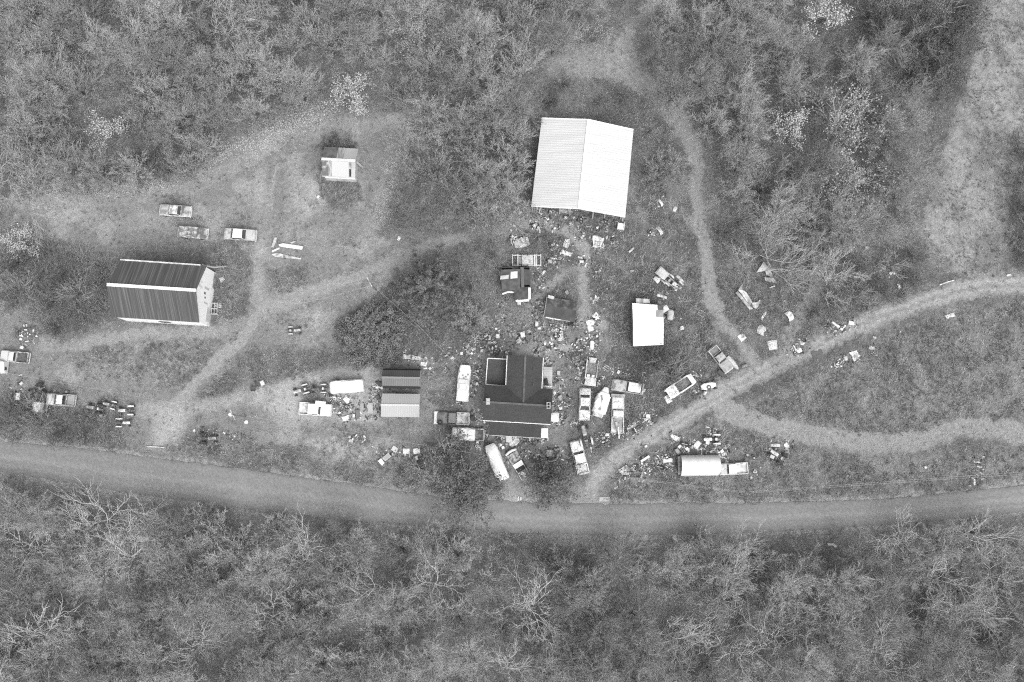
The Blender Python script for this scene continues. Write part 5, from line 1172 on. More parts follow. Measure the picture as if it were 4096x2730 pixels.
m = MB(); m.loft([[(x, w_ * math.cos(PI * j / 10), .05 + h * math.sin(PI * j / 10) ** .7) for j in range(11)] for x, w_, h in ((-1.35, .36, .42), (-.9, .44, .48), (0, .46, .5), (.9, .36, .46), (1.4, .10, .35))]); obj('hull', m, mat(.62, .42, 1, stretch=(.4, 4, 1)), db)
m = MB(); m.tube([(-1.3, 0, .5), (0, 0, .58), (1.35, 0, .42)], .035, 5); obj('keel', m, mat(.35), db)
pickup('white pickup truck with loaded bed at the end of the arched shelter', 2936, 1876, 183, 4.5, 1.9, rust(.55, .8, 1.0), mat(.86, .8, 1), rust(.35, .6, 1.6), rust(.62, .3, 1.2), cab=(-.04, .26, -.03, .20), sides=rust(.7, .45, 1.5))
wr = veh('dismantled_truck', 'dismantled truck with loose fenders lying in the rough above the tin shed', 2668, 1112, 318, 'wreck')
m = MB(); m.box((-1.1, .1, .4), (2.0, 1.5, .35), 0, .08); obj('cab_shell', m, rust(.36, .5, 1), wr); panel(wr, 'roof', rust(.42, .3), -1.9, -.3, .7, .7, .9, .95, .08); panel(wr, 'door', rust(.7, .4, 1.5), -1.3, -.2, .4, .55, .35, .45, .06).location = (-.3, -1.2, 0)
for s in (-1, 1): m = MB(); m.tube([(-.3, s * .42, .45), (2.4, s * .42, .45)], .07, 5); obj('frame_rail', m, mat(.25, .5, 2), wr)
for k, (x_, y_) in enumerate(((-.1, -.9), (.3, .8), (2.3, .95), (.6, -.75))):
    m = MB(); m.surf(lambda a, b: (x_ + .6 * math.cos(a * PI), y_ + .25 * (b - .5), .3 + .45 * math.sin(a * PI)), 8, 2, .03); obj('fender', m, rust(.6, .25, 2), wr)
m = MB()
m.box((1.6, 0, .5), (.7, .6, .5), .2, .08); m.box((1.5, .1, 1.0), (.35, .3, .15), .4, .04); obj('engine', m, rust(.35, .7, 4), wr)
panel(wr, 'grille', mat(.06, .4, 12), .45, .8, .35, .4, .95, .85, .02); wheels(wr, 5, 1.8, .34, .35, -.25)
bt = veh('bed_trailer', 'flat trailer frame with crossbars and a worn mattress like load above the collapsed shack', 2107, 1041, 0, 'trailer')
for s in (-1, 1): m = MB(); m.box((0, s * .85, .5), (4.9, .14, .14)); obj('side_rail', m, mat(.6, .35, 2), bt)
for x_, w_ in ((-1.5, .14), (1.35, .22), (1.65, .14), (2.35, .14), (-2.4, .1)): m = MB(); m.box((x_, 0, .641), (w_, 2.05, .08)); obj('crossbar', m, mat(.65, .5, 2), bt)
m = MB(); m.box((-.1, 0, .45), (3.0, 1.3, .1)); obj('deck', m, mat(.14, .22, 2), bt); panel(bt, 'load', rust(.5, .25, 1.3), -.8, 1.0, .75, .75, .72, .72, .15); wheels(bt, 4.6, 2.0, .33, .02, -.2)
ch = veh('junk_filled_hull', 'rounded car hull half buried under loose pipes and seats', 2090, 968, 15, 'wreck')
m = MB(); m.loft([xsec(x, hw, .15, zt, .2) for x, hw, zt in ((-1.4, .6, .5), (-.6, .85, .75), (.5, .9, .8), (1.1, .7, .6))]); obj('body', m, rust(.33, .22), ch)
for k, (x0, y0, x1, y1, w_) in enumerate(((-1.5, .9, -.6, 1.2, .1), (-1.9, .2, -1.7, 1.1, .08), (.3, .7, 1.5, 1.2, .12), (-.9, -.8, .3, -.4, .08), (-1.8, -.2, -1.2, .9, .06))):
    m = MB(); m.tube([(x0, y0, .5 + .1 * k), (x1, y1, .75)], w_, 6); obj('pipe', m, mat((.75, .7, .15, .6, .8)[k]), ch)
for k, (x_, y_) in enumerate(((.0, .35), (.75, .15))): m = MB(); m.box((x_, y_, .8), (.34, .9, .14), .25 - .5 * k, .05); obj('seat_back', m, mat((.6, .15)[k], (.35, .7)[k], 5), ch)
m = MB(); m.torus(.27, .07, (-1.0, .9, .75)); obj('tyre_hoop', m, mat(.55), ch); m = MB(); m.box((-1.4, 1.35, .5), (.45, .35, .3), .4, .04); obj('carton', m, mat(.8), ch)
bg_ = veh('buggy_chassis', 'stripped white buggy chassis with loose wheels by the gravel lane', 2834, 1544, 12, 'wreck')
m = MB(); m.loft([xsec(x, hw, .3, zt, .1) for x, hw, zt in ((-1.2, .35, .6), (-.6, .55, .8), (.6, .5, .75), (1.3, .3, .6))]); obj('body', m, rust(.82, .5, 1.8, .55), bg_); wheels(bg_, 2.6, 1.5, .34, .42, -.3, .7)
m = MB(); m.torus(.27, .1, (.0, -.25, .88)); obj('spare_wheel', m, mat(.08), bg_); m = MB(); m.lathe([(0, .06), (.17, .04), (.17, -.04)], 12, (0, -.25, .88)); obj('hub', m, mat(.5), bg_)
# ------------------------------------------------------------------ yard clutter, one thing at a time
def K_tyre(t, L, W):
    m = MB(); r = L / 2; k = r * .32; m.lathe([(r - 2 * k, k * .5), (r - k * 1.7, k * 1.4), (r - k * .3, k * 1.5), (r, k * 1.1), (r, k * .4), (r - k * .3, 0), (r - k * 1.7, 0), (r - 2 * k, k * .5)], 18); return [('tyre', m, mat(t, t * 1.5 + .01, 5))]
def K_wheel(t, L, W):
    q = K_tyre(.03, L, W); m = MB(); r = L * .36; m.lathe([(0, L * .20), (r * .3, L * .22), (r, L * .17), (r, L * .08), (0, L * .08)], 14); return q + [('rim', m, mat(t, grain=.06))]
def K_hoop(t, L, W):
    m = MB(); m.torus(L / 2 - .05, .05, (0, 0, .05), n=20); return [('hoop', m, mat(t))]
def K_bucket(t, L, W):
    m = MB(); r = L / 2; m.lathe([(0, .02), (r * .8, .02), (r, L * .95), (r * 1.06, L * .95), (r * 1.06, L), (r * .93, L), (r * .76, .06), (0, .06)], 14)
    h = MB(); h.tube([(r * math.cos(a), r * .5 * math.sin(a) + r * .3, L * (.95 + .05 * math.sin(a))) for a in np.linspace(0, PI, 7)], .012, 4); return [('pail', m, mat(t, grain=.04)), ('handle', h, mat(.3))]
def K_lid(t, L, W):
    m = MB(); r = L / 2; m.lathe([(0, .10), (r * .2, .12), (r * .25, .08), (r * .8, .07), (r * .9, .11), (r, .10), (r, .0)], 18); return [('lid', m, mat(t, grain=.04))]
def K_tub(t, L, W):
    m = MB(); n = 16
    def ring(k, z): return [(L / 2 * k * math.cos(2 * PI * i / n), W / 2 * k * math.sin(2 * PI * i / n), z) for i in range(n)]
    m.loft([ring(.8, 0), ring(1, .42), ring(1.06, .44), ring(.9, .43), ring(.72, .1)]); return [('basin', m, mat(t, grain=.05))]
def K_tank(t, L, W):
    m = MB(); r = W / 2; m.lathe([(0, -L / 2), (r * .7, -L / 2 + r * .12), (r, -L / 2 + r * .5), (r, L / 2 - r * .5), (r * .7, L / 2 - r * .12), (0, L / 2)], 14, (0, 0, r), 'x')
    v = MB(); v.lathe([(.05, 0), (.05, .12), (0, .12)], 8, (0, 0, 2 * r - .02)); v.box((L * .3, 0, 0), (.08, W * .9, r * .25)); v.box((-L * .3, 0, 0), (.08, W * .9, r * .25)); return [('shell', m, mat(t, t * .7, 2, grain=.08)), ('fittings', v, mat(.15))]
def K_barrel(t, L, W):
    m = MB(); r = L / 2; m.lathe([(0, .0), (r, 0), (r, .28), (r * 1.04, .3), (r, .32), (r, .58), (r * 1.04, .6), (r, .62), (r, .88), (r * .93, .88), (r * .93, .85), (0, .85)], 16); return [('barrel', m, mat(t, t * .6, 3))]
def K_panel(t, L, W):
    m = MB(); m.surf(lambda a, b: (L * (a - .5), W * (b - .5), .12 + .04 * math.sin(a * 3 + b * 2)), 4, 4, .03); f = MB()
    for s in (-1, 1): f.box((0, s * W * .4, 0), (L * .9, .06, .085))
    return [('board', m, mat(t, t * .8, 1.5, .62)), ('battens', f, mat(.2))]
def K_sheet(t, L, W):
    m = MB(); p = R.uniform(0, 6); m.surf(lambda a, b: (L * (a - .5) * (1 - .12 * math.sin(b * 5 + p)), W * (b - .5) * (1 - .18 * math.sin(a * 4 + p)), .12 + .10 * abs(math.sin(a * 7 + b * 4 + p)) + .05 * math.sin(b * 13)), 9, 9, .02); return [('sheet', m, mat(t, t * .6, 2.5, .6))]
def K_box(t, L, W):
    h = min(L, W) * .8; m = MB(); m.box((0, 0, 0), (L, W, h), 0, .03); d = MB(); d.box((L * .02, 0, h + .002), (L * .9, W * .88, .035), 0, .01); e = MB(); e.box((L * .5 + .02, 0, h * .45), (.05, W * .35, .06)); return [('body', m, mat(t * .85, grain=.05)), ('lid', d, mat(t, t * .85, 3)), ('handle', e, mat(.12))]
def K_crate(t, L, W):
    m = MB(); h = .35
    m.box((0, 0, 0), (L, W, .04))
    for s in (-1, 1):
        for z in (.05, .17, .29): m.box((0, s * (W / 2 - .02), z), (L, .03, .09)); m.box((s * (L / 2 - .02), 0, z), (.03, W - .07, .09))
    c = MB(); c.box((-.1 * L, .05 * W, .05), (L * .45, W * .5, .22), .3, .03); c.box((.28 * L, -.1 * W, .05), (L * .25, W * .35, .26), -.2, .03); return [('slats', m, mat(t, t * .6, 3)), ('contents', c, mat(min(.6, t * 2 + .1), .1, 4))]
def K_appliance(t, L, W):
    h = .85; m = MB(); m.box((0, 0, 0), (L, W, h), 0, .04); d = MB(); d.box((-L * .06, 0, h + .002), (L * .72, W * .84, .03), 0, .02); p = MB(); p.box((L * .40, 0, h + .002), (L * .14, W * .84, .09), 0, .02); k = MB()
    for i in (-1, 0, 1): k.lathe([(.035, 0), (.035, .04), (0, .04)], 8, (L * .40, i * W * .25, h + .09))
    f = MB(); f.box((-L * .5 - .01, 0, .1), (.03, W * .8, h * .75)); return [('cabinet', m, mat(t, t * .75, 2.5, .62)), ('lid', d, mat(t, grain=.03)), ('control_panel', p, mat(t * .7)), ('knobs', k, mat(.06)), ('door', f, mat(t * .8))]
def K_plank(t, L, W):
    m = MB(); m.surf(lambda a, b: (L * (a - .5), W * (b - .5) + .03 * math.sin(a * 3), .10 + .05 * math.sin(a * 3.1)), 6, 1, .05); return [('plank', m, mat(t, t * .55, 2.5, .58))]
def K_pole(t, L, W):
    m = MB(); m.tube([(-L / 2, 0, .12), (0, .04, .15), (L / 2, 0, .12)], [W / 2, W / 2, W / 2 * .8], 7); return [('pole', m, mat(t, t * .6, 2, .6))]
def K_bentpipe(t, L, W):
    m = MB(); m.tube([(L * (a - .5), W * math.sin(a * 2.4), .15 + .1 * a) for a in np.linspace(0, 1, 9)], .06, 6); return [('pipe', m, mat(t))]
def K_frame(t, L, W):
    m = MB(); z = .3; c = [(-L / 2, -W / 2, z), (L / 2, -W / 2, z), (L / 2, W / 2, z), (-L / 2, W / 2, z)]
    m.tube(c + [c[0]], .035, 5); l = MB()
    for p in c: l.tube([(p[0], p[1], 0), (p[0], p[1], z)], .03, 5)
    l.tube([(-L / 2, 0, z), (L / 2, 0, z)], .025, 5); return [('frame', m, mat(t)), ('legs', l, mat(t * .8))]
def K_chair(t, L, W):
    m = MB(); m.surf(lambda a, b: (L * .5 * (a - .5), W * .8 * (b - .5), .42 + .02 * math.sin(b * 3)), 3, 3, .03); k = MB(); k.surf(lambda a, b: (-L * .28 - .16 * a, W * .8 * (b - .5), .46 + .42 * a), 3, 3, .03); o_ = [('seat', m, mat(t, grain=.04)), ('backrest', k, mat(t, grain=.04))]
    for sx in (-1, 1):
        for sy in (-1, 1): g = MB(); g.tube([(sx * L * .25, sy * W * .38, .4), (sx * L * .32, sy * W * .44, 0)], .025, 5); o_.append(('leg', g, mat(t)))
    for sy in (-1, 1): g = MB(); g.tube([(-L * .3, sy * W * .42, .64), (L * .25, sy * W * .44, .62), (L * .27, sy * W * .44, .42)], .03, 5); o_.append(('armrest', g, mat(t)))
    return o_
def K_engine(t, L, W):
    m = MB(); m.box((0, 0, .1), (L * .6, W * .45, .35), 0, .06); m.box((L * .38, 0, .15), (L * .25, W * .3, .25), 0, .05); c = MB(); c.tube([(-L * .25, W * .2, .48), (L * .25, W * .2, .5)], .09, 7); c.tube([(-L * .25, -W * .2, .48), (L * .25, -W * .2, .5)], .09, 7); p = MB(); p.lathe([(0, .04), (W * .22, .04), (W * .22, -.04), (0, -.04)], 12, (-L * .36, 0, .3), 'x'); a = MB(); a.lathe([(W * .2, .0), (W * .22, .09), (0, .14)], 12, (0, 0, .56)); return [('block', m, mat(t, t * .3, 4)), ('valve_covers', c, mat(min(.7, t * 1.6))), ('pulley', p, mat(.08)), ('air_cleaner', a, mat(min(.75, t * 2)))]
def K_hood(t, L, W):
    m = MB(); m.surf(lambda a, b: (L * (a - .5), W * (b - .5) * (.82 + .18 * a), .18 + .14 * (1 - (2 * b - 1) ** 2) - .08 * (2 * a - 1) ** 2), 8, 8, .03); r_ = MB(); r_.surf(lambda a, b: (L * (.32 + .02 * b), W * .55 * (a - .5), .335 - .08 * (2 * a - 1) ** 2 * .5), 6, 1, .02); return [('panel', m, mat(t, t * .6, 1.3, .62)), ('trim', r_, mat(min(.8, t * 1.6 + .1)))]
def K_fender(t, L, W):
    m = MB(); m.surf(lambda a, b: (L / 2 * math.cos(PI * a), W * .9 * (b - .5) + .3 * W * math.sin(PI * a), .08 + .35 * math.sin(PI * a) * (1 - .4 * b)), 10, 3, .03); return [('fender', m, mat(t, t * .55, 2, .62))]
def K_can(t, L, W):
    m = MB(); r = L * .38; m.lathe([(0, 0), (r, 0), (r * 1.05, .3), (r * .7, .4), (r * .25, .44), (r * .25, .5), (0, .5)], 10); h = MB(); h.tube([(r * .3, 0, .44), (r * .8, 0, .5), (r * .95, 0, .34)], .025, 5); return [('jug', m, mat(t, grain=.04)), ('handle', h, mat(t * .8))]
def K_bike(t, L, W):
    o_ = []
    for s in (-1, 1): g = MB(); g.torus(L * .26, .028, (s * L * .27, 0, L * .26), 'y', 18, 5); [g.tube([(s * L * .27, 0, L * .26), (s * L * .27 + L * .25 * math.cos(a), 0, L * .26 + L * .25 * math.sin(a))], .006, 3) for a in np.arange(0, 6.2, .8)]; o_.append(('wheel', g, RUBBER()))
    f = MB(); z = L * .26; f.tube([(-L * .27, 0, z), (-.05 * L, 0, z * 2.1), (L * .2, 0, z * 2.1), (L * .27, 0, z)], .02, 5); f.tube([(-.05 * L, 0, z * 2.1), (0, 0, z), (L * .2, 0, z * 2.1)], .02, 5); f.tube([(-L * .27, 0, z), (0, 0, z)], .02, 5); b = MB(); b.tube([(L * .17, -W * .5, z * 2.6), (L * .2, 0, z * 2.4), (L * .17, W * .5, z * 2.6)], .018, 5); s_ = MB(); s_.box((-.07 * L, 0, z * 2.3), (.25, .13, .06), 0, .02)
    return o_ + [('frame', f, mat(t)), ('handlebar', b, mat(.3)), ('saddle', s_, mat(.05))]
def K_table(t, L, W):
    m = MB(); m.box((0, 0, .7), (L, W, .05), 0, .015); o_ = [('table_top', m, mat(t, t * .8, 2))]
    for sx in (-1, 1):
        for sy in (-1, 1): g = MB(); g.tube([(sx * L * .42, sy * W * .4, 0), (sx * L * .42, sy * W * .4, .695)], .03, 5); o_.append(('leg', g, mat(.15)))
    return o_
def K_bench(t, L, W):
    m = MB(); m.box((0, 0, .42), (L, W * .8, .06), 0, .015); b = MB(); b.box((0, W * .48, .5), (L, .06, .35), 0, .02); g = MB(); g.box((-L * .4, 0, 0), (.08, W * .7, .415)); h = MB(); h.box((L * .4, 0, 0), (.08, W * .7, .415)); return [('seat', m, mat(t, grain=.05)), ('backrest', b, mat(.06)), ('leg', g, mat(.1)), ('leg', h, mat(.1))]
def K_cart(t, L, W):
    m = MB(); n = [(-L * .35, -W / 2, .3), (L * .35, -W / 2, .3), (L * .35, W / 2, .3), (-L * .35, W / 2, .3)]; m.prism([(p[0] * .8, p[1] * .75, .28) for p in n], [(p[0], p[1], .6) for p in n]); i = MB(); i.box((0, 0, .601), (L * .62, W * .85, .02)); w_ = MB(); w_.lathe([(.1, -.05), (.2, -.05), (.2, .05), (.1, .05), (.1, -.05)], 12, (L * .42, 0, .2), 'y'); o_ = [('tray', m, mat(t)), ('tray_floor', i, mat(t * .5)), ('wheel', w_, RUBBER())]
    for s in (-1, 1): h = MB(); h.tube([(L * .35, s * W * .3, .3), (-L * .3, s * W * .38, .35), (-L * .62, s * W * .4, .6)], .025, 5); o_.append(('handle', h, mat(.2)))
    return o_
def K_drum(t, L, W):
    m = MB(); r = W / 2; m.lathe([(0, -L / 2), (r, -L / 2), (r, -L / 6), (r * 1.06, -L / 6 + .02), (r, -L / 6 + .04), (r, L / 6), (r * 1.06, L / 6 + .02), (r, L / 6 + .04), (r, L / 2), (0, L / 2)], 16, (0, 0, r), 'x'); return [('drum', m, mat(t, t * .5, 3))]
def K_stone(t, L, W):
    m = MB(); n = 10
    def ring(k, z): return [(L / 2 * k * math.cos(2 * PI * i / n) * (1 + .16 * math.sin(i * 2.3)), W / 2 * k * math.sin(2 * PI * i / n) * (1 + .14 * math.sin(i * 1.7)), z) for i in range(n)]
    m.loft([ring(.8, -.02), ring(1, .12), ring(.85, .3), ring(.4, .38)]); return [('stone', m, mat(t, t * .5, 3))]
def K_mat(t, L, W):
    m = MB(); out = [(-.5, -.45), (-.2, -.38), (.15, -.42), (.2, -.55), (.5, -.5), (.47, .1), (.5, .42), (.25, .5), (.2, .35), (-.15, .4), (-.2, .52), (-.48, .5), (-.45, 0)]; m.prism([(p[0] * L, p[1] * W, .03) for p in out], [(p[0] * L, p[1] * W, .12) for p in out]); return [('mat', m, mat(t, t * 1.2, 2))]
def K_heap(t, L, W):
    """loose pile: every larger piece its own part"""
    rr = random.Random(int(L * 1000 + W * 77)); m = MB(); n = 14
    def ring(k, z): return [(L / 2 * k * math.cos(2 * PI * i / n) * (1 + .2 * math.sin(i * 2.3 + L)), W / 2 * k * math.sin(2 * PI * i / n) * (1 + .2 * math.sin(i * 1.7 + W)), z) for i in range(n)]
    m.loft([ring(.9, .02), ring(.72, .16), ring(.4, .32), ring(.12, .38)]); o_ = [('mound', m, mat(.05, .14, 4, grain=.3))]
    k = max(7, int(L * W * 2.2)); k = min(k, 22)
    for i in range(k):
        a, q = rr.uniform(0, 6.28), rr.random() ** .6; x, y = L * .44 * q * math.cos(a), W * .44 * q * math.sin(a); z = .32 * (1 - q) + .12; tn = rr.choice((.08, .2, .35, .5, .75, .8)) * (t / .4 if t < .4 else 1); g = MB(); c = rr.random()
        if c < .3: b = rr.uniform(.4, 1.0); g.box((x, y, z), (b, rr.uniform(.08, .2), .06), rr.uniform(0, 3.1), .01); o_.append(('plank', g, mat(tn)))
        elif c < .5: s0, s1 = rr.uniform(.3, .7), rr.uniform(.25, .5); th = rr.uniform(0, 3.1); g.surf(lambda a_, b_: tuple(np.array(rotz((s0 * (a_ - .5), s1 * (b_ - .5), 0), th)) + np.array((x, y, z + .05 + .08 * math.sin(a_ * 3 + b_)))), 4, 4, .02); o_.append(('sheet', g, mat(tn, tn * .6, 3)))
        elif c < .62: g.torus(.26, .085, (x, y, z + .05), 'z', 14, 6); o_.append(('tyre', g, RUBBER()))
        elif c < .78: g.box((x, y, z), (rr.uniform(.2, .45), rr.uniform(.2, .4), .25), rr.uniform(0, 3), .04); o_.append(('carton', g, mat(tn)))
        elif c < .9: g.lathe([(0, .25), (.13, .24), (.15, 0)], 9, (x, y, z)); o_.append(('can', g, mat(tn)))
        else: a2 = rr.uniform(0, 6.28); g.tube([(x, y, z), (x + .5 * math.cos(a2), y + .5 * math.sin(a2), z + .2), (x + .9 * math.cos(a2 + .3), y + .9 * math.sin(a2 + .3), z)], .035, 5); o_.append(('pipe', g, mat(tn)))
    return o_
CAT = {'tyre': 'tyre', 'wheel': 'wheel', 'hoop': 'hoop', 'bucket': 'bucket', 'lid': 'lid', 'tub': 'tub', 'tank': 'tank', 'barrel': 'barrel', 'panel': 'board', 'sheet': 'sheet', 'box': 'box', 'crate': 'crate', 'appliance': 'appliance', 'plank': 'plank', 'pole': 'pole', 'bentpipe': 'pipe', 'frame': 'frame', 'chair': 'chair', 'engine': 'engine', 'hood': 'car hood', 'fender': 'fender', 'can': 'jug', 'bike': 'bicycle', 'table': 'table', 'bench': 'bench', 'cart': 'wheelbarrow', 'drum': 'drum', 'stone': 'stone', 'mat': 'mat', 'heap': 'scrap heap'}
NAMES = {'hoop': 'metal_hoop', 'lid': 'round_lid', 'tub': 'wash_tub', 'tank': 'gas_tank', 'panel': 'flat_board', 'sheet': 'crumpled_sheet', 'box': 'storage_box', 'crate': 'slatted_crate', 'appliance': 'old_appliance', 'pole': 'loose_pole', 'bentpipe': 'bent_pipe', 'frame': 'metal_frame', 'chair': 'lawn_chair', 'engine': 'engine_block', 'hood': 'car_hood', 'can': 'plastic_jug', 'bike': 'bicycle', 'cart': 'wheelbarrow', 'stone': 'pale_stone', 'mat': 'rubber_mat', 'heap': 'scrap_heap', 'drum': 'metal_drum'}  # frame items are loose metal frames, lid items plain round lids
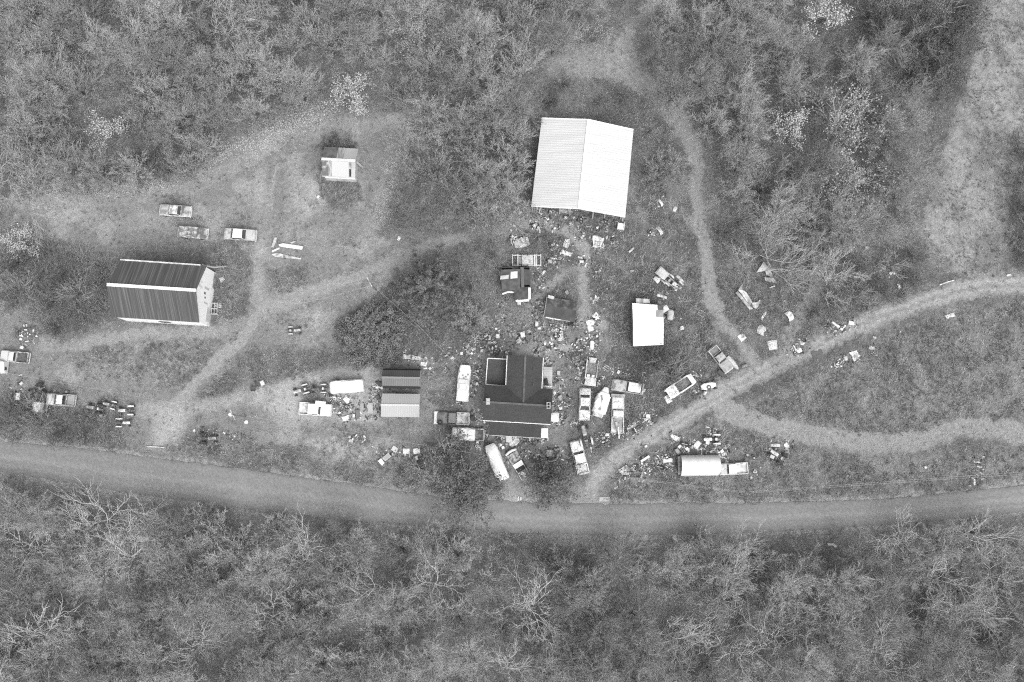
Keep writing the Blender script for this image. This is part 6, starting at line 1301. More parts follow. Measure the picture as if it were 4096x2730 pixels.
ITEMS = '''
wheel|2174|869|10|10|0|.6|wheel standing nearest the open end of the pole barn
lid|2192|876|11|11|0|.7|pale lid just east of the wheel at the pole barn opening
can|2120|883|9|9|0|.75|white bottle by itself below the pole barn corner post
sheet|2081|850|14|9|60|.8|white rag west of the pole barn corner
heap|2134|903|24|16|0|.4|cluster of tyres and cans on the track below the pole barn
heap|2158|914|26|14|-20|.6|row of pale cans beside the tyre cluster below the pole barn
can|2219|913|13|13|0|.8|white jug on the grass south of the pole barn centre
box|2045|922|9|8|0|.8|white box above the junk filled car hull
box|2056|904|13|9|0|.55|grey box on the track edge above the junk filled hull
crate|2160|956|13|11|5|.25|small dark crate between the junk filled hull and the engine heap
heap|2213|985|54|40|35|.35|heap of engine parts beside the track fork
tyre|2224|970|15|15|0|.05|tyre standing on top of the engine parts heap
sheet|2266|974|34|20|75|.6|torn light sheet standing beside the engine parts heap
panel|2266|1013|42|16|-18|.8|white board with dark marks lying by the track fork
tyre|2238|1034|13|13|0|.30|pale tyre below the white board at the track fork
box|2199|1047|17|15|0|.3|grey box between the trailer frame and the track fork
tyre|2209|1045|11|11|0|.12|tyre leaning on the grey box by the trailer frame
hoop|2221|1048|8|8|0|.6|small metal ring beside the grey box by the trailer frame
chair|2319|1032|15|18|80|.78|white chair on the track fork, upper of two
box|2326|1047|17|9|0|.8|white box at the foot of the white chair on the track fork
frame|2314|948|12|12|10|.2|dark chair frame on the track below the pole barn
box|2335|934|9|7|-15|.5|small grey box on the track, upper of two
box|2333|944|8|8|-20|.55|small grey box on the track, lower of two
sheet|2391|968|44|40|80|.7|big pale crumpled sheet beside the track fork
frame|2390|975|16|22|80|.12|dark window frame lying on the big pale sheet
bentpipe|2396|996|36|10|-15|.7|white bent strip at the foot of the big pale sheet
heap|2454|958|26|34|70|.12|dark tangle of wire in the rough east of the pale sheet
appliance|2483|908|28|26|-8|.75|white cabinet tipped against the pole barn corner
hoop|2428|923|13|13|0|.4|bare hoop in the rough below the pole barn
tyre|2455|913|14|14|0|.06|dark tyre beside the bare hoop below the pole barn
box|2389|912|9|9|0|.7|small white box in the rough below the pole barn
frame|2446|884|22|14|45|.12|dark rack against the pole barn front
crate|2285|896|20|16|0|.4|pallet of slats in front of the pole barn middle post
engine|2262|872|22|16|0|.3|engine block under the edge of the pole barn roof
sheet|2266|845|46|14|-5|.45|grey tarp hanging under the pole barn eave
heap|2206|849|26|14|0|.4|heap of junk under the pole barn eave
heap|2165|838|36|10|0|.25|stack of scrap under the pole barn corner
tank|2525|1001|28|9|42|.45|grey gas bottle lying in the rough above the dismantled truck
drum|2527|1084|15|8|10|.5|small pale drum in the rough west of the dismantled truck
wheel|2428|1156|12|12|0|.75|white rimmed wheel in the rough above the white tin shed
tyre|2400|1164|12|12|0|.06|dark tyre beside the white rimmed wheel
sheet|2386|1195|22|18|70|.85|crumpled white sheet at the track edge by the tar roofed shed
can|2384|1088|9|9|0|.8|pair of white jugs beside the track
frame|2373|1060|16|10|65|.2|dark frame leaning at the track edge
panel|2385|1265|24|24|45|.84|white square board lying cornerwise by the track
panel|2360|1291|28|21|12|.84|white board on the grass, middle of three by the track
panel|2363|1313|22|24|20|.72|off white board nearest the scattered tubs by the track
frame|2288|1118|18|36|20|.3|rusty a frame between the forks of the track
barrel|2267|1173|16|16|0|.25|grey barrel above the tar roofed shed
plank|2172|1094|34|8|48|.75|white plank propped in the wire tangle by the collapsed shack
heap|2152|1108|46|42|30|.25|wire tangle beside the collapsed shack
engine|2158|1151|16|12|20|.2|small motor beside the collapsed shack wall
tyre|2159|1227|13|13|0|.05|tyre at the gable of the tar roofed shed
box|2172|1232|11|13|0|.4|grey box against the gable of the tar roofed shed
plank|2170|1215|20|5|-45|.45|board leaning on the tar roofed shed
box|2148|1243|14|14|15|.16|dark box west of the tar roofed shed
chair|2144|1258|18|14|0|.22|dark chair west of the tar roofed shed
barrel|2147|1271|13|13|0|.25|dark barrel above the white fridge
appliance|2147|1297|20|12|90|.8|white fridge lying below the dark barrel
bucket|2129|1293|5|5|0|.8|small white pail west of the fridge
bucket|2177|1300|10|8|0|.75|white pail below the tar roofed shed corner
wheel|2204|1300|15|15|0|.8|white wheel below the tar roofed shed
drum|2233|1292|16|9|-60|.2|grey drum below the tar roofed shed eave
box|2284|1297|16|20|80|.02|black bin under the tar roofed shed corner
barrel|2298|1297|11|11|0|.14|dark barrel next to the black bin
tub|2212|1323|13|12|0|.85|round white tub, western of the pair
tub|2227|1322|15|14|0|.86|round white tub, eastern of the pair
can|2243|1313|11|11|0|.8|white drum shaped jug right of the tub pair
can|2243|1327|10|10|0|.78|lower white jug touching the drum shaped jug
chair|2157|1316|18|16|90|.8|white armchair below the fridge
engine|2161|1327|20|18|-50|.10|dark motor at the feet of the white armchair
plank|2117|1326|12|6|-30|.5|short board between appliance and armchair
appliance|2090|1340|22|19|105|.8|white washing machine in the yard above the farmhouse
box|2075|1365|20|16|35|.7|pale box below the washing machine
cart|2122|1348|28|14|5|.25|dark barrow with bicycle wheel beside the washing machine
bucket|2109|1356|9|9|0|.4|grey pail under the dark barrow
sheet|2243|1356|22|16|40|.45|grey scrap with a spike standing by the pipe
bentpipe|2247|1335|34|4|-88|.6|thin upright pipe below the white jugs
frame|2258|1370|16|14|-8|.2|dark wire basket near the riding mower
heap|2193|1381|52|18|-5|.5|row of parts with a white pot in the yard above the farmhouse
lid|2200|1373|10|10|0|.85|white pot lid on the row of parts
can|2336|1361|9|9|0|.78|white jug beside the riding mower
can|2348|1353|12|12|0|.75|white bottle pair above the long white tank
tank|2367|1382|38|17|88|.85|long white upright tank beside the lane
tyre|2382|1385|16|16|0|.12|tyre behind the long white tank
engine|2387|1346|14|14|0|.35|small motor above the long white tank
lid|2324|1402|9|9|0|.85|white lid on the worn ground above the farmhouse lane
lid|2334|1414|7|7|0|.5|grey lid below the white lid
box|2309|1414|9|9|0|.1|dark open box beside the farmhouse lane
bucket|1892|1345|12|12|0|.7|white pail in the trio below the fan shaped tree
bucket|1912|1349|12|12|0|.7|second pail of the trio with dark inside
bucket|1903|1357|11|11|0|.75|front pail of the trio
bucket|1907|1367|11|11|0|.82|lone white pail under the trio
sheet|1944|1343|14|10|40|.85|white sack in the yard above the farmhouse
tyre|1945|1357|16|16|0|.04|black tyre below the white sack
bucket|1958|1346|8|8|0|.8|white tub beside the sack
appliance|1991|1346|17|14|90|.85|white cabinet standing alone in the upper yard
box|1985|1316|10|9|0|.8|white box, upper of three near the lone cabinet
box|1996|1324|10|6|80|.7|narrow white box beside the upper three
bucket|1981|1323|7|7|0|.35|grey pail with the three small boxes
tub|1978|1372|14|11|0|.86|white domed tub above the seat frame
can|1967|1371|8|9|0|.8|white jug touching the domed tub
chair|1984|1387|13|9|90|.7|white seat below the domed tub
crate|1981|1407|12|12|0|.15|dark crate with white corner above the flat porch
panel|1870|1386|16|10|35|.55|grey board by the conifer roots
crate|1873|1411|15|15|0|.55|crate of odds and ends above the tarped boat
box|1887|1414|9|9|45|.8|white box set cornerwise next to the crate of odds
box|1846|1414|10|12|5|.82|white box beside the barbecue frame
frame|1808|1415|15|19|5|.15|dark barbecue frame above the tarped boat
plank|1809|1433|14|6|25|.6|pale board below the barbecue frame
heap|1895|1395|20|12|10|.4|small heap of bottles above the crate
bike|1750|1443|30|14|-58|.2|dark motorcycle like machine behind the gambrel shed
box|1720|1474|11|11|40|.4|small square grey box beside the gambrel shed
tyre|1779|1485|16|16|0|.14|worn tyre in the grass west of the tarped boat
bucket|2016|1264|10|12|0|.75|white pail by itself below the collapsed shack
lid|2011|1221|9|9|0|.8|white ring lid below the collapsed shack
box|1993|1283|9|8|0|.3|grey box in the grass near the fan shaped tree
can|2044|1325|9|9|0|.7|grey jug beside the bright scattered rubbish
tyre|1907|1467|19|19|0|.05|tyre standing at the bow of the tarped boat
tyre|1902|1474|12|12|0|.10|smaller tyre below the standing one by the tarped boat
engine|1911|1486|16|14|80|.3|mower engine beside the tarped boat
wheel|1899|1503|14|14|0|.3|wheel with crossed bars beside the tarped boat
bucket|1906|1508|8|8|0|.8|white pail beside the crossed wheel
box|1908|1536|10|11|0|.84|white square box alongside the tarped boat
bucket|1898|1528|7|7|0|.75|pail next to the white square box, upper of two
bucket|1898|1536|7|7|0|.72|pail next to the white square box, lower of two
chair|1884|1545|14|10|10|.5|grey folding seat alongside the tarped boat
can|1887|1571|7|7|0|.82|white can by the grass edge below the tarped boat
heap|1840|1612|34|10|0|.7|row of white pots under the stern of the tarped boat
barrel|1892|1676|20|18|0|.05|dark barrel grill between flatbed and farmhouse
box|1892|1675|15|8|35|.82|white lid board resting on the dark barrel
hoop|1890|1645|8|8|0|.6|pale ring in the grass above the dark barrel
tyre|1793|1709|18|18|0|.05|tyre lying under the flatbed, right of two
tyre|1785|1716|16|16|0|.08|tyre lying under the flatbed, left of two
engine|1909|1770|20|18|90|.3|engine with white cap below the tarp covered truck
tyre|1907|1785|15|15|0|.35|pale rimmed tyre below the engine with white cap
wheel|1944|1767|16|14|0|.10|wheel at the porch corner by the truck nose
engine|1937|1735|18|14|85|.12|dark motor at the nose of the tarp covered truck
hoop|1949|1744|8|8|0|.5|pale ring beside the dark motor
heap|1748|1815|62|36|-10|.45|heap of mower parts at the edge of the roadside tree
box|1938|1690|8|8|20|.85|white box at the porch end of the farmhouse
table|2036|1758|24|22|0|.45|table with pots in front of the farmhouse porch
bucket|2035|1760|10|10|0|.6|round pot on the table before the porch
bucket|2056|1753|8|8|0|.8|white pot beside the porch table
bucket|2018|1753|9|9|0|.75|white pot at the porch foot
sheet|2056|1768|40|26|35|.45|pale tarp draped before the porch table
bike|2106|1768|26|12|10|.1|bicycle leaning below the porch, western of two
bike|2140|1766|30|12|8|.25|bicycle leaning below the porch, eastern of two
bucket|2121|1762|8|8|0|.8|white pail between the porch bicycles
plank|2170|1764|20|4|50|.7|white stick leaning on the porch cover
barrel|1999|1767|16|16|0|.06|black barrel above the nose of the stripped truck
box|2012|1791|12|11|20|.8|white box between covered van and stripped truck
wheel|2024|1833|9|9|0|.7|white rimmed wheel between covered van and stripped truck
bucket|2087|1817|9|9|0|.6|pale pail beside the stripped truck
box|2098|1839|14|11|-30|.12|dark box beside the stripped truck
bike|2162|1838|26|12|-70|.2|bicycle lying in the yard below the porch
engine|2138|1831|14|12|0|.35|grey motor beside the yard bicycle
can|2151|1836|10|10|0|.7|white jug at the wheel of the yard bicycle
table|2198|1814|23|26|0|.35|grey table in the yard below the porch
heap|2226|1803|36|34|-40|.12|tangle of dark tubing beside the grey table
bench|2208|1843|32|9|8|.8|white bench above the feathery cedar
bentpipe|2231|1838|36|8|80|.12|dark bent pipe beside the white bench
engine|2248|1840|16|18|90|.4|engine with silver cap beside the lane mouth
heap|2255|1866|26|20|-40|.2|small heap of parts at the edge of the feathery cedar
box|2242|1592|18|20|30|.25|grey hand truck box east of the farmhouse
bike|2254|1600|32|12|-50|.12|dark bicycle leaning by the grey hand truck box
tyre|2257|1612|14|14|0|.06|tyre under the dark bicycle east of the farmhouse
can|2234|1623|11|11|0|.65|white can east of the farmhouse chimney
box|2243|1634|13|11|10|.7|pale box below the white can east of the farmhouse
box|2242|1648|17|10|0|.1|dark suitcase like box east of the farmhouse
hood|2218|1670|34|40|0|.72|white car hood leaning on the farmhouse wall
panel|2237|1688|12|30|-15|.16|dark board leaning against the white hood
bucket|2242|1678|9|9|0|.82|white pail beside the leaning hood
bucket|2248|1669|7|7|0|.78|smaller white pail above the leaning hood
bucket|2213|1595|7|7|0|.45|grey pail under the farmhouse east gable
lid|2250|1521|10|10|0|.85|white lid in the farmhouse lane
chair|2235|1494|24|20|180|.45|pale garden chair by the deck
barrel|2225|1522|9|9|0|.08|small black pot by the deck corner
pole|2238|1550|14|5|85|.4|short post by the farmhouse deck
heap|2192|1448|34|26|0|.35|pile of crates behind the farmhouse deck
wheel|2364|1420|13|13|0|.8|white wheel on the tip of the truck bed wreck
wheel|2359|1431|12|12|0|.84|white wheel below the other on the truck bed wreck
tyre|2290|1429|16|18|0|.04|black tyre at the head of the farmhouse lane
tyre|2300|1424|13|13|0|.12|greyish tyre next to the black one in the lane
frame|2303|1438|26|14|20|.5|pale frame leaning over the lane tyres
bucket|2303|1447|7|7|0|.8|white pail under the pale frame
engine|2303|1457|14|12|0|.15|dark motor below the pale frame
tub|2329|1449|12|9|0|.7|white sink beside the truck bed wreck
can|2313|1472|11|11|0|.7|white can in the lane beside the truck bed wreck
engine|2333|1472|16|15|0|.3|engine block beside the truck bed wreck
sheet|2307|1513|12|14|60|.8|white sign like scrap in the lane
hoop|2318|1515|9|9|0|.7|white ring in the lane below the scrap
wheel|2348|1538|26|16|15|.06|dark wheels under the foot of the truck bed wreck
heap|2398|1528|26|34|-20|.4|scrap between the truck bed wreck and the cabin boat
frame|2428|1473|24|16|-35|.8|white tubular chair frame in the rough
box|2474|1489|11|14|-25|.6|pale carton in the rough above the wrecked sedan
bucket|2503|1498|9|11|0|.82|white pail in the rough above the wrecked sedan
hoop|2541|1489|12|12|0|.3|hoop in the brambles above the wrecked sedan
panel|2545|1520|30|18|-32|.03|black radiator panel behind the wrecked sedan
can|2556|1533|13|13|0|.8|white jug at the corner of the wrecked sedan
heap|2571|1562|24|30|-20|.4|front end scrap before the wrecked sedan
bucket|2366|1569|7|7|0|.7|white pail between the tail finned sedan and the cabin boat
bucket|2366|1665|8|8|0|.8|white pail at the tail finned sedan front corner
sheet|2300|1693|12|22|75|.6|bundle of pale rags in the farmhouse lane
lid|2318|1692|8|8|0|.75|white lid beside the pale rags
heap|2408|1770|48|32|-20|.5|heap of scrap tin at the edge of the gravel lane
box|2430|1739|15|12|0|.84|white box between scrap tin and worn pickup
heap|2455|1737|24|12|20|.7|small white scrap under the tail of the worn pickup
heap|2437|1765|24|18|-30|.6|loose bits beside the heap of scrap tin
can|2389|1753|9|9|0|.8|white jug beyond the heap of scrap tin
plank|2525|1710|34|9|22|.75|white plank along the lane edge
tub|2518|1706|11|11|0|.8|white basin on the lane edge plank
panel|2539|1697|16|16|20|.3|grey board beside the lane edge plank
pole|2583|1682|34|4|38|.6|pale pole running along the lane edge
box|2592|1665|16|13|0|.85|white box on the lane edge below the brambles
tyre|2604|1657|9|9|0|.06|small tyre next to the lane edge white box
wheel|2611|1667|9|9|0|.08|small dark wheel by the lane edge pole
tyre|2599|1645|18|18|0|.10|tyre in the grass above the lane edge white box
bucket|2508|1737|10|10|0|.7|pale pail on the lane edge behind the worn pickup
hood|2672|1598|32|24|-60|.75|white nose panel lying in front of the car shell
tyre|2662|1572|14|14|0|.04|black tyre beneath the car shell nose
plank|2787|1497|22|4|-50|.45|stick beside the tail of the car shell
tyre|2798|1567|16|16|0|.04|black tyre below the stripped buggy
bucket|2821|1563|10|10|0|.8|white drum beside the black tyre at the buggy
sheet|2700|1752|36|16|-30|.82|white broken panel below the lane
box|2584|1786|9|8|25|.85|small white box on the grass below the lane
box|2364|1793|10|10|0|.75|pale box in the lane mouth
bench|2580|1836|40|12|32|.6|dark bench with white seat near the lane mouth junk
tyre|2560|1851|9|9|0|.5|pale tyre under the dark bench
tyre|2579|1848|13|13|0|.05|black tyre under the dark bench
box|2568|1855|8|8|-20|.6|small box between the bench tyres
sheet|2498|1885|34|32|20|.45|grey tarp square at the west end of the lane mouth junk
tyre|2559|1874|15|15|0|.05|upper tyre in the lane mouth pile
wheel|2552|1888|17|17|0|.25|grey wheel in the lane mouth pile
tyre|2571|1869|13|13|0|.07|right tyre in the lane mouth pile
tyre|2586|1869|16|14|0|.06|far right tyre in the lane mouth pile
tyre|2583|1883|13|13|0|.05|low tyre in the lane mouth pile
wheel|2523|1894|10|10|0|.7|small white wheel below the lane mouth pile, western
wheel|2537|1894|10|10|0|.6|small white wheel below the lane mouth pile, eastern
can|2599|1884|10|14|0|.85|white can at the end of the lane mouth pile
heap|2533|1873|30|16|-40|.4|jumble of bars above the small white wheels
pole|2570|1895|36|4|68|.3|thin bar leaning over the lane mouth pile
bike|2476|1912|26|12|10|.12|tangled bicycle below the grey tarp square
hood|2535|1926|32|38|90|.14|dark car hood lying in the roadside grass
wheel|2565|1934|8|8|0|.7|small white wheel beside the dark car hood
fender|2672|1847|42|18|5|.84|white fender west of the arched shelter
plank|2675|1837|44|7|10|.2|dark board lying over the white fender
heap|2668|1828|26|12|20|.5|bits of tin above the white fender
tyre|2671|1860|11|9|0|.4|pale hoop tyre below the white fender
wheel|2654|1873|14|14|0|.5|wheel standing west of the arched shelter
crate|2657|1895|10|14|0|.55|pale crate in the grass west of the arched shelter
panel|2683|1893|34|22|-35|.10|dark board in the grass west of the arched shelter
pole|2636|1832|22|4|-60|.75|white stick west of the white fender
can|2649|1828|9|9|0|.7|grey jug beside the white stick
appliance|2709|1807|24|14|-55|.22|dark cabinet at the corner of the arched shelter
box|2718|1787|14|11|45|.75|pale box above the dark cabinet
can|2738|1788|8|8|0|.7|white jug above the arched shelter
box|2747|1796|13|12|30|.8|white box above the arched shelter, larger of the pair
box|2754|1803|8|9|0|.82|white box above the arched shelter, smaller of the pair
fender|2794|1783|34|22|55|.84|curved white mudguard above the arched shelter
tyre|2780|1783|15|15|0|.05|black tyre beside the curved white mudguard
plank|2815|1796|18|5|-25|.5|pale strip below the curved white mudguard
box|2829|1771|16|15|-10|.55|grey box between mudguard and white hooded tractor
can|2823|1783|10|10|0|.75|white can below the grey box
crate|2867|1783|18|14|10|.3|dark crate below the white hooded tractor
box|2858|1733|14|10|15|.7|white carton above the white hooded tractor
box|2843|1736|9|7|0|.45|grey carton above the white hooded tractor
box|2844|1808|11|9|35|.45|grey box at the top of the arched shelter
pole|2807|1817|12|6|75|.7|white post end at the top of the arched shelter
box|2887|1806|14|12|35|.7|pale box east of the arched shelter
box|2876|1810|10|6|10|.75|narrow white box east of the arched shelter
lid|2902|1812|9|9|0|.7|white lid east of the arched shelter, upper
lid|2896|1820|8|8|0|.75|white lid east of the arched shelter, lower
hoop|2918|1780|8|8|0|.6|pale ring in the brush east of the white hooded tractor
heap|2999|1834|50|30|-15|.22|heap of dark lumber beyond the loaded white pickup
tank|2906|1850|16|9|20|.5|pale bottle at the shelter end of the loaded pickup
sheet|3022|1887|14|12|-20|.85|white scrap in the grass beyond the loaded pickup
lid|3006|1911|11|11|0|.45|grey round cover in the roadside grass
fender|3102|1786|40|14|0|.5|grey fender above the long white tractor
sheet|3148|1782|20|16|-30|.85|white sheet standing beyond the long white tractor
plank|3154|1805|24|6|-75|.4|grey plank under the white standing sheet
box|3088|1828|18|14|-25|.4|grey box before the long white tractor
box|3081|1799|10|14|70|.75|white box before the long white tractor
tyre|3072|1812|14|14|0|.05|black tyre before the long white tractor
panel|2969|1349|27|27|38|.82|white square board beside the grass track
fender|3052|1322|40|30|70|.5|pale fender in the rough west of the white one
plank|3056|1264|36|9|55|.7|bleached beam in the rough below the plank ruin
fender|3154|1267|40|26|-60|.85|white curved fender beside the side track
hood|3091|1381|38|40|100|.6|whitish car roof panel in the rough above the lane
tyre|3210|1370|21|16|0|.55|pale tyre on the heap beside the side track
heap|3212|1360|46|34|-30|.25|heap of bars beside the side track
panel|3199|1403|20|16|20|.85|white board above the rubber mat on the lane
wheel|3181|1411|13|13|0|.7|white wheel at the lane edge above the rubber mat
pole|3180|1394|28|5|-68|.7|white bar above the lane edge white wheel
mat|3272|1421|46|40|15|.075|dark rubber mat lying flat on the gravel lane
drum|2977|1464|24|12|20|.2|dark drum lying beside the lane
heap|3322|1312|44|44|-35|.2|heap of dark timber north of the lane
tank|3343|1299|38|10|-33|.86|long white tank on the dark timber heap
box|3366|1317|11|8|-30|.82|white box at the end of the long white tank
box|3343|1324|10|5|0|.5|grey box under the long white tank
chair|3404|1294|30|26|80|.84|white armchair at the lane edge by the dark timber
heap|3356|1461|30|30|0|.4|scatter of tins below the lane
bucket|3356|1464|10|10|0|.85|white pail in the scatter of tins
stone|3383|1434|18|22|20|.5|pale rock beside the scatter of tins
sheet|3421|1421|32|34|30|.80|crumpled white sheet below the lane
sheet|3489|1392|24|12|-10|.5|grey rag in the grass below the lane
sheet|3500|1351|11|11|30|.82|small white scrap at the lower lane edge
stone|3600|1327|9|9|0|.75|white stone at the lower lane edge
panel|3802|1264|38|16|18|.66|pale board in the field below the lane
pole|3789|1130|62|5|18|.8|long white pole lying above the lane
tank|3478|1232|24|13|15|.13|dark tank beside the gravel lane, first of two
tank|3499|1228|22|14|15|.2|dark tank beside the gravel lane, second of two
heap|3567|1095|30|26|20|.65|bleached lumber wreck in the brush
hoop|3539|1075|8|8|0|.7|white ring near the bleached lumber wreck
sheet|3598|1146|10|22|20|.82|white pointed scrap in the brush
frame|3585|1222|18|12|5|.25|dark frame in the brush at the lane edge
plank|3350|827|34|7|50|.6|pale beam in the wood by the sled
crate|3378|845|24|20|20|.4|old sled like crate in the wood
heap|3330|933|20|12|-30|.5|pale scrap in the brush under the wood
barrel|3462|995|10|10|0|.5|grey pipe end in the brush
stone|3702|1870|12|12|0|.75|white stone in the roadside rough
plank|3912|1850|18|4|0|.85|white stake lying uppermost in the roadside row
plank|3916|1868|14|4|-15|.8|white stake lying second in the roadside row
plank|3912|1902|16|4|-40|.75|slanted white stake third in the roadside row
plank|3900|1929|24|7|88|.86|thick white stake lowest in the roadside row
sheet|4037|1101|18|7|5|.85|white scrap on the lane far end
tyre|3977|1104|12|12|0|.06|black tyre at the lane far end
stone|1595|954|22|14|70|.72|white boulder beside the grass track
pole|620|1789|72|4|-3|.7|white barrier pole across the yard entrance
box|776|1723|8|10|-30|.85|white box at the edge of the weeds by the entrance
hoop|821|1729|9|9|0|.75|white ring by the derelict tractor, western
hoop|863|1733|8|8|0|.7|white ring by the derelict tractor, eastern
tyre|920|1754|18|18|0|.05|black tyre standing in the weeds by the road
tyre|939|1743|14|14|0|.10|worn tyre behind the black one in the weeds
chair|1050|1535|26|20|205|.85|white plastic chair tipped over in the yard
chair|1014|1555|26|24|90|.07|dark seat sunk in the weeds
sheet|984|1690|14|12|20|.85|white bag below the transformer pole
heap|110|1344|110|100|0|.4|round brush and scrap pile above the silver pickup
box|88|1391|13|12|-20|.8|white box at the foot of the brush pile
box|73|1586|16|28|0|.8|white board box in the grass by the dark tractor
sheet|84|1535|14|12|40|.7|white rag above the dark tractor
plank|128|1602|24|9|50|.3|grey rusted bar beside the truck cap trailer
frame|108|1612|6|34|0|.4|thin upright frame by the truck cap trailer
tyre|1021|957|14|20|0|.04|black tyre at the nose of the white roofed wreck
bike|752|960|34|16|-25|.15|dark axle with wheel beside the roofless wreck
sheet|872|1224|26|16|10|.7|crumpled white tin by the streaked barn
sheet|887|1118|18|16|30|.45|grey tin scrap at the streaked barn gable
box|1273|787|9|13|-40|.75|small white scrap by the tin shack track
box|1518|1536|22|16|-40|.06|black box at the gambrel shed corner
lid|1526|1552|11|11|0|.85|white lid at the gambrel shed corner
pole|1509|1549|14|6|10|.8|white pipe beside the gambrel shed
crate|1507|1565|26|8|-3|.6|white crate between the two sheds
crate|1502|1577|17|13|0|.35|wire crate between the two sheds
box|1511|1590|16|14|20|.1|dark box against the pale garage
tank|1513|1588|9|6|0|.8|white bottle on the dark box against the garage
table|1483|1634|20|42|0|.3|grey cart like table before the pale garage
plank|1473|1623|26|7|80|.85|white board on the grey cart like table
box|1430|1657|14|36|0|.12|dark trunk standing in the garage yard
box|1415|1664|10|14|0|.6|pale box beside the dark trunk
heap|1518|1648|18|26|-20|.12|dark bits against the garage wall
frame|1488|1672|18|10|0|.2|dark frame below the garage table
lid|1338|1594|14|14|0|.85|big white lid in the garage yard
tyre|1346|1602|14|14|0|.2|tyre right below the big white lid
tyre|1354|1609|15|15|0|.05|tyre stack in the garage yard, upper
tyre|1351|1620|14|14|0|.06|tyre stack in the garage yard, lower
frame|1336|1622|28|20|-55|.2|dark folding frame beside the tyre stack
sheet|1386|1600|20|22|50|.75|white sheet in the garage yard
crate|1388|1628|20|18|15|.14|dark crate below the white sheet
engine|1413|1595|12|12|0|.1|small dark motor by the covered camper
box|1358|1652|9|9|-30|.85|small white box below the tyre stack
sheet|1381|1675|26|20|10|.85|white heap of bags in the garage yard
heap|1432|1756|84|40|0|.6|roundish heap of dark tarp and white scrap near the road
sheet|1626|1428|34|18|-5|.8|dappled white sheet behind the gambrel shed, western
sheet|1664|1432|34|16|-5|.85|dappled white sheet behind the gambrel shed, eastern
panel|1694|1457|24|14|-12|.75|white board behind the gambrel shed corner
cart|1548|1829|42|18|40|.5|pale two wheeled cart near the road
box|1526|1848|24|17|-50|.82|white tray at the end of the two wheeled cart
frame|1528|1803|28|18|-55|.15|dark empty frame above the two wheeled cart
panel|1578|1798|24|20|-35|.45|grey board beside the two wheeled cart
panel|1625|1806|26|21|-2|.85|white board on the verge, western of the pair
panel|1666|1805|26|21|8|.85|white board on the verge, eastern of the pair
heap|1667|1834|22|20|0|.6|pale rubbish below the verge boards
bench|1660|1855|34|16|-18|.08|dark bench below the verge boards
heap|1680|1878|60|22|-8|.2|dark machine parts below the dark bench
heap|60|1578|60|34|10|.15|dark machine scrap in the brush before the dark tractor
heap|210|1570|34|18|0|.12|low dark scrap between dark tractor and grey pickup
heap|412|1660|30|20|20|.15|dark parts between the roadside tractors
engine|268|1568|20|14|0|.1|dark motor at the tail of the grey crew cab pickup
heap|1310|1585|30|16|0|.2|dark parts behind the stripped tractor
heap|2235|912|30|18|0|.15|dark scrap row before the pole barn
heap|2330|880|44|22|8|.15|dark scrap under the middle of the pole barn eave
heap|2420|890|50|22|8|.12|dark scrap under the far end of the pole barn eave
heap|2612|1165|26|16|-30|.5|bits off the dismantled truck, below its cab
heap|2700|1150|30|22|-30|.6|bits off the dismantled truck, at its front
fender|2718|1120|44|14|-50|.5|thin curved fender before the dismantled truck
plank|2648|1186|42|10|-18|.85|white board lying between dismantled truck and white tin shed
fender|2636|925|38|16|-55|.55|bent pale fender in the rough beyond the pole barn
frame|2626|840|26|18|0|.2|square rusty frame in the rough beyond the pole barn
heap|2604|930|26|34|60|.6|pale scrap metal in the rough beyond the pole barn
fender|2640|812|32|12|-55|.6|pale triangular scrap above the square rusty frame
fender|2705|838|24|16|60|.6|pale curved scrap beside the grass track
tank|2680|1262|44|28|85|.4|grey water tank at the torn corner of the white tin shed
plank|2672|1240|42|7|-55|.8|white plank resting over the grey water tank
heap|2725|1313|24|14|30|.8|small white scrap in the rough below the white tin shed
frame|2806|1255|26|20|-30|.55|pale folding rack beside the grass track bend
heap|2150|1408|34|16|0|.3|junk row against the back of the farmhouse
heap|2030|1412|26|14|0|.35|junk row behind the low flat porch
heap|1970|1395|26|18|0|.3|mixed junk above the flat porch corner
heap|1925|1395|28|18|10|.25|mixed junk above the tarped boat corner
heap|2250|1420|30|18|0|.2|mixed junk beside the black lane tyre
heap|2070|1345|30|20|0|.25|mixed junk left of the washing machine
heap|2350|1395|30|22|30|.3|mixed junk below the long white tank
heap|2225|1345|26|12|0|.35|mixed junk between round tubs and grey scrap
heap|2420|1745|30|18|30|.4|mixed junk along the lane side of scrap tin
heap|2545|1720|44|16|30|.3|dark junk along the lane edge boards
heap|2740|1778|40|24|0|.3|mixed junk above the arched shelter
heap|2640|1870|40|24|0|.25|mixed junk west of the arched shelter wheels
heap|2500|1915|26|18|0|.2|mixed junk beside the tangled bicycle
plank|2073|1996|14|4|88|.85|white short post at the road edge, western of the pair
plank|2084|1996|13|4|88|.85|white short post at the road edge, eastern of the pair
'''
def scatter_items():
    for ln in ITEMS.strip().splitlines():
        k, u, v, a, b, ang, t, lab = ln.split('|'); t = float(t)
        L, W = max(float(a) / PX, .22), max(float(b) / PX, .10)
        parts = globals()['K_' + k](t, L, W); x, y = P(float(u), float(v), .3); rz = math.radians(float(ang)); nm = NAMES.get(k, k)
        if len(parts) == 1: tag(obj(nm, parts[0][1], parts[0][2], None, loc=(x, y, .03), rz=rz), lab, CAT[k])
        else:
            e = empty(nm, (x, y, .03), lab, CAT[k], rz)
            for pn, m, mt in parts: obj(pn, m, mt, e)
scatter_items()
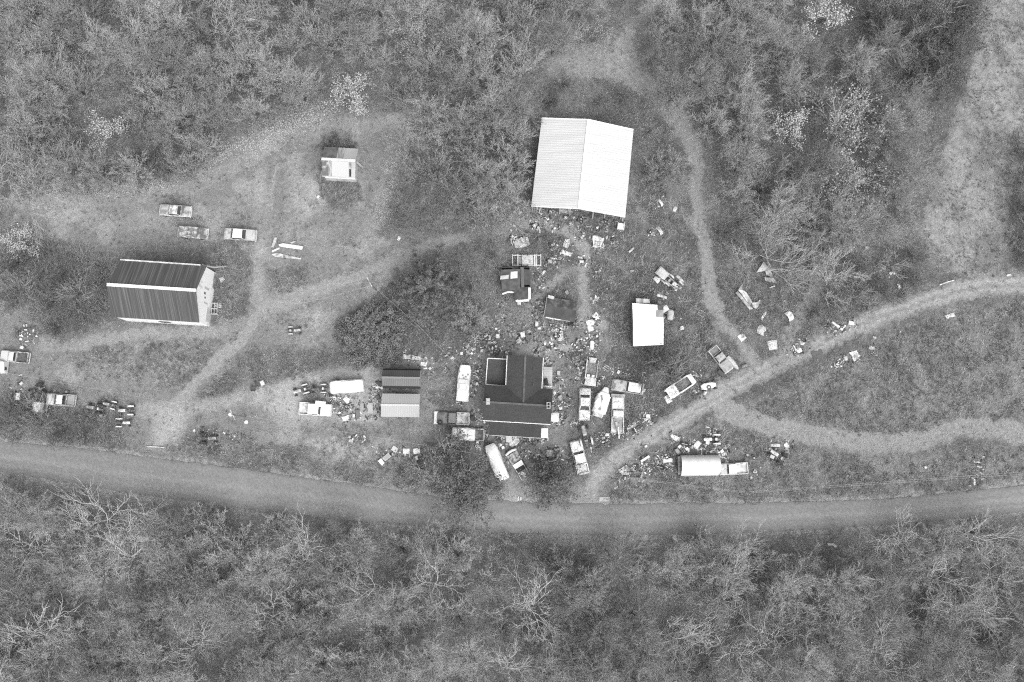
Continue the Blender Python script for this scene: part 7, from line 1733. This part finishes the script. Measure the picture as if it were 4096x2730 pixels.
# small unsorted rubbish lying round the bigger pieces: too many bits to count
def rubbish(name, seed, n, m_, label):
    r = np.random.default_rng(seed); spots = np.array([[float(q) for q in ln.split('|')[1:3]] for ln in ITEMS.strip().splitlines()])
    nb = ((spots[:, None] - spots[None]) ** 2).sum(2) < 75 ** 2; spots = spots[(nb.sum(1) > 2) & (spots[:, 1] > 800)]
    k = r.integers(0, len(spots), n); U = spots[k, 0] + r.normal(0, 16, n); W_ = spots[k, 1] + r.normal(0, 14, n)
    ok = (W_ < np.interp(U, [p[0] for p in ROAD_T], [p[1] for p in ROAD_T]) - 4); U, W_ = U[ok], W_[ok]
    V, T = [], []
    for u, v in zip(U, W_):
        x, y = P(u, v); a = r.uniform(0, 6.28); l, w2, h = r.uniform(.06, .28) * r.uniform(.5, 1.4), r.uniform(.04, .14), r.uniform(.06, .2); c, s_ = math.cos(a), math.sin(a); o = len(V)
        for zz, kk in ((0, 1), (h, .75)):
            for sx, sy in ((-1, -1), (1, -1), (1, 1), (-1, 1)): V.append((x + (sx * l * c - sy * w2 * s_) * kk, y + (sx * l * s_ + sy * w2 * c) * kk, zz + .02 + (.06 * sx if zz else 0)))
        T += [(o + 4, o + 5, o + 6, o + 7), (o, o + 1, o + 5, o + 4), (o + 1, o + 2, o + 6, o + 5), (o + 2, o + 3, o + 7, o + 6), (o + 3, o, o + 4, o + 7)]
    stuff(name, V, T, m_, label, 'rubbish')
rubbish('light_rubbish', 71, 1900, mat(.3, .75, 1.3), 'pale bits of rubbish strewn round the scrap in the yard')
rubbish('dark_rubbish', 72, 3600, mat(.03, .14, 1.3), 'dark bits of rubbish strewn round the scrap in the yard')

# culvert grate by the road, poles and wires
gr = empty('road_grate', P3(2418, 1998, 0), 'square metal drain grate at the lane mouth beside the road', 'grate')
x, y = P(2418, 1998); m = MB(); m.box((x, y, .05), (1.7, .72, .05)); obj('grate_frame', m, mat(.3), gr, True)
m = MB(); [m.box((x - .75 + i * .17, y, .101), (.07, .66, .03)) for i in range(10)]; obj('bars', m, mat(.55), gr, True)
def utility_pole(u, v, ut, vt, label, transformer):
    b = P3(u, v, 0); o = empty('utility_pole', b, label, 'utility pole'); h = 8.2
    m = MB(); m.tube([(0, 0, -.2), (0, 0, h)], [.17, .12], 8); obj('pole', m, mat(.09, .18, 2), o)
    m = MB(); m.box((0, 0, h - .5), (.1, 1.8, .12), .5); obj('crossarm', m, mat(.4), o)
    m = MB(); [m.lathe([(.05, 0), (.06, .1), (0, .14)], 7, rotz((0, s, h - .37), .5)) for s in (-.75, 0, .75)]; obj('insulators', m, mat(.7), o)
    if transformer: m = MB(); m.lathe([(0, 0), (.3, .02), (.3, .8), (.22, .9), (0, .92)], 12, (-.42, .05, h - 1.3)); obj('transformer', m, mat(.85), o)
    return o
p1 = utility_pole(1504, 1160, 1490, 1140, 'utility pole with pale crossarm beside the grass track', False)
p2 = utility_pole(983, 1667, 938, 1655, 'utility pole carrying a white transformer in the middle of the yard', True)
def wire(pts, label, nm='power_line', r_=.012, sag=.5):
    m = MB(); P_ = [Vector(p) for p in pts]; q = []
    for a, b in zip(P_[:-1], P_[1:]):
        for i in range(12): t = i / 12; p = a.lerp(b, t); p.z -= sag * 4 * t * (1 - t); q.append(p)
    q.append(P_[-1]); m.tube(q, r_, 4); tag(obj(nm, m, mat(.36), None), label, 'cable')
wire([P3(-60, 1478, 7.5), P3(936, 1657, 7.9), P3(2020, 1835, 7.4)], 'pale power line from the frame edge over the transformer pole to the cedar')
wire([P3(2330, 1888, 7.2), P3(2985, 1969, 7.2), P3(4160, 1884, 7.2)], 'upper power line strung along the paved road')
wire([P3(2330, 1893, 6.8), P3(2985, 1974, 6.8), P3(4160, 1893, 6.8)], 'lower power line strung along the paved road')
wire([P3(1492, 1141, 7.9), P3(1200, 1215, 7.0)], 'thin cable running from the crossarm pole towards the streaked barn'); wire([P3(1492, 1143, 7.8), P3(1680, 1310, 5), P3(1838, 1472, 2.0)], 'thin cable running from the crossarm pole to the tarped boat')
wire([P3(2195, 1560, 5.0), P3(2420, 1440, 2.5)], 'thin cable from the farmhouse over the lane to the rough')
# fallen and leaning trunks of the woods
for i, (u, v, u2, v2, t, lab) in enumerate([(20, 2514, 115, 2482, .12, 'dark fallen log near the lower frame corner'), (45, 2680, 178, 2624, .1, 'longer dark fallen log near the lower frame corner'), (3020, 2612, 3125, 2715, .3, 'pale leaning trunk beside the bent sycamore'), (270, 2195, 322, 2184, .45, 'pale broken trunk below the road'), (3310, 2178, 3345, 2188, .7, 'short white split log below the road'), (3860, 2145, 3930, 2128, .08, 'dark curved log below the road'), (1745, 2297, 1870, 2298, .07, 'dark log lying in the lower wood below the pale forked tree'),
    (860, 232, 905, 226, .04, 'dark stump log in the upper wood')]):
    a, b = P3(u, v, .3), P3(u2, v2, .3); m = MB(); mid_ = ((a[0] + b[0]) / 2 + .15, (a[1] + b[1]) / 2 + .2, .45); m.tube([a, mid_, b], [.26, .22, .15], 7); tag(obj('fallen_log', m, mat(t, t * .6, 2), None), lab, 'log')
dups = [k for k, q in LABELS.items() if len(q) > 1 and not all(g for _, g in q)]
print('duplicate labels:', dups[:10], 'over length:', [k for k in LABELS if not 4 <= len(k.split()) <= 16][:10])
